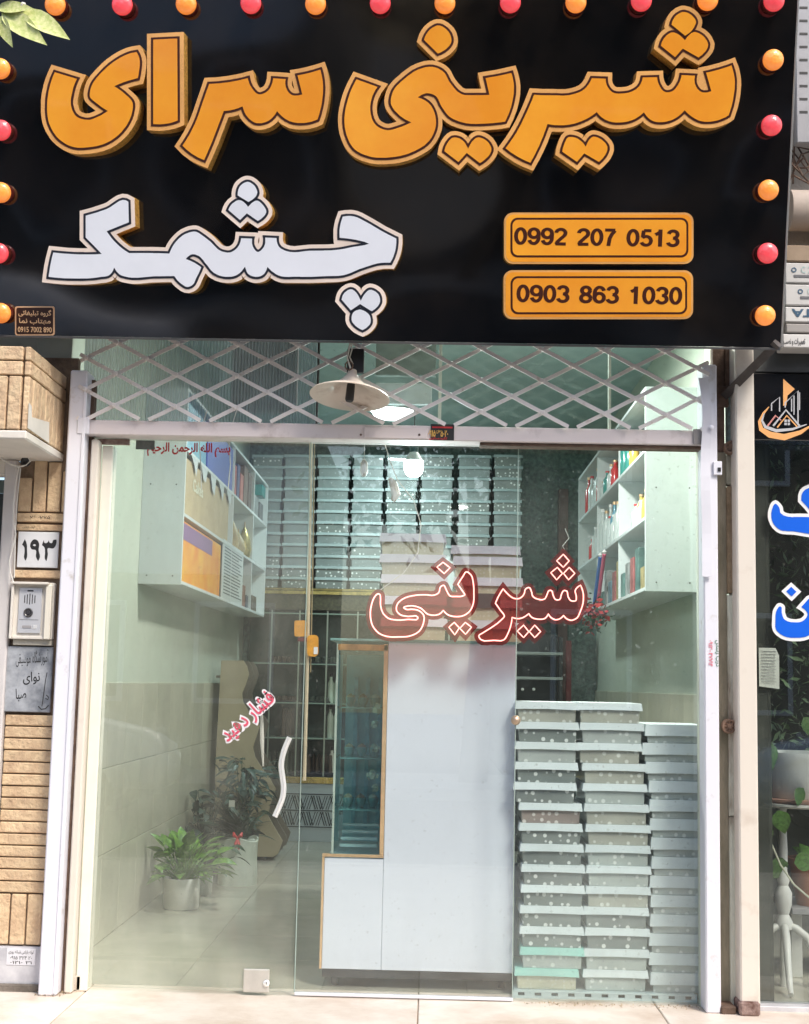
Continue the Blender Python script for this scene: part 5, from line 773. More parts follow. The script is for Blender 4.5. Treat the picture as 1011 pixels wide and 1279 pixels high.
def letters(rim, lines, faces, mrim, mline, mface, kinds):
    comps = components(dec(SHAPES[rim])); objs = []
    for c in comps:
        loc = [[PS(a, b, DT) for a, b in l] for l in c]
        o = sl_('letter', solid(loc, -.004, DT, 1), [mrim, M['gold']])
        objs.append((c[0], o))
    for ln, fc in zip(SHAPES[lines].split('#'), SHAPES[faces].split('#')):
        ln, fc = dec(ln), dec(fc); q = ln[0][0]
        par = next((o for c, o in objs if inside(q, c)), objs[0][1])
        for comp in components(ln):
            sl_('outline', solid([[PS(a, b, DT) for a, b in l] for l in comp], 0, .0012, 0), mline, (0, 0, DT), par)
        for comp in components(fc):
            sl_('letter_face', solid([[PS(a, b, DT) for a, b in l] for l in comp], 0, .0024, 0), mface, (0, 0, DT), par)
letters('gold_rim', 'gold_line', 'gold_face', M['rim'], M['brown'], M['orange'], 0)
letters('white_rim', 'white_line', 'white_face', M['rimw'], M['navy'], M['whitea'], 0)
def rrect(x0, y0, x1, y1, r, n=6):
    pts = []
    for cx, cy, a0 in ((x1 - r, y0 + r, -90), (x1 - r, y1 - r, 0), (x0 + r, y1 - r, 90), (x0 + r, y0 + r, 180)):
        for k in range(n + 1):
            a = R(a0 + 90 * k / n); pts.append((cx + r * math.cos(a), cy + r * math.sin(a)))
    return pts
for (X0, Y0, X1, Y1, a, b, c, d, txt, tb) in ((630, 265.5, 866.5, 329.5, 637.8, 272, 860, 321.5, '0992 207 0513', (642.5, 849, 284, 308.5)),
                                            (629.3, 337.5, 866, 398.5, 638, 345, 858.5, 392.5, '0903 863 1030', (645.5, 852, 355.5, 380.5))):
    pt = sl_('phone_plate', solid([[PS(p, q, DT) for p, q in rrect(X0, Y0, X1, Y1, 11)]], -.004, DT, 1), [M['rim'], M['gold']])
    sl_('plate_face', solid([[PS(p, q, DT) for p, q in rrect(X0 + 2.5, Y0 + 2.5, X1 - 2.5, Y1 - 2.5, 9)]], 0, .0008, 0), M['orange'], (0, 0, DT), pt)
    sl_('outline', solid([[PS(p, q, DT) for p, q in rrect(a, b, c, d, 9)]], 0, .0014, 0), M['brown'], (0, 0, DT), pt)
    sl_('letter_face', solid([[PS(p, q, DT) for p, q in rrect(a + 2.6, b + 2.6, c - 2.6, d - 2.6, 7)]], 0, .0020, 0), M['orange'], (0, 0, DT), pt)
    u0, v1 = PS(tb[0], tb[2], DT); u1, v0 = PS(tb[1], tb[3], DT)
    adv = (u1 - u0) / sum(.70 if ch == ' ' else 1 for ch in txt); cu = u0; hv = v1 - v0
    for ch in txt:
        if ch != ' ':
            for comp in components(dec(SHAPES['dg' + ch])):
                sl_('digit', solid([[(cu + adv * .01 + q[0] / 58 * adv * .98, v1 - q[1] / 100 * hv) for q in [(a_ * 1, b_ * 1) for a_, b_ in l]] for l in comp], 0, .0005, 0), M['brown'], (0, 0, DT + .0022), pt)
        cu += adv * (.70 if ch == ' ' else 1)
# bulbs
bul = [(68, 5, 0), (152, 5, 1), (232, 4, 0), (313, 3, 1), (394, 4, 0), (475, 3, 1), (556, 3, 0), (638, 2, 1), (720, 2, 0), (802, 0, 1), (885, -1, 0), (968, 0, 1),
       (967, 74, 0), (965, 156, 1), (961, 237, 0), (960, 316, 1), (957, 394, 0), (-1, 85, 0), (0, 162, 1), (0, 240, 0), (-3, 316, 1), (0, 391, 0)]
mb = MB(); mb.lathe([(.0405, 0), (.0405, .004), (.036, .022), (.030, .026)], (0, 0, 0), 24); sock = mb.mesh('socket', True)
mb = MB(); prof = [(.030, .024)] + [(.0405 * math.cos(a), .044 + .026 * math.sin(a)) for a in [R(x) for x in range(-25, 91, 12)]] + [(0, .070)]; mb.lathe(prof, (0, 0, 0), 28); dome = mb.mesh('dome', True)
for k in range(2):
    pass
mA = {0: dome.copy(), 1: dome.copy()}; mA[0].materials.append(M['bulb_o']); mA[1].materials.append(M['bulb_p']); sock.materials.append(M['socket'])
for px, py, kd in bul:
    u, v = PS(px, py, .058)
    b = sl_('bulb_socket', sock, None, (u, v, .001))
    q = sl_('bulb', mA[kd], None, (0, 0, 0), b); q.rotation_euler = (0, 0, rnd.uniform(0, 6))
# maker's plaque
def srr(x0, y0, x1, y1, r, d): return [PS(p, q, d) for p, q in rrect(x0, y0, x1, y1, r)]
mkp = sl_('maker_plaque', solid([srr(19, 382.5, 68.5, 419, 3, .004)], 0, .004, 0), mat('copper_line', (.66, .42, .25), .4))
sl_('plaque_face', solid([srr(20.8, 384.3, 66.6, 417.2, 2.4, .004)], 0, .0012, 0), mat('dark_plaque', (.03, .010, .006), .4), (0, 0, .004), mkp)
for s_, a, b, c, d in ((fa('گروه تبلیغاتی'), 23, 64.5, 386.5, 396), (fa('مهتاب نما'), 24, 63.5, 397, 406), ('0915 7002 890', 22.5, 65, 408, 415.5)):
    u0, v1 = PS(a, c, .006); u1, v0 = PS(b, d, .006)
    sl_('plaque_lettering', text_mesh(s_, u1 - u0, v1 - v0, .018), mat('copper_line2', (.70, .46, .26), .4), ((u0 + u1) / 2, (v0 + v1) / 2, .0056), mkp)
# reflections of wires are real wires in the street
pw = thing('overhead_cable', (0, -7, 5), 'black overhead cables strung across the street', 'cable')
for k, (z_, y_) in enumerate(((5.2, -7.5), (5.5, -7.8), (4.7, -7.2))):
    mb = MB(); mb.tube([(x, y_ + x * .12, z_ + .012 * x * x - .05 * x) for x in range(-12, 13, 2)], .022, 6); mb.build('strand', M['black'], pw, smooth=True)
# bracket
br = thing('sign_bracket', P(905, 490, -.06), 'dark steel strut bracing the sign against the wall', 'bracket')
mb = MB(); a, b = P(906, 494, -.05), Vector((PS(955, 432)[0] + .0, -.37, SO.z + .01))
a2 = P(906, 494, -.05); b2 = P(972, 428, -.36)
d = (b2 - a2).normalized(); s = d.cross(Vector((0, 1, 0))).normalized() * .017; s2 = d.cross(s).normalized() * .016
vs = [a2 - s - s2, a2 + s - s2, a2 + s + s2, a2 - s + s2, b2 - s - s2, b2 + s - s2, b2 + s + s2, b2 - s + s2]
mb.add(vs, [(0, 1, 2, 3), (7, 6, 5, 4), (0, 4, 5, 1), (1, 5, 6, 2), (2, 6, 7, 3), (3, 7, 4, 0)]); mb.build('strut', M['dark_steel'], br)
c = P(905, 493, -.055); box('foot_plate', c.x - .03, c.x + .02, -.045, -.028, c.z - .05, c.z + .04, M['rust'], br, bev=.003)

# ------------------------------------------------------------------ enamel lamp under the sign
lp = thing('hanging_lamp', P(437, 440, -.24), 'cream enamel conical lamp hanging from a wire before the lattice', 'hanging lamp')
LC = P(437, 496, -.24)
tl = Matrix.Rotation(R(4), 4, 'Y') @ Matrix.Rotation(R(-9), 4, 'X')
def lplace(mb):
    mb.v = [tuple(LC + tl @ Vector(q)) for q in mb.v]; return mb
mb = MB(); out_ = [(.016, .118), (.021, .100), (.036, .078), (.060, .054), (.074, .040), (.088, .033), (.128, .022), (.160, .006), (.164, .0)]
mb.lathe(out_ + [(.161, .0), (.126, .016), (.086, .027), (.070, .036), (.03, .075), (.012, .09)], (0, 0, 0), 40)
lplace(mb).build('lamp_shade', M['enamel'], lp, smooth=True)
mb = MB(); mb.lathe([(0, .085), (.012, .08), (.017, .05), (.018, -.01), (.014, -.018), (0, -.018)], (0, 0, 0), 16); lplace(mb).build('bulb_holder', M['black'], lp, smooth=True)
mb = MB(); mb.tube([P(438, 425, -.24), P(436, 437, -.24), P(434, 447, -.24), LC + Vector((0, 0, .12))], .0035, 6)
mb.tube([P(438, 425, -.235), P(440, 436, -.235), P(437, 446, -.235), P(441, 455, -.235)], .003, 6); mb.build('wire', M['wire'], lp, smooth=True)
mb = MB(); c = LC + Vector((-.006, 0, .13)); mb.tube([c + Vector((math.cos(a) * .016, 0, math.sin(a) * .018)) for a in [k * .7 for k in range(9)]], .003, 6, closed=True); mb.build('hook_ring', M['rust'], lp, smooth=True)
bk = thing('lamp_fixture_box', P(447, 452, -.2), 'small black junction box behind the enamel lamp', 'junction box')
box('casing', PX(434, -.19, 450), PX(455, -.19, 450), -.20, -.17, PZ(466, -.19, 445), PZ(436, -.19, 445), M['black'], bk, bev=.003)

# ------------------------------------------------------------------ foliage sprig at the upper left, near the camera side of the sign
def leaf_mesh(L=1, W=.4, curl=.25, fold=.15, n=6, tip=1.0):
    vs = []; fs = []
    for i in range(n + 1):
        u = i / n; wdt = W * .5 * (math.sin(math.pi * min(1, u * 1.02) ** .75) ** .9 if 0 < u < 1 else 0.0)
        z = -curl * u * u; vs += [(u * L, -wdt, z + fold * wdt), (u * L, 0, z), (u * L, wdt, z + fold * wdt)]
    for i in range(n):
        b = 3 * i; fs += [(b, b + 3, b + 4, b + 1), (b + 1, b + 4, b + 5, b + 2)]
    me = bpy.data.meshes.new('leaf'); me.from_pydata(vs, [], fs)
    for p in me.polygons: p.use_smooth = True
    return me
def add_leaf(me, m_, parent, base, dirv, size, roll=0):
    d = Vector(dirv).normalized(); z = Vector((0, 0, 1)); y = z.cross(d)
    y = y.normalized() if y.length > .05 else Vector((0, 1, 0)); z = d.cross(y)
    mt_ = Matrix((d, y, z)).transposed() @ Matrix.Rotation(roll, 3, 'X')
    o = bpy.data.objects.new('leaf', me); col.objects.link(o)
    if m_ and not me.materials: me.materials.append(m_)
    o.parent = parent; o.location = Vector(base) - WL(parent); o.rotation_euler = mt_.to_euler(); o.scale = (size,) * 3
    return o
sp = thing('leafy_branch', P(-10, 10, -1.35), 'pale yellow green leaf sprig reaching over the upper left corner of the sign', 'branch')
mb = MB(); mb.tube([P(-40, -5, -1.35), P(-8, 6, -1.35), P(2, 14, -1.35), P(14, 14, -1.35)], [.006, .004, .003, .0015], 6); mb.build('twig', mat('twig', (.16, .11, .06), .8), sp, smooth=True)
yl = leaf_mesh(1, .34, .06, .3, 7); yl.materials.append(M['leafy'])
for (a, b, c, d_) in ((2, 13, 56, 53), (28, 14, 85, 46), (-4, 10, 40, 9), (0, 20, 14, 57), (-20, -10, 42, -16), (-12, 18, -6, 50)):
    p, q = P(a, b, -1.35), P(c, d_, -1.38); o = add_leaf(yl, None, sp, p, q - p, (q - p).length * 1.03, R(rnd.uniform(60, 100)))
fl_ = thing('flower_bud', P(29, 7, -1.36), 'tiny cream bud at the tip of the leafy branch', 'flower bud')
mb = MB(); mb.lathe([(0, .012), (.008, .009), (.011, 0), (.007, -.009), (0, -.011)], P(29, 7, -1.36), 12); mb.build('petals', mat('cream_bud', (.72, .68, .60), .6), fl_, smooth=True)

# ------------------------------------------------------------------ left: projecting brick bay and brick strip
bx1 = PX(84, -.0, 566); bzl = P(81, 566, -.03).z
by = -.55
bay = thing('brick_bay', (bx1 - .3, -.3, bzl), 'projecting bay of tan split bricks with a white soffit above the doorway', 'brick bay')
bx = P(36, 480, by).x
BT = P(20, 431, by).z
box('core', bx - 1.2, bx - .022, by + .022, .018, bzl + .002, BT - .002, M['mortar'], bay, bev=0)
box('soffit', bx - 1.2, bx + .004, by - .004, .0, bzl - .035, bzl, M['soffit'], bay, bev=.006)
def brick(parent, x0, x1, y0, y1, z0, z1, m_=None): return box('brick', x0, x1, y0, y1, z0, z1, m_ or M['brick'], parent, bev=.0035, rot=None)
zt1 = PZ(468, by, 35) ; nz_ = max(1, int((BT - zt1) / .046)); zh_ = (BT - zt1) / nz_; zr = [zt1 + k * zh_ for k in range(nz_)]
sy = [by]  # side face
yy = by + .004
nb = 9
for k in range(nb):
    ya = by + .004 + k * (.53 / nb); j = rnd.uniform(0, .004)
    brick(bay, bx - .02, bx + j, ya, ya + .53 / nb - .006, bzl + .004, zt1 - .006)
for z in zr:
    for a, b in ((by + .002, by + .27), (by + .276, -.02)):
        brick(bay, bx - .02, bx + rnd.uniform(0, .005), a, b, z, z + zh_ - .005)
for k in range(12):
    xa_ = bx - .022 - (k + 1) * .055
    brick(bay, xa_, xa_ + .049, by - rnd.uniform(0, .004), by + .02, bzl + .004, zt1 - .006)
for z in zr:
    for k in range(4):
        brick(bay, bx - .022 - (k + 1) * .26, bx - .022 - k * .26 - .006, by - rnd.uniform(0, .004), by + .02, z, z + zh_ - .005)
# sunlit patch on the bay side, painted in the pale plaster colour
mb = MB(); c = [P(30, 500, by - .006), P(33, 516, by - .006)]
mb.add([(bx + .0045, by + .0, P(32, 502, by).z), (bx + .0055, by + .0, bzl + .01), (bx + .0055, by + .30, bzl + .004), (bx + .005, by + .29, P(60, 528, -.25).z), (bx + .0055, by + .05, P(42, 524, -.45).z), (bx + .005, by + .04, P(38, 508, -.5).z)], [(0, 1, 2, 3, 4, 5)])
mb.build('sunlit_patch', M['soffit'], bay)

wl = thing('brick_strip', (PX(45), 0, 0), 'narrow wall strip of tan split bricks between doorway and shop, house number on it', 'brick wall')
wx0, wx1 = PX(22, -.03, 700), PX(76, -.03, 700)
wx0 = P(21, 640, -.03).x; wx1 = xa + .004
box('core', wx0 + .002, wx1, -.018, .02, 0, 2.6, M['mortar'], wl, bev=0)
def zz(py, px=45): return P(px, py, -.03).z
# vertical bricks under the bay
xs_ = [wx0 + .004 + k * (wx1 - wx0 - .004) / 3.6 for k in range(5)]
for k in range(4):
    brick(wl, xs_[k], min(xs_[k + 1] - .008, wx1 - .001), -.03 - rnd.uniform(0, .004), -.017, zz(639), zz([597, 575, 577, 588][k]))
for a, b in ((641, 652), (655, 663)): brick(wl, wx0 + .003, wx1 - .002, -.033, -.017, zz(b), zz(a))
brick(wl, wx0 + .003, wx1 - .002, -.033, -.017, zz(722), zz(712))
py = 893; i = 0
while py < 1112:
    brick(wl, wx0 + .003, wx1 - .002, -.030 - rnd.uniform(0, .006), -.017, zz(py + 13.3, 35), zz(py, 35)); py += 14.9
for k in range(4):
    w_ = (wx1 - wx0) / 3.4; brick(wl, wx0 + .003 + k * w_, min(wx0 + .003 + (k + 1) * w_ - .007, wx1 - .002), -.03 - rnd.uniform(0, .004), -.017, zz(1180, 30), zz(1117, 30))
box('marble_base', wx0 - .02, wx1, -.045, .02, 0, zz(1182, 30), M['marble_w'], wl, bev=.004)
box('base_grime', wx0 - .05, wx1, -.06, -.046, -.01, .03, mat('grime', (.22, .19, .16), .95, bump=.8, var=.4), wl, bev=.008)
me = text_mesh('۷۶ ۰۷۷۵', .085, .012, .0); link('lettering', me, M['ink'], wl, P(50, 646, -.0345), FACE)
me = text_mesh(fa('لوله بازکنی'), .05, .009, .0); link('lettering', me, M['ink'], wl, P(36, 658.5, -.0345), FACE)
sc_ = thing('phone_sticker', P(26, 1194, -.047), 'small white sticker with black print on the grey marble base', 'sticker')
a, b = P(9, 1184, -.047), P(44, 1206, -.047)
box('paper', a.x, b.x, -.0475, -.0455, b.z, a.z, mat('sticker_paper', (.68, .68, .72), .5), sc_, bev=.0003)
wtext('lettering', fa('لوله بازکنی شبانه روزی'), 11, 42, 1187, 1192, -.0478, M['ink'], sc_, .01)
wtext('lettering', '۰۹۱۵ ۳۲۴ ۲۰', 13, 40, 1194, 1198.5, -.0478, M['ink'], sc_, .01)
wtext('lettering', '۰۱۲۱۰ ۳۱', 13, 40, 1200, 1204, -.0478, M['ink'], sc_, .01)
# house number
hn = thing('house_number_plate', P(46, 687, -.04), 'white enamel house number plate with black Persian numerals', 'number plate')
a, b = P(23.5, 664, -.038), P(72, 709.5, -.038)
box('plate', a.x, min(b.x, xa - .001), -.040, -.031, b.z, a.z, mat('white_enamel_plate', (.70, .71, .73), .25, var=.06, vscale=8), hn, bev=.002)
hs_ = dec(SHAPES['house']); hl_ = dec(SHAPES['househole'])
for i, l in enumerate(hs_):
    link('numeral', solid([wpts(l, -.0402)] + ([wpts(hl_[0], -.0402)] if i == 1 else []), 0, .0004, 0), M['ink'], hn, (0, -.0402, 0), FACE)
# intercom
ic = thing('intercom', P(40, 762, -.06), 'white door intercom with speaker slots, round camera and hood', 'intercom')
a, b = P(17, 727, -.06), P(65, 799, -.06)
hoodm = mat('ivory_plastic', (.70, .66, .60), .4, var=.05)
box('hood', a.x, b.x, -.062, -.030, b.z, a.z, hoodm, ic, bev=.004)
a1, b1 = P(22, 733, -.09), P(57, 793, -.09)
e_ = .010
box('hood_rim', a.x, b.x - .018, -.095, -.0625, a.z - e_, a.z, hoodm, ic, bev=.002)
box('hood_rim', a.x, a.x + e_, -.085, -.0625, b.z, a.z - e_ - .0005, hoodm, ic, bev=.002)
box('hood_rim', b.x - .030, b.x - .004, -.085, -.0625, b.z, a.z - e_ - .0005, mat('ivory_side', (.74, .70, .60), .4), ic, bev=.003)
box('hood_rim', a.x + e_ + .0005, b.x - .0305, -.072, -.0625, b.z, b.z + .012, hoodm, ic, bev=.002)
fx0, fx1 = P(23, 760, -.07).x, P(52, 760, -.07).x
fz0, fz1 = P(40, 791, -.07).z, P(40, 734, -.07).z
box('face_plate', fx0, fx1, -.070, -.0626, fz0, fz1, mat('silver_face', (.62, .63, .66), .3, metal=.3), ic, bev=.002)
fw = fx1 - fx0; fh = fz1 - fz0
for k in range(5): box('speaker_slot', fx0 + fw * (.26 + k * .11) - .0018, fx0 + fw * (.26 + k * .11) + .0018, -.0712, -.0702, fz0 + fh * (.63 - abs(k - 2) * -.015), fz0 + fh * (.87 - abs(k - 2) * .02), M['black'], ic, bev=.0004)
box('name_tag', fx0 + fw * .36, fx0 + fw * .62, -.0712, -.0702, fz0 + fh * .915, fz0 + fh * .945, M['black'], ic, bev=.0004)
mb = MB(); mb.lathe([(0, .006), (.007, .006), (.010, .003), (.0155, .007), (.019, .004), (.019, 0)], (fx0 + fw * .45, -.0702, fz0 + fh * .45), 22, axis='y'); mb.build('camera_lens', mat('dark_lens', (.05, .05, .055), .15), ic, smooth=True)
box('call_button', fx0 + fw * .22, fx0 + fw * .62, -.0725, -.0702, fz0 + fh * .11, fz0 + fh * .17, mat('grey_button', (.33, .32, .33), .4), ic, bev=.001)
box('keyhole_plate', fx0 + fw * .68, fx0 + fw * .84, -.072, -.0702, fz0 + fh * .10, fz0 + fh * .18, M['chrome'], ic, bev=.001)
box('engraved_line', fx0 + fw * .08, fx0 + fw * .9, -.0708, -.0702, fz0 + fh * .29, fz0 + fh * .298, M['black'], ic, bev=0)
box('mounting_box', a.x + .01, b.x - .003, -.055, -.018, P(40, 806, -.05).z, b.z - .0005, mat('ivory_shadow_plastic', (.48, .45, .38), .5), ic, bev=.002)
# marble plaque
mp_ = thing('marble_plaque', P(39, 849, -.04), 'grey veined marble plaque with engraved black Persian script', 'plaque')
a, b = P(16, 807, -.04), P(62.5, 890, -.04)
box('slab', wx0 - .003, min(b.x, xa - .001), -.044, -.028, b.z, a.z, M['plaque'], mp_, bev=.003)
for s_, x0_, x1_, y0_, y1_ in (('آموزشگاه موسیقی', 20, 61, 812, 832), ('نوای', 29, 50, 839, 855), ('صبا', 20, 33, 860, 876)):
    wtext('engraving', fa(s_), x0_, x1_, y0_, y1_, -.0447, M['ink'], mp_, -.004 if s_[0] == 'آ' else .01, tilt=-4)
mb = MB(); mb.tube([P(x, y, -.0445) for x, y in ((59, 840), (57, 850), (55.5, 862), (54, 873), (52.5, 882))], .0016, 4); mb.tube([P(x, y, -.0445) for x, y in ((48, 882), (52, 886), (57, 885), (61, 881))], .002, 4); mb.tube([P(x, y, -.0445) for x, y in ((58, 868), (61, 871), (60, 874), (57, 872))], .0017, 4)
mb.build('engraved_flourish', M['ink'], mp_)
# thin post left of the brick strip and dark doorway
dp_ = post('door_jamb', wx0 - .052, wx0 - .001, -.06, .02, 0, bzl - .036, mat('pinkish_white_jamb', (.62, .59, .58), .5, var=.08, vscale=5), 'pale painted door jamb left of the brick strip', 'jamb')
dw = thing('entrance_door', (wx0 - .5, .1, 0), 'dark grey entrance door in the neighbouring doorway, pale frame above', 'door')
dgm = mat('dark_grey_door', (.035, .045, .045), .35, var=.2)
box('door_leaf', wx0 - .95, wx0 - .053, .06, .10, 0, zz(613, 5), dgm, dw, bev=.004)
box('transom_panel', wx0 - .95, wx0 - .053, .05, .09, zz(612, 5), zz(596, 5), mat('grey_green_panel', (.13, .17, .16), .4), dw, bev=.003)
box('lower_panel', wx0 - .93, wx0 - .06, .045, .06, .1, zz(688, 5), mat('grey_door_panel', (.14, .16, .16), .4), dw, bev=.003)
box('head_frame', wx0 - 1.0, wx0 - .053, -.05, .03, zz(594, 5), bzl - .036, M['soffit'], dw, bev=.003)
# cable
cb_ = thing('white_cable', P(20, 600, -.08), 'white electric cable looping from the soffit down beside the door jamb', 'cable')
mb = MB(); mb.tube([P(x, y, -.1) for x, y in ((-4, 566), (4, 574), (14, 580), (24, 583), (33, 581), (38, 576), (36, 572))], .0042, 7)
mb.tube([P(x, y, -.09) for x, y in ((24, 583), (20, 604), (17, 630), (17, 650), (20, 668), (16, 684), (12, 700), (13, 715), (17, 727))], .0028, 6)
mb.tube([P(x, y, -.085) for x, y in ((26, 585), (22, 620), (19.5, 660), (19, 690), (18, 722))], .0026, 6); mb.build('strand', M['wire'], cb_, smooth=True)
mb = MB(); mb.lathe([(.017, .0), (.021, .004), (.021, .012), (.012, .014), (.0, .006)], P(33, 577, -.09), 14, axis='y'); mb.build('grommet', M['black'], cb_, smooth=True)

# litter at the foot of the posts
dbm = mat('sandy_debris', (.45, .36, .24), .95, var=.5)
mb = MB()
for k in range(420):
    side = rnd.random() < .4
    x = rnd.uniform(PX(44, -.1, 1245), PX(80, -.1, 1245)) if side else rnd.uniform(PX(655, -.05, 1260), PX(880, -.05, 1262))
    y = rnd.uniform(-.13, -.03) if side else -.012 - abs(rnd.gauss(0, .03)); s = rnd.uniform(.001, .0045)
    c = Vector((x, y, .002 + s * .5)); q = [c + Vector([rnd.uniform(-s, s) * 1.3 for _ in range(3)]) for _ in range(4)]
    mb.add(q, [(0, 1, 2), (0, 2, 3), (0, 3, 1), (1, 3, 2)])
db = mb.build('debris', dbm); db['kind'] = 'stuff'

# ------------------------------------------------------------------ neighbouring shop on the right
nx0 = PX(946.5, -.14, 900) + .001
structure(box('neighbour_floor', XR + .031, 4.2, .03, 3, -.06, .02, M['floor'], bev=0))
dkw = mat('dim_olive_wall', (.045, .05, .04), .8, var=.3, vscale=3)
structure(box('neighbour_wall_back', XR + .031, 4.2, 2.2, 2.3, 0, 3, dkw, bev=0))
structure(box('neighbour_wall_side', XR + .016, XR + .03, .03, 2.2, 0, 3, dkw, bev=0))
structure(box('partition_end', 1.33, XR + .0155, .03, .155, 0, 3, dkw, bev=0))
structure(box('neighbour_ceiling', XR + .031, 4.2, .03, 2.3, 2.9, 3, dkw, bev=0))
nw = thing('neighbour_window', (2.4, 0, 0), 'neighbouring shop window with blue white-edged Persian vinyl letters', 'shop window')
MATS['g_n'] = glass('neighbour_glass', (.93, .95, .94), .012, .02, 3, zlow=.5)
nzt = PZ(557, 0, 980)
box('pane', nx0, 3.9, -.003, .003, .021, nzt, MATS['g_n'], nw, bev=0)
box('bottom_rail', nx0, 3.9, -.06, .03, -.002, .020, M['marble_w'], nw, bev=.003)
for fc in SHAPES['blue_face'].split('#'):
    for comp in components(dec(fc)): link('letter', solid([wpts(l, -.0060) for l in comp], 0, .0010, 0), M['blue'], nw, (0, -.0060, 0), FACE)
for comp in components(dec(SHAPES['blue_rim'])): link('letter_outline', solid([wpts(l, -.0045) for l in comp], 0, .0008, 0), M['white'], nw, (0, -.0045, 0), FACE)
pp = thing('notice_paper', P(960, 834, .01), 'handwritten white note taped inside the neighbouring window', 'note')
a, b = P(948, 809, .012), P(974, 859, .012)
mb = MB(); mb.add([(a.x, .012, a.z), (b.x - .015, .010, a.z), (b.x, .014, a.z - .03), (b.x, .016, b.z - .005), (a.x, .012, b.z + .004)], [(0, 1, 2, 3, 4)]); mb.build('sheet', mat('note_paper', (.62, .64, .58), .7), pp)
for k in range(11):
    z = a.z - .014 - k * .0125; box('written_line', a.x + .008, b.x - .012 - rnd.uniform(0, .012), .008, .0095, z - .0009, z + .0009, mat('pencil', (.22, .22, .22), .8), pp, bev=0)
# fascia with building logo
nf = thing('neighbour_fascia', (2.4, -.12, nzt), 'black neighbouring sign board with a gold and silver house logo', 'sign board')
a, b = P(948, 466, -.12), P(948, 555, -.12)
box('board', nx0, 3.9, -.12, -.004, nzt + .002, P(960, 466, -.12).z, M['panel'], nf, bev=.003)
box('recess_shade', nx0, 3.9, -.10, .0, P(960, 465, -.1).z, P(960, 436, -.1).z, mat('recess_shade_grey', (.045, .048, .048), .5, var=.3), nf, bev=.003)  # dark board, its near-black colour stands for the shade in the recess
silver = mat('silver_print', (.50, .50, .52), .35); goldp = mat('gold_print', (.80, .40, .15), .35); pinkp = mat('rose_print', (.62, .25, .22), .4)
def ribbon(pts, wds, m_, nm='logo_stroke', Y=-.1215):
    mb = MB(); ps = [P(a, b, Y) for a, b in pts]; vs = []
    for i, p in enumerate(ps):
        d = (ps[min(i + 1, len(ps) - 1)] - ps[max(i - 1, 0)]).normalized(); nn = Vector((-d.z, 0, d.x)) * wds[i] * .5 / 300
        vs += [p - nn, p + nn]
    mb.add(vs, [(2 * i, 2 * i + 2, 2 * i + 3, 2 * i + 1) for i in range(len(ps) - 1)]); mb.build(nm, m_, nf)
def poly(pts, m_, nm='logo_shape', Y=-.1212):
    mb = MB(); mb.add([P(a, b, Y) for a, b in pts], [tuple(range(len(pts)))]); mb.build(nm, m_, nf)
poly([(978.5, 473), (993, 486), (984, 494), (982.5, 506), (978.5, 507)], goldp)
ribbon([(981, 509), (981, 503), (997, 488), (997, 531)], [1.6] * 4, silver)
ribbon([(989, 498), (989, 514)], [1.4] * 2, silver, Y=-.1216); ribbon([(992, 494), (992, 518)], [1.4] * 2, silver, Y=-.1217); ribbon([(999, 490), (999, 512)], [1.2] * 2, silver, Y=-.1218)
ribbon([(964, 513), (964, 504), (974, 496), (974, 514)], [1.6] * 4, silver)
ribbon([(959, 532), (969, 519), (976, 525)], [2, 2, 1.5], pinkp); ribbon([(966, 532), (982, 512), (999, 532)], [2.4] * 3, silver, Y=-.1217); ribbon([(971, 534), (983, 519), (996, 533)], [1.8] * 3, goldp, Y=-.1219)
for dx in (0, 4):
    for dy in (0, 4): poly([(980 + dx, 524 + dy), (983 + dx, 524 + dy), (983 + dx, 527 + dy), (980 + dx, 527 + dy)], silver)
ribbon([(961, 508), (954, 516), (949, 527), (951, 536), (962, 543), (980, 546), (1000, 540), (1016, 530)], [1, 3, 4, 6, 8, 8, 5, 1], goldp, Y=-.1214)
ribbon([(955, 516), (952, 525), (956, 533), (970, 538), (990, 536), (1008, 530)], [1, 2.5, 4, 4, 3, 1], silver, Y=-.1220)
# things stacked above the neighbour's board, half hidden by the big sign
def slab_px(nm, x0, y0, x1, y1, Y, dep, m_, parent, bev=.004):
    a, b = P(x0, (y0 + y1) / 2, Y), P(x1, (y0 + y1) / 2, Y); zt_, zb_ = P(x0, y0, Y).z, P(x0, y1, Y).z
    return box(nm, a.x, b.x, Y, Y + dep, zb_, zt_, m_, parent, bev=bev)
cart = mat('white_printed_carton', (.60, .59, .57), .5, var=.08)
ledge = thing('neighbour_ledge', P(1000, 432, -.2), 'white ledge with black scribbled print above the neighbouring board', 'ledge')
slab_px('ledge_board', 978, 417, 1200, 434, -.2, .2, cart, ledge)
for i, (s_, x_) in enumerate(((fa('تعمیرات و نصب'), 978), )): wtext('lettering', s_, 979, 1006, 422, 432, -.2012, M['ink'], ledge, .02)
slab_px('strip', 982, 404, 1200, 415, -.2, .2, mat('grey_strip', (.33, .31, .29), .5), ledge)
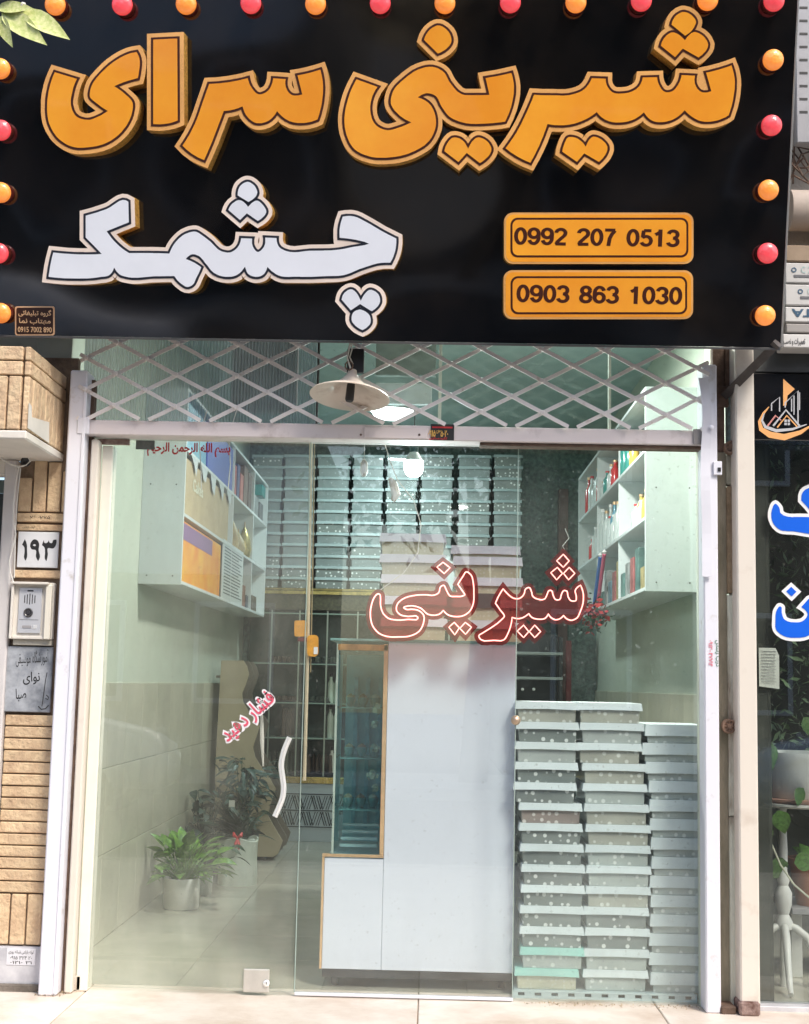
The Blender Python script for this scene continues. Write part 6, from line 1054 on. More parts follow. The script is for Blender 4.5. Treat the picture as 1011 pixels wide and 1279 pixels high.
for (y0, y1, nm, lb) in ((383, 402, 'printed_carton', 'white carton with upside-down blue print, lowest of the pile beyond the big sign'), (355, 381, 'printed_carton', 'white carton with a round blue O mark, middle of the pile beyond the big sign'), (328, 353, 'printed_carton', 'white carton with a round blue O mark, topmost of the pile beyond the big sign')):
    t_ = thing(nm, P(1000, y1, -.19), lb, 'carton', 'printed cartons piled beyond the big sign')
    slab_px('carton_body', 981, y0, 1180, y1, -.19, .19, cart, t_)
    if y0 == 383:
        me = text_mesh('ATIV', P(1034, 390, -.19).x - P(987, 390, -.19).x, .034, .02); 
        me = text_mesh('VITA', P(1034, 390, -.19).x - P(989, 390, -.19).x, .034, .03)
        link('lettering', me, mat('deep_blue_print', (.03, .09, .16), .5), t_, P(1011.5, 391, -.192), (R(90), R(180), 0))
    else:
        yy_ = y0 + 8; xo = 990 if y0 < 340 else 998
        me = text_mesh('O', .022, .021, .03); link('lettering', me, mat('deep_blue_print', (.03, .09, .16), .5), t_, P(xo + 2, yy_ + 1, -.192), FACE)
        me = text_mesh('■■■■■', .09, .008, 0) if False else None
        slab_px('printed_line', xo + 2, y0 + 15, 1060, y0 + 18, -.1925, .002, mat('grey_print', (.14, .14, .15), .5), t_, bev=0)
        wtext('lettering', 'C 2 8', xo + 11, xo + 30, yy_ - 3, yy_ + 5, -.192, mat('pale_teal_print', (.35, .50, .48), .5), t_)
t_ = thing('brown_board', P(1000, 326, -.19), 'brown board lying on the printed cartons beyond the big sign', 'board')
slab_px('board', 982, 306, 1180, 326, -.19, .19, mat('brown_board', (.30, .22, .15), .7, var=.2), t_)
t_ = thing('rolled_mat', P(1000, 290, -.12), 'beige roll lying above the cartons beyond the big sign', 'roll')
mb = MB(); a = P(985, 263, -.12); mb.tube([a, a + Vector((.9, 0, 0))], .085, 24); mb.build('roll', mat('beige_roll', (.48, .40, .34), .7, var=.1), t_, smooth=True)
t_ = thing('ribbed_channel', P(1004, 90, -.2), 'grey slotted steel channel standing beyond the right edge of the sign', 'steel channel')
slab_px('channel', 994, -30, 1100, 178, -.2, .05, mat('grey_channel', (.36, .36, .38), .5, var=.15, vscale=6), t_)
for k in range(9): slab_px('slot', 999, 8 + k * 16.3, 1009, 10.8 + k * 16.3, -.2015, .003, M['ink'], t_, bev=0)
t_ = thing('tangled_wiring', P(1000, 200, -.15), 'dark tangle of wires and bracket beyond the right edge of the sign', 'wiring')
mb = MB()
for k in range(9): mb.tube([P(rnd.uniform(980, 1000), rnd.uniform(175, 230), -.12), P(rnd.uniform(990, 1010), rnd.uniform(180, 225), -.15), P(rnd.uniform(1005, 1030), rnd.uniform(175, 235), -.12)], .004, 5)
mb.build('strand', M['rust'], t_, smooth=True)
structure(box('wall_neighbour_upper', nx0, 4.0, -.015, .019, P(960, 436, -.0).z, 4.6, mat('dark_soffit_wall', (.11, .09, .08), .9, var=.3), bev=0)) if False else None

# plants inside the neighbouring window
gl2 = leaf_mesh(1, .78, .25, .12, 7); gl2.materials.append(M['leaf'])
po = thing('potted_pothos', P(985, 995, .3), 'white pot with trailing heart-shaped leaves on the round stand in the neighbouring window', 'potted plant')
pc = P(997, 998, .32)
mb = MB(); mb.lathe([(0, .0), (.115, .0), (.125, .01), (.165, .17), (.170, .185), (.172, .20), (.155, .20), (.15, .17), (0, .17)], pc, 36); mb.build('pot', mat('white_plastic_pot', (.62, .64, .60), .4, var=.08, vscale=5), po, smooth=True)
mb = MB(); mb.lathe([(0, -.012), (.15, -.012), (.165, .004), (.16, .006), (0, .002)], pc, 36); mb.build('saucer', mat('rose_saucer', (.42, .25, .20), .5), po, smooth=True)
mb = MB(); mb.tube([P(x, y, .13) for x, y in ((947, 985), (953, 1015), (962, 1050), (975, 1080), (992, 1105), (1012, 1122))], .004, 6); mb.build('vine', mat('pale_vine', (.55, .55, .42), .5), po, smooth=True)
for (x, y, x2, y2, Y) in ((952, 926, 967, 968, .16), (948, 880, 962, 905, .2), (950, 1028, 962, 1060, .12), (972, 1012, 982, 1042, .14), (1004, 984, 992, 1006, .16), (992, 1078, 1022, 1074, .13), (985, 1078, 953, 1092, .3), (947, 868, 950, 898, .2), (1004, 896, 1020, 920, .3), (950, 1120, 956, 1142, .25)):
    p, q = P(x, y, Y), P(x2, y2, Y - .01); add_leaf(gl2, None, po, p, q - p, (q - p).length, R(rnd.uniform(50, 85)))
stn = thing('plant_stand', P(985, 1230, .3), 'white turned pedestal plant stand with curved legs in the neighbouring window', 'plant stand')
wm_ = mat('white_turned_wood', (.60, .60, .57), .45, var=.08)
mb = MB(); mb.lathe([(0, -.03), (.17, -.03), (.185, -.022), (.185, -.014), (0, -.013)], pc, 36); mb.build('top', wm_, stn, smooth=True)
sb = P(979, 1130, .32); zt_ = pc.z - .031; zb_ = P(979, 1160, .32).z
prof = [(.0, zb_), (.035, zb_), (.037, zb_ + .03), (.022, zb_ + .06), (.034, zb_ + .10), (.036, zb_ + .15), (.020, zb_ + .18), (.026, zb_ + .20), (.017, zb_ + .24), (.020, zb_ + .32), (.014, zt_ - .03), (.024, zt_), (0, zt_)]
mb = MB(); mb.lathe([(r, z) for r, z in prof], (sb.x, .32, 0), 20); mb.build('pedestal', wm_, stn, smooth=True)
for an in (195, 345, 262):
    mb = MB(); ca, sa = math.cos(R(an)), math.sin(R(an)); pts = [(0.015, zb_ + .015), (.05, zb_ + .005), (.095, zb_ - .03), (.135, zb_ * .55), (.19, .06), (.235, .034)]
    mb.tube([(sb.x + r * ca, .32 + r * sa, z) for r, z in pts], [.014, .017, .017, .015, .013, .011], 10); mb.build('leg', wm_, stn, smooth=True)
mb = MB(); mb.lathe([(0, .02), (.018, .02), (.02, .1), (.016, zb_), (0, zb_)], (sb.x, .32, 0), 12); mb.build('centre_post', wm_, stn, smooth=True)
tp = thing('terracotta_pot', P(1012, 1128, .5), 'terracotta pot with a green plant behind the white stand in the neighbouring window', 'potted plant')
c = P(1016, 1130, .5); mb = MB(); mb.lathe([(0, 0), (.07, 0), (.10, .17), (.11, .17), (.11, .2), (.09, .2), (0, .18)], c, 24); mb.build('pot', mat('terracotta', (.45, .19, .11), .7, var=.1), tp, smooth=True)
for k in range(8): a = rnd.uniform(0, 6.28); add_leaf(gl2, None, tp, c + Vector((0, 0, .19)), (math.cos(a), math.sin(a) - .3, rnd.uniform(.2, 1)), .10, rnd.uniform(-.5, .5))
mb = MB(); mb.box(nx0 + .02, 3, .5, .9, .021, c.z - .001); bnm = tag(bpy.data.objects.new('low_bench', None), 'low grey bench holding the terracotta pot in the neighbouring window', 'bench'); col.objects.link(bnm)
for k_ in (0, 1): box('leg', 1.60 + k_ * 1.2, 1.65 + k_ * 1.2, .5, .55, .02, c.z - .03, wm_, bnm)
box('seat', 1.58, 2.9, .40, .75, c.z - .03, c.z - .001, mat('grey_bench', (.25, .25, .26), .6), bnm)
mb = MB(); lf2 = []  # loose leaves stand in for the reflected street tree and inner plants
for k in range(5200):
    cz = rnd.uniform(.75, 2.5); q = Vector((rnd.uniform(1.56, 3.2), rnd.gauss(.62, .20), cz)); u = Vector([rnd.uniform(-1, 1) for _ in range(3)]).normalized(); v = u.orthogonal().normalized(); s = rnd.uniform(.010, .038)
    if rnd.random() < .5: v = v * .3
    mb.add([q - u * s, q + v * s * .4, q + u * s, q - v * s * .4], [(0, 1, 2, 3)])
fo = mb.build('foliage', mat('reflected_leaf_green', (.14, .22, .11), .5, var=.6, vscale=5)); tag(fo, 'dense green leaf mass in the neighbouring window, standing in for a reflected tree and plants', 'foliage', kind='stuff')

# ------------------------------------------------------------------ cartons (pastry boxes)
def carton(w, d, h, lidh, bodym, lidm, side=.004, window=True):
    t = bpy.data.objects.new('pastry_box', None); col.objects.link(t)
    bm = bmesh.new(); bmesh.ops.create_cube(bm, size=1)
    for v in bm.verts: v.co = Vector((v.co.x * (w - .012 - (.008 if v.co.z < 0 else 0)), v.co.y * (d - .012), (v.co.z + .5) * (h - .004)))
    bmesh.ops.bevel(bm, geom=list(bm.edges), offset=.002, segments=1, affect='EDGES')
    me = bpy.data.meshes.new('carton_body'); bm.to_mesh(me); bm.free(); me.materials.append(bodym)
    b = bpy.data.objects.new('carton_body', me); col.objects.link(b); b.parent = t
    # lid: a shallow tray turned over, its front face bowed and slightly flared
    mb = MB(); n = 6; vs = []
    for j, (z, fl) in enumerate(((h - lidh, .004), (h, 0))):
        for i in range(n + 1): x = -w / 2 + w * i / n; vs.append((x + (fl if i == n else -fl if i == 0 else 0), -d / 2 - fl - .0015 * math.sin(math.pi * i / n), z + (.0025 * math.sin(math.pi * i / n) if j == 0 else 0)))
        vs += [(w / 2 + fl, d / 2 + fl, z), (-w / 2 - fl, d / 2 + fl, z)]
    K = n + 3; fs = [(i, (i + 1) % K, K + (i + 1) % K, K + i) for i in range(K)] + [tuple(K + i for i in range(K))]
    # inner return of the lid so that it has thickness
    mb.add(vs, fs); me = mb.mesh('carton_lid'); me.materials.append(lidm)
    l = bpy.data.objects.new('carton_lid', me); col.objects.link(l); l.parent = t
    l.modifiers.new('thickness', 'SOLIDIFY').thickness = .0015
    return t
protos = {}
def cget(key, *a):
    if key not in protos:
        o = carton(*a); protos[key] = (o, tree_of(o), [False]); return protos[key]
    return protos[key]
ORD = ['topmost', 'second from the top', 'third from the top', 'fourth from the top', 'fifth from the top', 'sixth from the top', 'seventh from the top', 'eighth from the top', 'ninth from the top', 'tenth from the top', 'eleventh from the top', 'twelfth from the top', 'thirteenth from the top', 'fourteenth from the top', 'fifteenth from the top']
def place(key, args, loc, rz, label, group):
    o, tr, used = cget(key, *args)
    if not used[0]:
        used[0] = True; o.location = loc; o.rotation_euler = (0, 0, rz); c = o
    else: c = copy_tree(o, tr, loc, rz)
    tag(c, label, 'carton', group); return c
# three stacks behind the right pane
YS = .20
pal = thing('pallet_strip', (PX(755, .08), .2, 0), 'white plastic pallet with a row of square holes under the carton stacks', 'pallet')
pz0, pz1 = P(700, 1256, .06).z, P(700, 1240, .06).z
pzt = max(.03, P(700, 1241, .06).z)
a, b = P(641, 1240, .06).x, P(871, 1240, .06).x
plm = mat('pale_blue_plastic', (.52, .62, .64), .4, var=.08)
box('bottom_rail', a, b, .06, .075, .0, pzt * .32, plm, pal, bev=.001)
box('top_rail', a, b, .06, .075, pzt * .78, pzt, plm, pal, bev=.001)
nh = 11; stp = (b - a) / nh
for k in range(nh + 1):
    x = a + k * stp; box('bar', max(a, x - stp * .30), min(b, x + stp * .30), .0605, .0745, pzt * .32 + .0002, pzt * .78 - .0002, plm, pal, bev=0)
box('deck', a + .005, b - .005, .076, .50, pzt - .008, pzt - .001, plm, pal, bev=.001)
box('core', a + .01, b - .01, .10, .48, .001, pzt - .009, M['black'], pal, bev=0)
dYb = .085
def edges(y0s): return y0s
S1 = ([877, 905, 931.5, 957.6, 983.5, 1009, 1035, 1061, 1085.5, 1112, 1137, 1163.5, 1190, 1215], [(646, 721), (647, 721), (646.5, 721), (646, 721), (643.5, 721), (649.5, 727.5), (650, 726.5), (652.5, 727.5), (654, 730), (654, 728.5), (650, 728.5), (652.5, 728.5), (653.5, 728), (647, 722)], 1240)
S2 = ([876.5, 902.5, 929, 956, 983.5, 1007.5, 1033, 1060, 1085.5, 1113, 1139, 1165, 1192.5, 1219], [(724.5, 800.5), (726, 803), (725, 800), (729, 806), (731, 805.5), (733, 808), (734, 812), (735, 811), (733.5, 811), (733, 811), (733, 809), (733, 809), (733, 809), (731.5, 806)], 1243)
S3 = ([902, 927.5, 952, 977, 1001, 1025.6, 1050, 1074.5, 1099, 1123, 1148, 1173, 1197, 1221.5], [(806, 863), (803, 861.5), (808, 867)] + [(812.5, 867)] * 2 + [(814, 868)] * 4 + [(813, 867)] * 5, 1246)
for si, (ys_, xx, yb_) in enumerate((S1, S2, S3)):
    n = len(ys_); z = pzt
    Yf = .085 + si * .004
    ztop_ = P(690, ys_[0], Yf).z; pitch = (ztop_ - z) / n
    w_ = (.256, .262, .262)[si]
    for k in range(n - 1, -1, -1):
        xl, xr = P(xx[k][0], ys_[k], Yf).x, P(xx[k][1], ys_[k], Yf).x
        cx_ = (xl + xr) / 2 if si < 2 else xl + w_ / 2
        kind = 'dots_grey'
        if si == 0: kind = ['dots_beige', 'dots_grey', 'dots_pale', 'dots_grey', 'dots_grey', 'dots_pink', 'dots_grey', 'dots_grey', 'dots_grey', 'dots_grey', 'dots_grey', 'dots_grey', 'dots_pale', 'cream_pattern'][k]
        if si == 1: kind = ['dots_beige', 'dots_pale', 'dots_beige', 'dots_beige', 'dots_pale', 'dots_beige', 'dots_beige', 'dots_pale', 'dots_pale', 'dots_beige', 'dots_grey', 'dots_grey', 'dots_pale', 'dots_pale'][k]
        if si == 2: kind = 'dots_pale'
        lid = 'lid'
        if si == 0 and k in (12, 13): lid = 'mint'
        lh = .031 if si < 2 else .048
        args = (w_, .36, pitch * 1.0, lh, M[kind], M[lid])
        nm = ['stack beside the white counter', 'middle stack behind the right pane', 'stack against the right frame'][si]
        kinds_ = {'dots_grey': 'grey spotted', 'dots_pale': 'pale grey', 'dots_beige': 'beige spotted', 'dots_pink': 'pinkish spotted', 'cream_pattern': 'cream'}[kind]
        place((si, kind, lid, round(pitch, 4)), args, (cx_, Yf + .18 + rnd.uniform(0, .006), z), R(rnd.uniform(-1.2, 1.2)), '%s%s carton, %s in the %s' % (kinds_, ' mint-lidded' if lid == 'mint' else '', ORD[k] if k < n - 1 else 'lowest', nm), 'pastry cartons stacked behind the right pane')
        z += pitch

# ------------------------------------------------------------------ display counter
ct = thing('display_counter', (PX(560, .15), .2, 0), 'tall blue-white panelled display counter with gold edging and glass end, on castors', 'counter')
Yc_ = .16; Ye = 2.1
cx0, cx1 = P(481, 1000, Yc_).x, P(643, 1000, Yc_).x; cx2 = P(404, 1130, Yc_).x
cz1 = P(560, 803, Yc_).z; cz0 = P(560, 1214, Yc_).z; czm = P(440, 1072, Yc_).z
box('end_panel', cx0, cx1, Yc_, Yc_ + .02, cz0, cz1, M['counter'], ct, bev=.002)
box('low_end_panel', cx2, cx0 - .001, Yc_ + .001, Yc_ + .02, cz0, czm, M['counter'], ct, bev=.002)
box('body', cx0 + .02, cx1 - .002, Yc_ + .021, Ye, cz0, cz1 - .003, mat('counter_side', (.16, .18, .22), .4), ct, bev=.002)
box('low_body', cx2 + .004, cx0 + .018, Yc_ + .021, Ye, cz0, czm - .006, M['counter'], ct, bev=.002)
box('plinth', cx2 + .002, cx1, Yc_ + .002, Ye, cz0 - .034, cz0 - .0005, M['black'], ct, bev=.003)
g = .007
box('gold_edge', cx2 - .010, cx2 - .0005, Yc_ - .002, Yc_ + .03, cz0, czm + .004, M['goldtrim'], ct, bev=.001)
box('gold_edge', cx2 - .010, cx0 - .0005, Yc_ - .004, Yc_ + .02, czm + .0045, czm + .016, M['goldtrim'], ct, bev=.001)
box('gold_edge', cx0 - .018, cx0 - .001, Yc_ - .003, Yc_ + .02, czm + .017, cz1 - .012, M['goldtrim'], ct, bev=.001)
vx0 = P(420, 900, Yc_).x
box('gold_edge', vx0, cx0 - .001, Yc_ - .003, Yc_ + .02, cz1 - .040, cz1 - .014, mat('orange_gold_band', (.50, .27, .10), .4, metal=.4, var=.4, vscale=20), ct, bev=.001)
vit = mat('vitrine_glass_edge', (.20, .38, .37), .15)
MATS['g_v'] = glass('vitrine_glass', (.80, .93, .94), .015, 0, 5)
box('glass_top', P(413, 800, Yc_).x, cx1 + .004, Yc_ - .01, Ye, cz1 - .0005, cz1 + .010, vit, ct, bev=.002)
box('glass_end', vx0 + .004, cx0 - .019, Yc_ + .004, Yc_ + .010, czm + .017, cz1 - .041, MATS['g_v'], ct, bev=0)
mb = MB(); xa1, xb1 = P(420, 810, Yc_).x, P(411, 1066, Yc_).x
box('glass_front', vx0 - .004, vx0 + .003, Yc_ + .001, Ye, czm + .017, cz1 - .013, MATS['g_v'], ct, bev=0)
box('glass_corner', vx0 - .005, vx0 + .004, Yc_ - .001, Yc_ + .0005, czm + .017, cz1 - .013, edge, ct, bev=0)
# inside the vitrine
tl_ = mat('pale_teal_board', (.32, .55, .58), .5, var=.15)
box('back_board', vx0 + .012, cx0 - .03, .62, .63, czm + .02, cz1 - .05, tl_, ct, bev=0)
for k, zf in enumerate((.18, .42, .66)):
    zq = czm + .02 + (cz1 - czm) * zf; box('glass_shelf', vx0 + .012, cx0 - .03, .3, .60, zq, zq + .006, vit, ct, bev=.001)
for k in range(3):
    x = vx0 + .05 + k * .055; box('light_column', x, x + .018, .605, .618, czm + .08, cz1 - .15, mat('teal_strip', (.25, .60, .70), .3, var=.3, vscale=30), ct, bev=0)
for (x, y, r_) in ((470, 886, .03), (468, 905, .022), (470, 935, .018), (466, 968, .026), (469, 985, .02)):
    c = P(x, y, .30); mb = MB()
    for j in range(16):
        u = Vector([rnd.uniform(-1, 1) for _ in range(3)]).normalized(); q = c + u * r_ * rnd.uniform(.3, 1); v = u.orthogonal().normalized() * r_ * .5; w2 = u.cross(v) * .9
        mb.add([q - v, q - w2, q + v, q + w2], [(0, 1, 2, 3)])
    f_ = mb.build('white_blossom', mat('cream_petal', (.60, .64, .48), .7)); tag(f_, 'cream artificial blossom at height %s of the glass vitrine' % {886: 'upper, largest', 905: 'just under the largest one', 935: 'the middle', 968: 'lower middle, ragged', 985: 'lowest, near the bottom'}[y], 'artificial flower', 'cream blossoms in the vitrine')
for k in range(9):
    zi_ = k // 3; zq = czm + .02 + (cz1 - czm) * (.18, .42, .66)[zi_] + .007; x_ = vx0 + .045 + (k % 3) * .055
    t_ = thing('glass_dish', (x_, .42, zq), 'small glass dish of sweets, %s on the %s vitrine shelf' % (['leftmost', 'middle', 'rightmost'][k % 3], ['lower', 'middle', 'upper'][zi_]), 'dish', 'small dishes in the glass vitrine')
    mb = MB(); mb.lathe([(0, 0), (.012, 0), (.022, .022), (.024, .04), (.022, .04), (.018, .02), (0, .012)], (x_, .42, zq), 14); mb.build('bowl', vit, t_, smooth=True)
    mb = MB(); mb.lathe([(.021, .030), (.016, .048), (0, .058)], (x_, .42, zq), 10); mb.build('sweets', mat('sweet_%d' % (k % 3), ((.50, .40, .25), (.30, .16, .10), (.55, .52, .42))[k % 3], .6, bump=.6), t_, smooth=True)
# diagonal trays low in the vitrine
for k in range(4):
    z_ = czm + .03 + k * .022; box('tray_edge', vx0 + .02, cx0 - .035, .30 + k * .07, .31 + k * .07, z_, z_ + .012, M['chrome'], ct, bev=.001)
for (x, Yq) in ((418, .22), (626, .22), (418, 1.9), (600, 1.9)):
    cx_ = P(x, 1228, .22).x; mb = MB(); mb.lathe([(0, -.014), (.022, -.014), (.026, -.008), (.026, .008), (.022, .014), (0, .014)], (cx_, Yq, .0265), 18, axis='x')
    cs_ = mb.build('castor', M['black'], ct, smooth=True)
    box('castor_fork', cx_ - .022, cx_ + .022, Yq - .018, Yq + .018, .045, cz0 - .035, M['dark_steel'], cs_, bev=.002)
# blue-grey crate between counter and stacks
bc_ = thing('plastic_crate', (P(648, 1130, .30).x, .45, 0), 'blue grey plastic crate squeezed between counter and carton stack', 'crate')
u0, u1 = cx1 + .006, P(654, 1130, .2).x
c0, c1 = .30, .42
zz0, zz1 = P(648, 1195, .3).z, P(648, 1082, .3).z
crm = mat('lavender_grey_plastic', (.24, .28, .42), .4)
box('side_wall', u0, u0 + .07, c0, c0 + .006, max(.02, zz0), zz1, crm, bc_, bev=.001)
box('rim', u0, u0 + .075, c0 - .004, c0 + .010, zz1, zz1 + .012, crm, bc_, bev=.001)
box('inner_wall', u0, u0 + .07, c1, c1 + .006, .02, zz1, crm, bc_, bev=.001)
box('foot', u0, u0 + .07, c0, c1, .0, .0195, M['black'], bc_, bev=.001)

# white-lidded cartons on the counter
for si, (x0_, x1_, ys_) in enumerate(((475, 560, [667, 692.5, 718.5, 744, 771]), (563, 652, [681, 695.5, 721, 747, 774]))):
    z = cz1 + .0105; top = P(x0_, ys_[0], .24).z; hs_ = [P(x0_, a, .24).z for a in ys_] + [z]
    for k in range(len(ys_) - 1, -1, -1):
        hh = hs_[k] - z if k < len(ys_) else 0
        hh = hs_[k] - z
        xl, xr = P(x0_ + rnd.uniform(-2, 2), ys_[k], .24).x, P(x1_ + rnd.uniform(-2, 2) + (6 if si and k else 0), ys_[k], .24).x
        args = (xr - xl if False else .285 + (.012 if si else 0), .36, round(hh, 3), min(.038, hh * .75), M['cream_pattern'], M['lidw'])
        place(('w', si, round(hh, 2)), args, ((xl + xr) / 2, .24 + .18, z), R(rnd.uniform(-1, 1)), 'white lidded cream carton, %s of the %s pile on the counter' % (ORD[k], ['left', 'right'][si]), 'white lidded cartons on the counter')
        z = hs_[k]
    
# ------------------------------------------------------------------ back of the shop
YF = 5.35
sh = thing('back_display_cabinet', (0, YF, 0), 'gold framed glass display cabinet across the back of the shop', 'display cabinet')
bx0, bx1 = XL + .06, 1.0
zt_ = P(400, 735, YF).z; zk = P(400, 978, YF).z; zf_ = 0
gb = mat('brass_beam', (.42, .32, .12), .35, metal=.6, var=.4, vscale=12)
box('top_board', bx0, bx1, YF, YF + .38, zt_ - .02, zt_, gb, sh, bev=.003)
box('brass_rail', bx0, bx1, YF - .012, YF - .001, zt_ - .05, zt_ - .022, mat('brass_rail', (.55, .42, .15), .3, metal=.7, var=.4, vscale=20), sh, bev=.003)
box('header_panel', bx0, bx1, YF + .01, YF + .03, P(400, 762, YF).z, zt_ - .051, mat('dark_olive_glitter', (.11, .10, .055), .35, var=.6, vscale=40), sh, bev=0)
for i, yy_ in enumerate((766, 829, 878, 922)):
    z = P(400, yy_, YF).z; box('glass_shelf', bx0 + .01, bx1 - .01, YF + .0, YF + .33, z - .010, z, mat('glass_shelf_edge', (.24, .32, .27), .2), sh, bev=.001)
box('back_panel', bx0, bx1, YF + .345, YF + .36, .3, zt_ - .021, mat('dark_green_mirror', (.06, .085, .075), .25, var=.4, vscale=5), sh, bev=0)
for x in (337, 372, 407, 445, 560, 640): 
    xx_ = P(x, 860, YF).x; box('upright', xx_ - .006, xx_ + .006, YF - .001, YF + .01, zk + .05, P(400, 763, YF).z, mat('aluminium_upright', (.36, .40, .34), .35, metal=.5), sh, bev=.001)
box('brass_base_rail', bx0, bx1, YF - .016, YF - .002, zk - .005, zk + .045, mat('bright_brass', (.68, .48, .13), .25, metal=.8, var=.3, vscale=20), sh, bev=.003)
box('base_panel', bx0, bx1, YF - .004, YF + .02, .0, zk - .006, mat('grey_white_base', (.38, .42, .44), .4), sh, bev=.002)
# key pattern as raised black line work
kz1, kz0 = P(400, 994, YF).z, P(400, 1031, YF).z; kh = (kz1 - kz0 - .02) / 2; mb = MB(); x = bx0 + .1; i = 0
while x < .2:
    for r_ in range(2):
        zb2 = kz0 + r_ * (kh + .02); w2 = .075; ys2 = YF - .0075
        fl2 = 1 if (i + r_) % 2 else -1
        A_ = [(0, 0), (w2 * .45, kh), (w2 * .9, 0)] if fl2 > 0 else [(0, kh), (w2 * .45, 0), (w2 * .9, kh)]
        for (p1, p2) in ((A_[0], A_[1]), (A_[1], A_[2])):
            for off in (0, .018):
                mb.tube([(x + p1[0] + off, ys2, zb2 + p1[1]), (x + p2[0] + off, ys2, zb2 + p2[1])], .0032, 4)
    x += .075; i += 1
for z in (kz0 - .012, kz0 + kh + .01, kz1 + .012): mb.tube([(bx0 + .08, YF - .0075, z), (.25, YF - .0075, z)], .003, 4)
mb.build('key_pattern', M['ink'], sh)
# bottles and dark goods on the shelves
for (x, y, h_, c_, lb) in ((413, 878, .22, (.50, .58, .48), 'tall pale green bottle on the upper back shelf, left of the pair'), (421, 878, .22, (.46, .54, .45), 'tall pale green bottle on the upper back shelf, right of the pair'),
                        (412, 922, .24, (.50, .56, .48), 'tall pale bottle on the middle back shelf, left of the pair'), (420, 922, .24, (.44, .52, .45), 'tall pale bottle on the middle back shelf, right of the pair'), (414, 972, .20, (.55, .56, .50), 'pale candle standing on the lowest back shelf')):
    c = P(x, y, YF + .12); z_ = P(400, {878: 878, 922: 922, 972: 976}[y], YF).z + (.0 if y != 972 else .05)
    t_ = thing('bottle', (c.x, YF + .12, z_), lb, 'bottle', 'pale bottles on the back shelves'); mb = MB(); mb.lathe([(0, 0), (.024, 0), (.026, .01), (.026, h_ * .7), (.012, h_ * .85), (.012, h_), (0, h_)], (c.x, YF + .12, z_), 12); mb.build('bottle_body', mat('bottle_%d' % x, c_, .25), t_, smooth=True)
    mb = MB(); mb.lathe([(0, h_ + .02), (.014, h_ + .018), (.014, h_ - .01)], (c.x, YF + .12, z_), 10); mb.build('cap', M['black'], t_, smooth=True)
for k, (x, y, w2, h2) in enumerate(((350, 829, .20, .045), (404, 829, .26, .05), (352, 878, .24, .04), (400, 878, .18, .04), (360, 922, .12, .22), (350, 975, .25, .16), (395, 975, .3, .14))):
    z_ = P(400, y, YF).z + (.046 if y == 975 else 0); c = P(x, y, YF + .15)
    t_ = thing('tray', (c.x, YF + .15, z_), 'dark tray of sweets on the back cabinet, %s' % ['upper shelf far left', 'upper shelf beside the orange tag', 'second shelf far left', 'second shelf beside the bottles', 'third shelf, tall one', 'bottom shelf far left', 'bottom shelf next to the counter'][k], 'tray', 'dark trays on the back cabinet')
    box('tray_base', c.x - w2 / 2, c.x + w2 / 2, YF + .05, YF + .28, z_, z_ + .012, M['black'], t_, bev=.002)
    mb = MB()
    for j in range(26):
        q = Vector((c.x + rnd.uniform(-w2 / 2, w2 / 2) * .85, YF + rnd.uniform(.06, .27), z_ + .012)); s = rnd.uniform(.01, .02)
        mb.lathe([(s, 0), (s * .8, h2 * rnd.uniform(.5, 1)), (0, h2)], q, 6)
    mb.build('sweets', mat('dark_sweets_%d' % (k % 2), ((.07, .045, .03), (.05, .06, .045))[k % 2], .5), t_)
# cartons above
zc0 = zt_ + .001; colx = [(312, 351), (353, 392.5), (394.5, 435.5), (438.5, 478.5), (481, 521.5), (524, 566), (571, 613), (616, 652)]
for ci, (xa_, xb_) in enumerate(colx):
    Yq = YF - .02; xl, xr = P(xa_, 650, Yq).x, P(xb_, 650, Yq).x
    ztop2 = P(xa_, 567, Yq).z; n = 12; pitch = round((ztop2 - zc0) / n, 4)
    for k in range(n):
        kk = n - 1 - k
        hid = (ci >= 4 and k < 4)
        if hid and k < 3: continue
        kind = 'dots_dark' if rnd.random() < (.85 if ci < 4 else .5) else 'dots_grey'
        if k < 2: kind = 'dots_grey'
        z_ = zc0 + k * pitch
        place(('b', kind, round(xr - xl, 2)), (xr - xl - .001, .32, pitch, .024, M[kind], M['lidb']), ((xl + xr) / 2 + rnd.uniform(-.004, .004), Yq + .18 + rnd.uniform(0, .01), z_), R(rnd.uniform(-1, 1)),
              '%s carton, %s in the %s column on the back cabinet' % ({'dots_grey': 'grey spotted', 'dots_dark': 'dark'}[kind], ORD[kk], ['far left', 'second', 'third', 'fourth', 'fifth', 'sixth', 'seventh', 'far right'][ci]), 'pastry cartons stacked on the back cabinet')
# filler so that the unseen lower rows rest on something
if True:
    xl = P(481, 650, YF).x; xr = P(652, 650, YF).x
    rs = thing('storage_plinth', ((xl + xr) / 2, YF + .16, zc0), 'plain pale board box raising the right carton columns, behind the counter cartons', 'box')
    box('plinth_body', xl, xr, YF - .01, YF + .30, zc0, zc0 + 3 * pitch - .001, M['cab'], rs)
    box('plinth_lid', xl - .01, xr + .01, YF - .014, YF + .31, zc0 + 3 * pitch - .0009, zc0 + 3 * pitch - .0001, M['lid'], rs, bev=0)
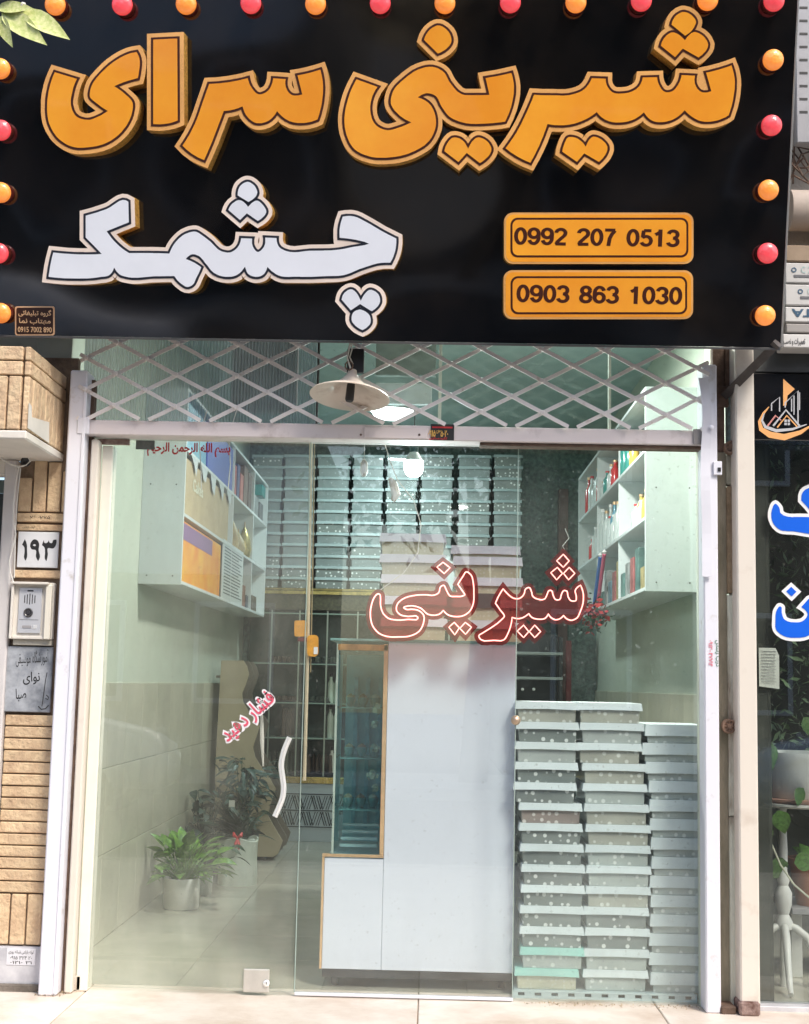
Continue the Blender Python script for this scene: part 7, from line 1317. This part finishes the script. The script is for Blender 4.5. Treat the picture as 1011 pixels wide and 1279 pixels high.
# brown pillar on the back wall, red cloth strip, dark rack
pi = thing('brown_pillar', (P(703, 700, 5.6).x, 5.6, 0), 'narrow brown pipe casing on the textured back wall', 'pipe casing')
box('casing', P(698, 700, 5.6).x, P(710, 700, 5.6).x, 5.62, 5.74, 0, P(700, 610, 5.6).z, mat('brown_casing', (.10, .045, .035), .6, var=.3), pi)
rc = thing('red_banner', (P(711, 850, 4.9).x, 4.9, 1.0), 'dark red upright strip at the right end of the dark rack', 'strip')
box('strip', P(707, 850, 4.9).x, P(714, 850, 4.9).x, 4.9, 4.93, 0, P(700, 800, 4.9).z, mat('dark_red', (.13, .012, .012), .6, var=.3), rc)
rk = thing('dark_rack', (P(680, 850, 4.6).x, 4.8, 0), 'dark metal rack with pale shelf edges behind the counter on the right', 'rack')
ra, rb = P(640, 850, 4.6).x, P(703, 850, 4.6).x
for x in (ra, rb - .03):
    for y in (4.6, 5.0): box('upright', x, x + .03, y, y + .03, 0, P(680, 795, 4.6).z, M['black'], rk)
for yy_ in (816, 847, 905, 960):
    z = P(680, yy_, 4.6).z; box('shelf', ra, rb, 4.585, 5.03, z - .012, z + .008, mat('grey_shelf_edge', (.30, .34, .33), .4) if yy_ < 880 else M['black'], rk, bev=.002)
box('back_sheet', ra, rb, 5.04, 5.05, 0, P(680, 790, 4.6).z, M['black'], rk, bev=0)
for k in range(2):
    c = P(653 + k * 14, 861, 4.62); mb = MB(); mb.lathe([(0, .01), (.008, .008), (.012, 0)], c, 10, axis='y'); mb.build('knob', M['white'], rk)

# cream pole and orange tags beside the door
cpole = thing('cream_pole', P(385, 760, .12), 'thin cream pole standing just inside between the two glass leaves', 'pole')
mb = MB(); mb.tube([P(389, 548, .12), P(386.5, 700, .12), P(384, 840, .12), P(380.5, 975, .12)], .0075, 8); mb.build('shaft', mat('cream_brass', (.66, .56, .40), .35, metal=.2, var=.15), cpole, smooth=True)
mb = MB(); mb.tube([P(393, 548, .125), P(391, 700, .125), P(388, 840, .125)], .003, 6); mb.build('side_rod', mat('dark_gold', (.30, .24, .14), .4), cpole, smooth=True)
for k, (x0_, y0_, x1_, y1_) in enumerate(((368, 775, 383, 795), (384, 793, 398, 820))):
    t_ = thing('orange_tag', P((x0_ + x1_) / 2, y0_, .1), ['square orange tag on the left of the cream pole', 'rounded orange tag with a white patch right of the cream pole'][k], 'tag')
    me = solid([wpts(rrect(x0_, y0_, x1_, y1_, 2 if k == 0 else 5), .10)], 0, .003, 0); link('card', me, mat('orange_card', (.72, .33, .04), .45, var=.2, vscale=30), t_, (0, .10, 0), FACE)
    if k: box('white_patch', P(392, 812, .09).x, P(397, 812, .09).x, .095, .0965, P(392, 817, .09).z, P(392, 808, .09).z, M['white'], t_, bev=0)
    else: box('dark_patch', P(372, 797, .09).x, P(383, 797, .09).x, .097, .100, P(372, 801, .09).z, P(372, 796, .09).z, mat('maroon', (.15, .03, .03), .5), t_, bev=0)

# ------------------------------------------------------------------ wall cabinets
def wall_cabinet(side, Y0, Y1, depth, zs_, divs, label):
    X0, X1 = (XL, XL + depth) if side < 0 else (XR - depth, XR)
    t = thing('wall_cabinet', ((X0 + X1) / 2, Y0, zs_[0]), label, 'cabinet', 'open wall cabinets')
    th = .018
    e0 = box('end_panel', X0 + .001, X1, Y0, Y0 + th, zs_[0] - .004, zs_[-1] + th, M['cab'], t, bev=.001)
    box('end_panel', X0 + .001, X1, Y1 - th, Y1, zs_[0], zs_[-1] + th, M['cab'], t, bev=.001)
    for z in zs_: box('shelf', X0 + .001, X1, Y0 + th + .0005, Y1 - th - .0005, z - (0 if z == zs_[0] else 0), z + th, M['cab'], t, bev=.001)
    bk_ = X0 + .001 if side < 0 else X1 - .007
    for a, b in zip(zs_[:-1], zs_[1:]):
        for d in divs: box('divider', X0 + .01, X1, d, d + th, a + th + .0005, b - .0005, M['cab'], t, bev=.001)
    for (fx_, fz_) in ((.2, .03), (.8, .03), (.2, .5), (.8, .5)):
        mb = MB(); mb.lathe([(0, .002), (.004, .002), (.004, 0)], (X0 + (X1 - X0) * fx_, Y0 - .0005, zs_[0] + (zs_[-1] - zs_[0]) * fz_ + .01), 8, axis='y'); mb.build('screw', M['black'], e0)
    return t, X0, X1
ZS = [1.755, 2.12, 2.475, 2.80]
wall_cabinet(-1, 1.55, 5.25, .23, ZS, (3.35, 4.4), 'white open wall cabinet full of party goods on the left wall')
wall_cabinet(1, 1.33, 4.55, .285, ZS, (2.4, 3.45), 'white open wall cabinet of bottles and candles on the right wall')
def goods(lab, cat, x0, x1, y0, y1, z0, z1, m_, nm='goods_box', grp=None):
    t = thing(nm, ((x0 + x1) / 2, (y0 + y1) / 2, z0), lab, cat, grp)
    box('carton', x0, x1, y0, y1, z0, z1, m_, t, bev=.003); return t
xq = XL + .23
sft = .0185
orange_m = mat('orange_yellow_print', (.85, .42, .02), .5, c2=(.80, .24, .01), vscale=5, var=.1); tan_m = mat('tan_carton', (.52, .40, .24), .6, var=.1); blue_m = mat('deep_blue_print2', (.03, .06, .38), .4, c2=(.06, .10, .45), vscale=3, var=.1)
g1 = goods('big orange and yellow carton at the front of the lowest left shelf', 'carton', xq - .20, xq - .01, 1.60, 2.95, ZS[0] + sft, ZS[1] - .02, orange_m)
box('purple_band', xq - .0095, xq - .0085, 1.62, 2.6, ZS[1] - .12, ZS[1] - .03, mat('purple_print', (.25, .13, .28), .5), g1, bev=0)
g2 = goods('white notice board with rows of grey print on the lowest left shelf', 'notice', xq - .012, xq - .002, 3.00, 3.95, ZS[0] - .0, ZS[1] + .03, mat('pale_notice', (.58, .62, .62), .5), 'notice_board')
for k in range(15): box('printed_line', xq - .0018, xq - .0006, 3.06, 3.9 - rnd.uniform(0, .2), ZS[0] + .05 + k * .021, ZS[0] + .058 + k * .021, mat('grey_text', (.13, .15, .16), .6), g2, bev=0)
g3 = goods('large tan carton on the middle left shelf', 'carton', xq - .20, xq - .008, 1.62, 3.2, ZS[1] + sft, ZS[2] - .03, tan_m)
me = text_mesh('Cakes', .34, .07, .02); link('lettering', me, mat('pale_print', (.72, .70, .55), .5), g3, (xq - .0055, 2.0, ZS[1] + .21), (R(90), 0, R(90)))
goods('light blue bag of goods at the front of the top left shelf', 'bag', xq - .19, xq - .01, 1.60, 2.25, ZS[2] + sft, ZS[2] + .28, mat('light_blue_pack', (.10, .30, .48), .35, c2=(.2, .45, .55), vscale=8, var=.1))
goods('deep blue carton on the top left shelf', 'carton', xq - .19, xq - .006, 2.28, 3.3, ZS[2] + sft, ZS[2] + .30, blue_m)
for k, (y_, c_, h_, w_, lb) in enumerate(((3.40, (.40, .05, .05), .30, .14, 'red patterned packet'), (3.58, (.04, .05, .18), .34, .12, 'navy packet'), (3.74, (.42, .12, .10), .28, .14, 'red and blue packet'), (3.92, (.16, .10, .08), .40, .20, 'tall brown upright box'), (4.16, (.12, .08, .07), .38, .18, 'dark wooden upright box'), (4.5, (.22, .24, .24), .22, .25, 'grey speckled box'), (4.85, (.14, .15, .16), .2, .2, 'dark grey box'))):
    goods('%s on the top left shelf' % lb, 'packet', xq - .15, xq - .012, y_, y_ + w_, ZS[2] + sft, ZS[2] + sft + h_ * .7, mat('pk_%d' % k, c_, .45, var=.4, vscale=14), 'packet', 'packets on the top left shelf')
goldbag = mat('gold_foil_bag', (.45, .36, .14), .3, metal=.4, var=.5, vscale=20, bump=.5, bscale=30); tear = mat('tan_teardrop', (.46, .36, .20), .5, var=.3, vscale=14)
def blob(lab, cat, c, r_, h_, m_, nm, grp=None):
    t = thing(nm, c, lab, cat, grp); mb = MB(); mb.lathe([(0, 0), (r_ * .8, h_ * .06), (r_, h_ * .3), (r_ * .75, h_ * .62), (r_ * .3, h_ * .88), (0, h_)], c, 14); mb.build('shell', m_, t, smooth=True)
    mb = MB(); mb.tube([Vector(c) + Vector((0, 0, h_ * .97)), Vector(c) + Vector((0, 0, h_ * 1.12))], .004, 5); mb.build('tie', M['red'] if m_ is M['red'] else M['goldtrim'], t)
places_ = ['first', 'second', 'third', 'fourth', 'fifth', 'sixth', 'seventh', 'eighth', 'ninth']
for k in range(7):
    blob('gold foil teardrop bag, %s along the middle left shelf' % places_[k], 'gift bag', (xq - .06 - (k % 2) * .05, 3.42 + k * .16, ZS[1] + sft), .055, rnd.uniform(.16, .26), goldbag if k % 3 == 0 else tear, 'gift_bag', 'gold and tan bags on the middle left shelf')
for k in range(3):
    goods('dark picture carton, %s on the right end of the lowest left shelf' % places_[k], 'carton', xq - .15, xq - .02, 4.0 + k * .32, 4.25 + k * .32, ZS[0] + sft, ZS[0] + sft + (.16, .10, .12)[k], mat('dkp_%d' % k, ((.20, .08, .05), (.06, .08, .10), (.14, .12, .10))[k], .5, var=.4))
goods('teal folder standing at the far end of the top left shelf', 'folder', xq - .2, xq - .01, 4.95, 5.15, ZS[2] + .221, ZS[2] + .31, mat('teal_folder', (.02, .25, .24), .4), 'folder')
# paper garland under the tan carton's shelf
for k in range(5):
    y_ = 1.7 + k * .33; mb = MB(); z_ = ZS[2] - .003
    mb.add([(xq + .003, y_, z_), (xq + .003, y_ + .22, z_), (xq + .004, y_ + .17, z_ - rnd.uniform(.05, .12)), (xq + .004, y_ + .08, z_ - rnd.uniform(.03, .09))], [(0, 1, 2, 3)])
    o = mb.build('paper_pennant', mat('pale_paper', (.56, .60, .62), .6)); tag(o, 'torn pale paper strip hanging from the left cabinet shelf, %s from the front' % places_[k], 'pennant', 'pale paper strips on the left cabinet')

# right cabinet goods
xr_ = XR - .285
def bottle(lab, c, r_, h_, m_, cap, cat='bottle', grp=None, nm='bottle'):
    t = thing(nm, c, lab, cat, grp); mb = MB(); mb.lathe([(0, 0), (r_, 0), (r_ * 1.05, h_ * .05), (r_ * 1.05, h_ * .62), (r_ * .4, h_ * .78), (r_ * .38, h_ * .95), (0, h_ * .95)], c, 12); mb.build('bottle_body', m_, t, smooth=True)
    mb = MB(); mb.lathe([(r_ * .5, h_ * .93), (r_ * .5, h_), (0, h_)], c, 10); mb.build('cap', cap, t, smooth=True)
cols_ = [((.50, .03, .03), 'red'), ((.55, .60, .60), 'clear white'), ((.04, .25, .22), 'green'), ((.60, .45, .10), 'golden'), ((.10, .30, .42), 'blue')]
bm_ = [mat('bt_%d' % i, c, .2, coat=.4) for i, (c, _) in enumerate(cols_)]
for row, (zi, y0_, n_, kinds_, hh) in enumerate(((2, 1.95, 5, (3, 3, 2, 3, 2), .20), (2, 2.75, 9, (0, 0, 1, 0, 2, 0, 1, 0, 0), .15), (2, 3.6, 7, (1, 4, 1, 0, 1, 0, 0), .22), (1, 2.6, 9, (1, 1, 1, 4, 1, 1, 1, 1, 1), .24), (1, 3.55, 6, (1, 0, 1, 1, 0, 1), .18), (1, 1.5, 5, (3, 2, 1, 3, 1), .16))):
    for k in range(n_):
        kd = kinds_[k]; h_ = hh * rnd.uniform(.75, 1.25)
        bottle('%s bottle, %s in the %s row on the %s right-wall shelf' % (cols_[kd][1], places_[k], ['nearest', 'second', 'farthest', 'second', 'farthest', 'nearest'][row], ['top', 'top', 'top', 'middle', 'middle', 'middle'][row]), (xr_ + .035 + (k % 2) * .015, y0_ + k * .092, ZS[zi] + sft), .027, h_, bm_[kd], [M['goldtrim'], M['red'], M['white']][k % 3], 'bottle', 'bottles on the right wall cabinet')
for k in range(9):
    goods('small %s carton behind the bottles, %s along the middle right-wall shelf' % (('grey', 'rosy', 'olive')[k % 3], places_[k]), 'carton', xr_ + .12, xr_ + .22, 1.45 + k * .32, 1.68 + k * .32, ZS[1] + sft, ZS[1] + sft + (.20, .13, .24, .17)[k % 4], mat('bk_%d' % (k % 3), ((.30, .33, .33), (.42, .22, .20), (.28, .28, .14))[k % 3], .5, var=.4, vscale=12), 'small_carton', 'cartons behind the bottles')
for k in range(9):
    goods('upright %s packet behind the bottles, %s along the top right-wall shelf' % (('red', 'gold', 'dark green')[k % 3], places_[k]), 'packet', xr_ + .12, xr_ + .20, 1.42 + k * .33, 1.60 + k * .33, ZS[2] + sft, ZS[2] + sft + (.24, .17, .27, .20)[k % 4], mat('bt2_%d' % (k % 3), ((.45, .06, .05), (.48, .36, .12), (.06, .16, .12))[k % 3], .5, var=.4, vscale=12), 'packet', 'packets behind the bottles')
for k in range(10):
    kd = (3, 2, 0, 1, 2, 3, 0, 4, 1, 2)[k]
    goods('%s pack, %s from the front on the lowest right-wall shelf' % (cols_[kd][1], (places_ + ['tenth'])[k]), 'packet', xr_ + .02, xr_ + .10, 1.5 + k * .19, 1.62 + k * .19, ZS[0] + sft, ZS[0] + sft + rnd.uniform(.10, .24), mat('pkr_%d' % k, tuple(x * .45 + .1 for x in cols_[kd][0]), .5, var=.4, vscale=12), 'packet', 'packets on the lowest right shelf')
for k, (c_, lb) in enumerate((((.04, .18, .62), 'blue'), ((.75, .10, .22), 'pink'))):
    t_ = thing('party_wand', P(752 + k * 9, 740, 2.9), '%s party wand leaning out of the right cabinet' % lb, 'party wand')
    mb = MB(); x_ = xr_ - .02; mb.tube([(x_, 3.1 + .25 - k * .2, ZS[0] + .03), (x_ - .01, 2.95 - k * .2, ZS[0] + .32)], .012, 8); mb.build('stick', mat('wand_%d' % k, c_, .3), t_, smooth=True)
    mb = MB(); mb.lathe([(0, -.02), (.018, 0), (0, .02)], (x_ - .01, 2.95 - k * .2, ZS[0] + .33), 8); mb.build('tip', M['white'], t_, smooth=True)
t_ = thing('flower_garland', (xr_ - .02, 3.4, ZS[0]), 'bunch of dark red and green artificial flowers hanging from the right cabinet', 'garland')
mb = MB(); mb2 = MB()
for k in range(240):
    q = Vector((xr_ - .02 + rnd.gauss(0, .03), 3.3 + rnd.gauss(0, .25), ZS[0] - .03 + rnd.gauss(0, .05))); u = Vector([rnd.uniform(-1, 1) for _ in range(3)]).normalized(); v = u.orthogonal(); s = rnd.uniform(.01, .025)
    (mb if k % 2 else mb2).add([q - u * s, q + v * s * .6, q + u * s, q - v * s * .6], [(0, 1, 2, 3)])
mb.build('petals', mat('dark_red_petal', (.38, .03, .03), .6), t_); mb2.build('leaves', M['leafd'], t_)

# ------------------------------------------------------------------ wavy wooden shelf unit
wv = thing('wavy_shelf_unit', (P(300, 1080, 4.15).x, 4.3, 0), 'beige shelf unit with wavy front edges beside the plants', 'shelf unit')
prof = [(277, 825), (304.6, 825), (309, 832), (311.5, 842), (308, 854), (303, 866), (304, 876), (311, 888), (321, 899), (325, 907), (321, 920), (316.5, 933), (319, 945), (327, 958), (335, 968), (345, 985), (338, 1005), (335, 1018), (344, 1034), (353.6, 1050), (348, 1066), (341, 1082), (268, 1082), (270, 950)]
for i, yy_ in enumerate((4.12, 4.40, 4.68)):
    pts = [(P(a, b, 4.12).x, max(.03, P(a, b, 4.12).z)) for a, b in prof]
    link('wavy_panel', solid([pts], 0, .018, 0), [M['wood'] if i == 0 else M['woodg'], M['woodg']], wv, (0, yy_, 0), FACE)
for py_, xe_ in ((845, 306), (905, 318), (960, 322), (1020, 332), (1066, 342)):
    c = P(270, py_, 4.12); box('shelf', c.x, P(xe_, py_, 4.12).x, 4.121, 4.66, c.z - .009, c.z + .009, M['woodg'], wv, bev=.001)
box('plinth', P(275, 1080, 4.12).x, P(330, 1080, 4.12).x, 4.15, 4.6, .0, .029, M['black'], wv, bev=.002)

# ------------------------------------------------------------------ plants in the shop
def potplant(name, base, r_, h_, label, nleaf, size, ml, mp2, seed, spread=.6, up=1.0, tall=1.0, taper=.92):
    rr = random.Random(seed); t = thing(name, base, label, 'potted plant', 'potted plants by the left wall')
    mb = MB(); b = Vector(base); mb.lathe([(0, 0), (r_ * taper * .96, 0), (r_ * taper, h_ * .03), (r_, h_ * .97), (r_ * .98, h_), (r_ * .92, h_), (r_ * .9, h_ * .9), (0, h_ * .9)], b, 32); mb.build('pot', mp2, t, smooth=True)
    mb = MB(); mb.lathe([(0, h_ * .92), (r_ * .89, h_ * .91)], b, 24); mb.build('soil', M['soil'], t)
    lm = leaf_mesh(1, .56 if up > 1 else .40, .35, .2, 6); lm.materials.append(ml)
    mbs = MB()
    for k in range(nleaf):
        a = rr.uniform(0, 6.28); el = rr.uniform(.1, 1.3) * up; L = rr.uniform(.2, 1) ** .5 * spread
        c0_ = b + Vector((math.cos(a) * r_ * .35 * rr.random(), math.sin(a) * r_ * .35 * rr.random(), h_ * .9))
        dirv = Vector((math.cos(a) * math.cos(el), math.sin(a) * math.cos(el), math.sin(el) * tall)); tip = c0_ + dirv * L
        if tip.x < XL + .04: tip.x = XL + .04 + rr.random() * .03
        mid = c0_ + (tip - c0_) * .5 + Vector((0, 0, .12 * L)); mbs.tube([c0_, mid, tip], [.0035, .003, .002], 4)
        ld = Vector((dirv.x, dirv.y, dirv.z * (.9 if up > 1 else .3) - rr.uniform(-.1, .5)))
        if tip.x < XL + .10: ld.x = abs(ld.x)
        add_leaf(lm, None, t, tip, ld, size * rr.uniform(.7, 1.25), rr.uniform(-.7, .7))
    mbs.build('stems', ml, t)
    return t
pb = P(226, 1139, 2.05); pb.z = 0
potplant('potted_plant', (P(226, 1139, 2.05).x, 2.05, 0), .101, .165, 'front bright green leafy plant in a plain white round pot', 95, .095, mat('fresh_leaf', (.20, .40, .04), .35, c2=(.06, .16, .03), vscale=4, var=.2), M['pot'], 4, .205, 1.15, 1.1, .97)
potplant('potted_plant', (P(250, 1112, 2.55).x, 2.55, 0), .075, .12, 'small dark leafy plant in a grey pot just behind the front white pot', 26, .09, M['leafd'], mat('grey_pot', (.38, .40, .36), .5), 14, .26, .8)
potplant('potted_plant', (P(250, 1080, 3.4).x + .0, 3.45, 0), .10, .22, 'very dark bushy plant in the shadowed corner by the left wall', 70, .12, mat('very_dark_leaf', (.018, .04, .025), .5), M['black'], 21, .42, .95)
cpq = P(296, 1098, 3.0)
cl = thing('cloth_wrapped_pot', (cpq.x, 3.0, 0), 'pale cloth-wrapped planter tied with a red bow, dark foliage above it', 'potted plant')
mb = MB(); K = 40; prof = [(.0, .0), (.118, .0), (.120, .04), (.116, .14), (.122, .24), (.128, .275), (.118, .28), (.11, .26), (0, .25)]
vs = []; fs = []
for (r_, z) in prof:
    for k in range(K):
        a = 2 * math.pi * k / K; f = 1 + (.035 * math.sin(a * 5 + z * 12) + .02 * math.sin(a * 11)) * (1 if r_ > .05 else 0); vs.append((cpq.x + math.cos(a) * r_ * f * 1.0, 3.0 + math.sin(a) * r_ * f, z + (.012 * math.sin(a * 3) if z > .2 else 0)))
for i in range(len(prof) - 1):
    for k in range(K): fs.append((i * K + k, i * K + (k + 1) % K, (i + 1) * K + (k + 1) % K, (i + 1) * K + k))
mb.add(vs, fs); mb.build('cloth', M['cloth'], cl, smooth=True)
mb = MB(); c = P(297, 1047, 2.86)
for a in (30, 150, 250, 290): mb.tube([c, c + Vector((math.cos(R(a)) * .025, -.01, math.sin(R(a)) * .035)), c + Vector((math.cos(R(a)) * .03, 0, math.sin(R(a)) * .07))], [.006, .012, .005], 6)
mb.build('red_bow', M['red'], cl, smooth=True)
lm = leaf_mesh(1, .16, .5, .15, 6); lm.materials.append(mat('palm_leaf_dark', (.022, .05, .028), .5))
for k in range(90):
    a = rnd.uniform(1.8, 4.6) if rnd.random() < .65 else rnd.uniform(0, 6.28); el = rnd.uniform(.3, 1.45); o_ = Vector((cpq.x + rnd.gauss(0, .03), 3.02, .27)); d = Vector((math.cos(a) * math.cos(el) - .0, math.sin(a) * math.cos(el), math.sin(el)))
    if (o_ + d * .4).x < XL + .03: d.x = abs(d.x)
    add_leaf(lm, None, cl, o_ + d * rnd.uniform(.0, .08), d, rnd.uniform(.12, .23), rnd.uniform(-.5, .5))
tagp = P(291, 1003, 2.9); box('name_card', tagp.x - .018, tagp.x + .018, 2.86, 2.862, tagp.z - .02, tagp.z + .02, mat('dim_card', (.5, .5, .46), .6), cl, bev=0)
bbq = thing('tall_leafy_plant', (P(300, 1060, 3.75).x, 3.75, 0), 'tall blue-green leafy bush behind the cloth-wrapped planter', 'potted plant')
mb = MB(); mb.lathe([(0, 0), (.10, 0), (.13, .25), (0, .25)], (P(300, 1060, 3.75).x, 3.75, 0), 20); mb.build('pot', M['black'], bbq, smooth=True)
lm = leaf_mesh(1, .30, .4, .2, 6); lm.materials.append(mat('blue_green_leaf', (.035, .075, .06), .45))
mbs = MB()
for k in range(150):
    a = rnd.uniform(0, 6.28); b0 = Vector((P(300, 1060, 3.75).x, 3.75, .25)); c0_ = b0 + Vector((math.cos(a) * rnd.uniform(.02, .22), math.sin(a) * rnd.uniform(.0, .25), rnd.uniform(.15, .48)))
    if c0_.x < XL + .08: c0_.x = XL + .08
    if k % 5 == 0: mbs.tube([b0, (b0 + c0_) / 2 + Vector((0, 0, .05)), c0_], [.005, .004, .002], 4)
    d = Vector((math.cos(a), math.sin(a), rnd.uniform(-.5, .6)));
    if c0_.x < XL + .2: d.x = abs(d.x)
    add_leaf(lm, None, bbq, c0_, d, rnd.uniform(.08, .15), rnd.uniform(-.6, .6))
mbs.build('stems', M['leafd'], bbq)

# ------------------------------------------------------------------ lit lamps, seen and added
lb = thing('hanging_bulb', P(517, 575, .5), 'lit white LED bulb hanging inside above the neon sign', 'light bulb')
c = P(517, 584, .5); s_ = .0000
mb = MB(); mb.lathe([(0, -.045), (.020, -.042), (.036, -.030), (.044, -.010), (.045, .012), (.043, .030), (0, .030)], c, 24); em = mat('lit_bulb', (1, 1, 1), .3, emit=(.93, 1, 1), estr=9); mb.build('diffuser', em, lb, smooth=True)
mb = MB(); mb.lathe([(.043, .031), (.030, .055), (.020, .070), (0, .071)], c, 20); mb.build('bulb_neck', mat('pale_neck', (.55, .62, .62), .3), lb, smooth=True)
mb = MB(); mb.lathe([(.020, .071), (.021, .11), (.012, .12), (0, .12)], c, 14); mb.build('lamp_holder', mat('teal_dark_holder', (.02, .07, .08), .4), lb, smooth=True)
mb = MB(); mb.tube([c + Vector((0, 0, .12)), Vector((c.x, c.y, ZC))], .003, 5); mb.build('flex', M['black'], lb)
l = bpy.data.lights.new('hanging_bulb_light', 'POINT'); l.energy = 9; l.color = (.80, 1, 1); l.shadow_soft_size = .05; lo = bpy.data.objects.new('hanging_bulb_light', l); col.objects.link(lo); lo.location = c + Vector((0, 0, -.11))
# ceiling lamps: one seen, one added
def ceil_lamp(x, y, label, e, lc):
    t = thing('ceiling_lamp', (x, y, ZC), label, 'ceiling lamp')
    mb = MB(); mb.lathe([(0, -.085), (.08, -.08), (.14, -.055), (.16, -.02), (.16, -.012)], (x, y, ZC), 28); mb.build('diffuser', mat('lit_diffuser', (1, 1, 1), .3, emit=(.88, 1, 1), estr=4), t, smooth=True)
    mb = MB(); mb.lathe([(.165, -.02), (.17, 0), (0, 0)], (x, y, ZC - .001), 28); mb.build('base_ring', M['white'], t, smooth=True)
    l = bpy.data.lights.new('ceiling_lamp_light', 'AREA'); l.shape = 'DISK'; l.size = .3; l.energy = e; l.color = lc
    lo = bpy.data.objects.new('ceiling_lamp_light', l); col.objects.link(lo); lo.location = (x, y, ZC - .10)
r_ = ray(490, 520); t0 = (ZC - .06 - CAM.z) / r_.z; q = CAM + r_ * t0
ceil_lamp(q.x, q.y, 'lit round ceiling lamp seen through the lattice gate', 16, (.80, 1, 1))
ceil_lamp(.35, 1.2, 'unseen round ceiling lamp added above the door to brighten the shop', 46, (1, 1, .93))  # lamp out of view, added to brighten the front of the shop
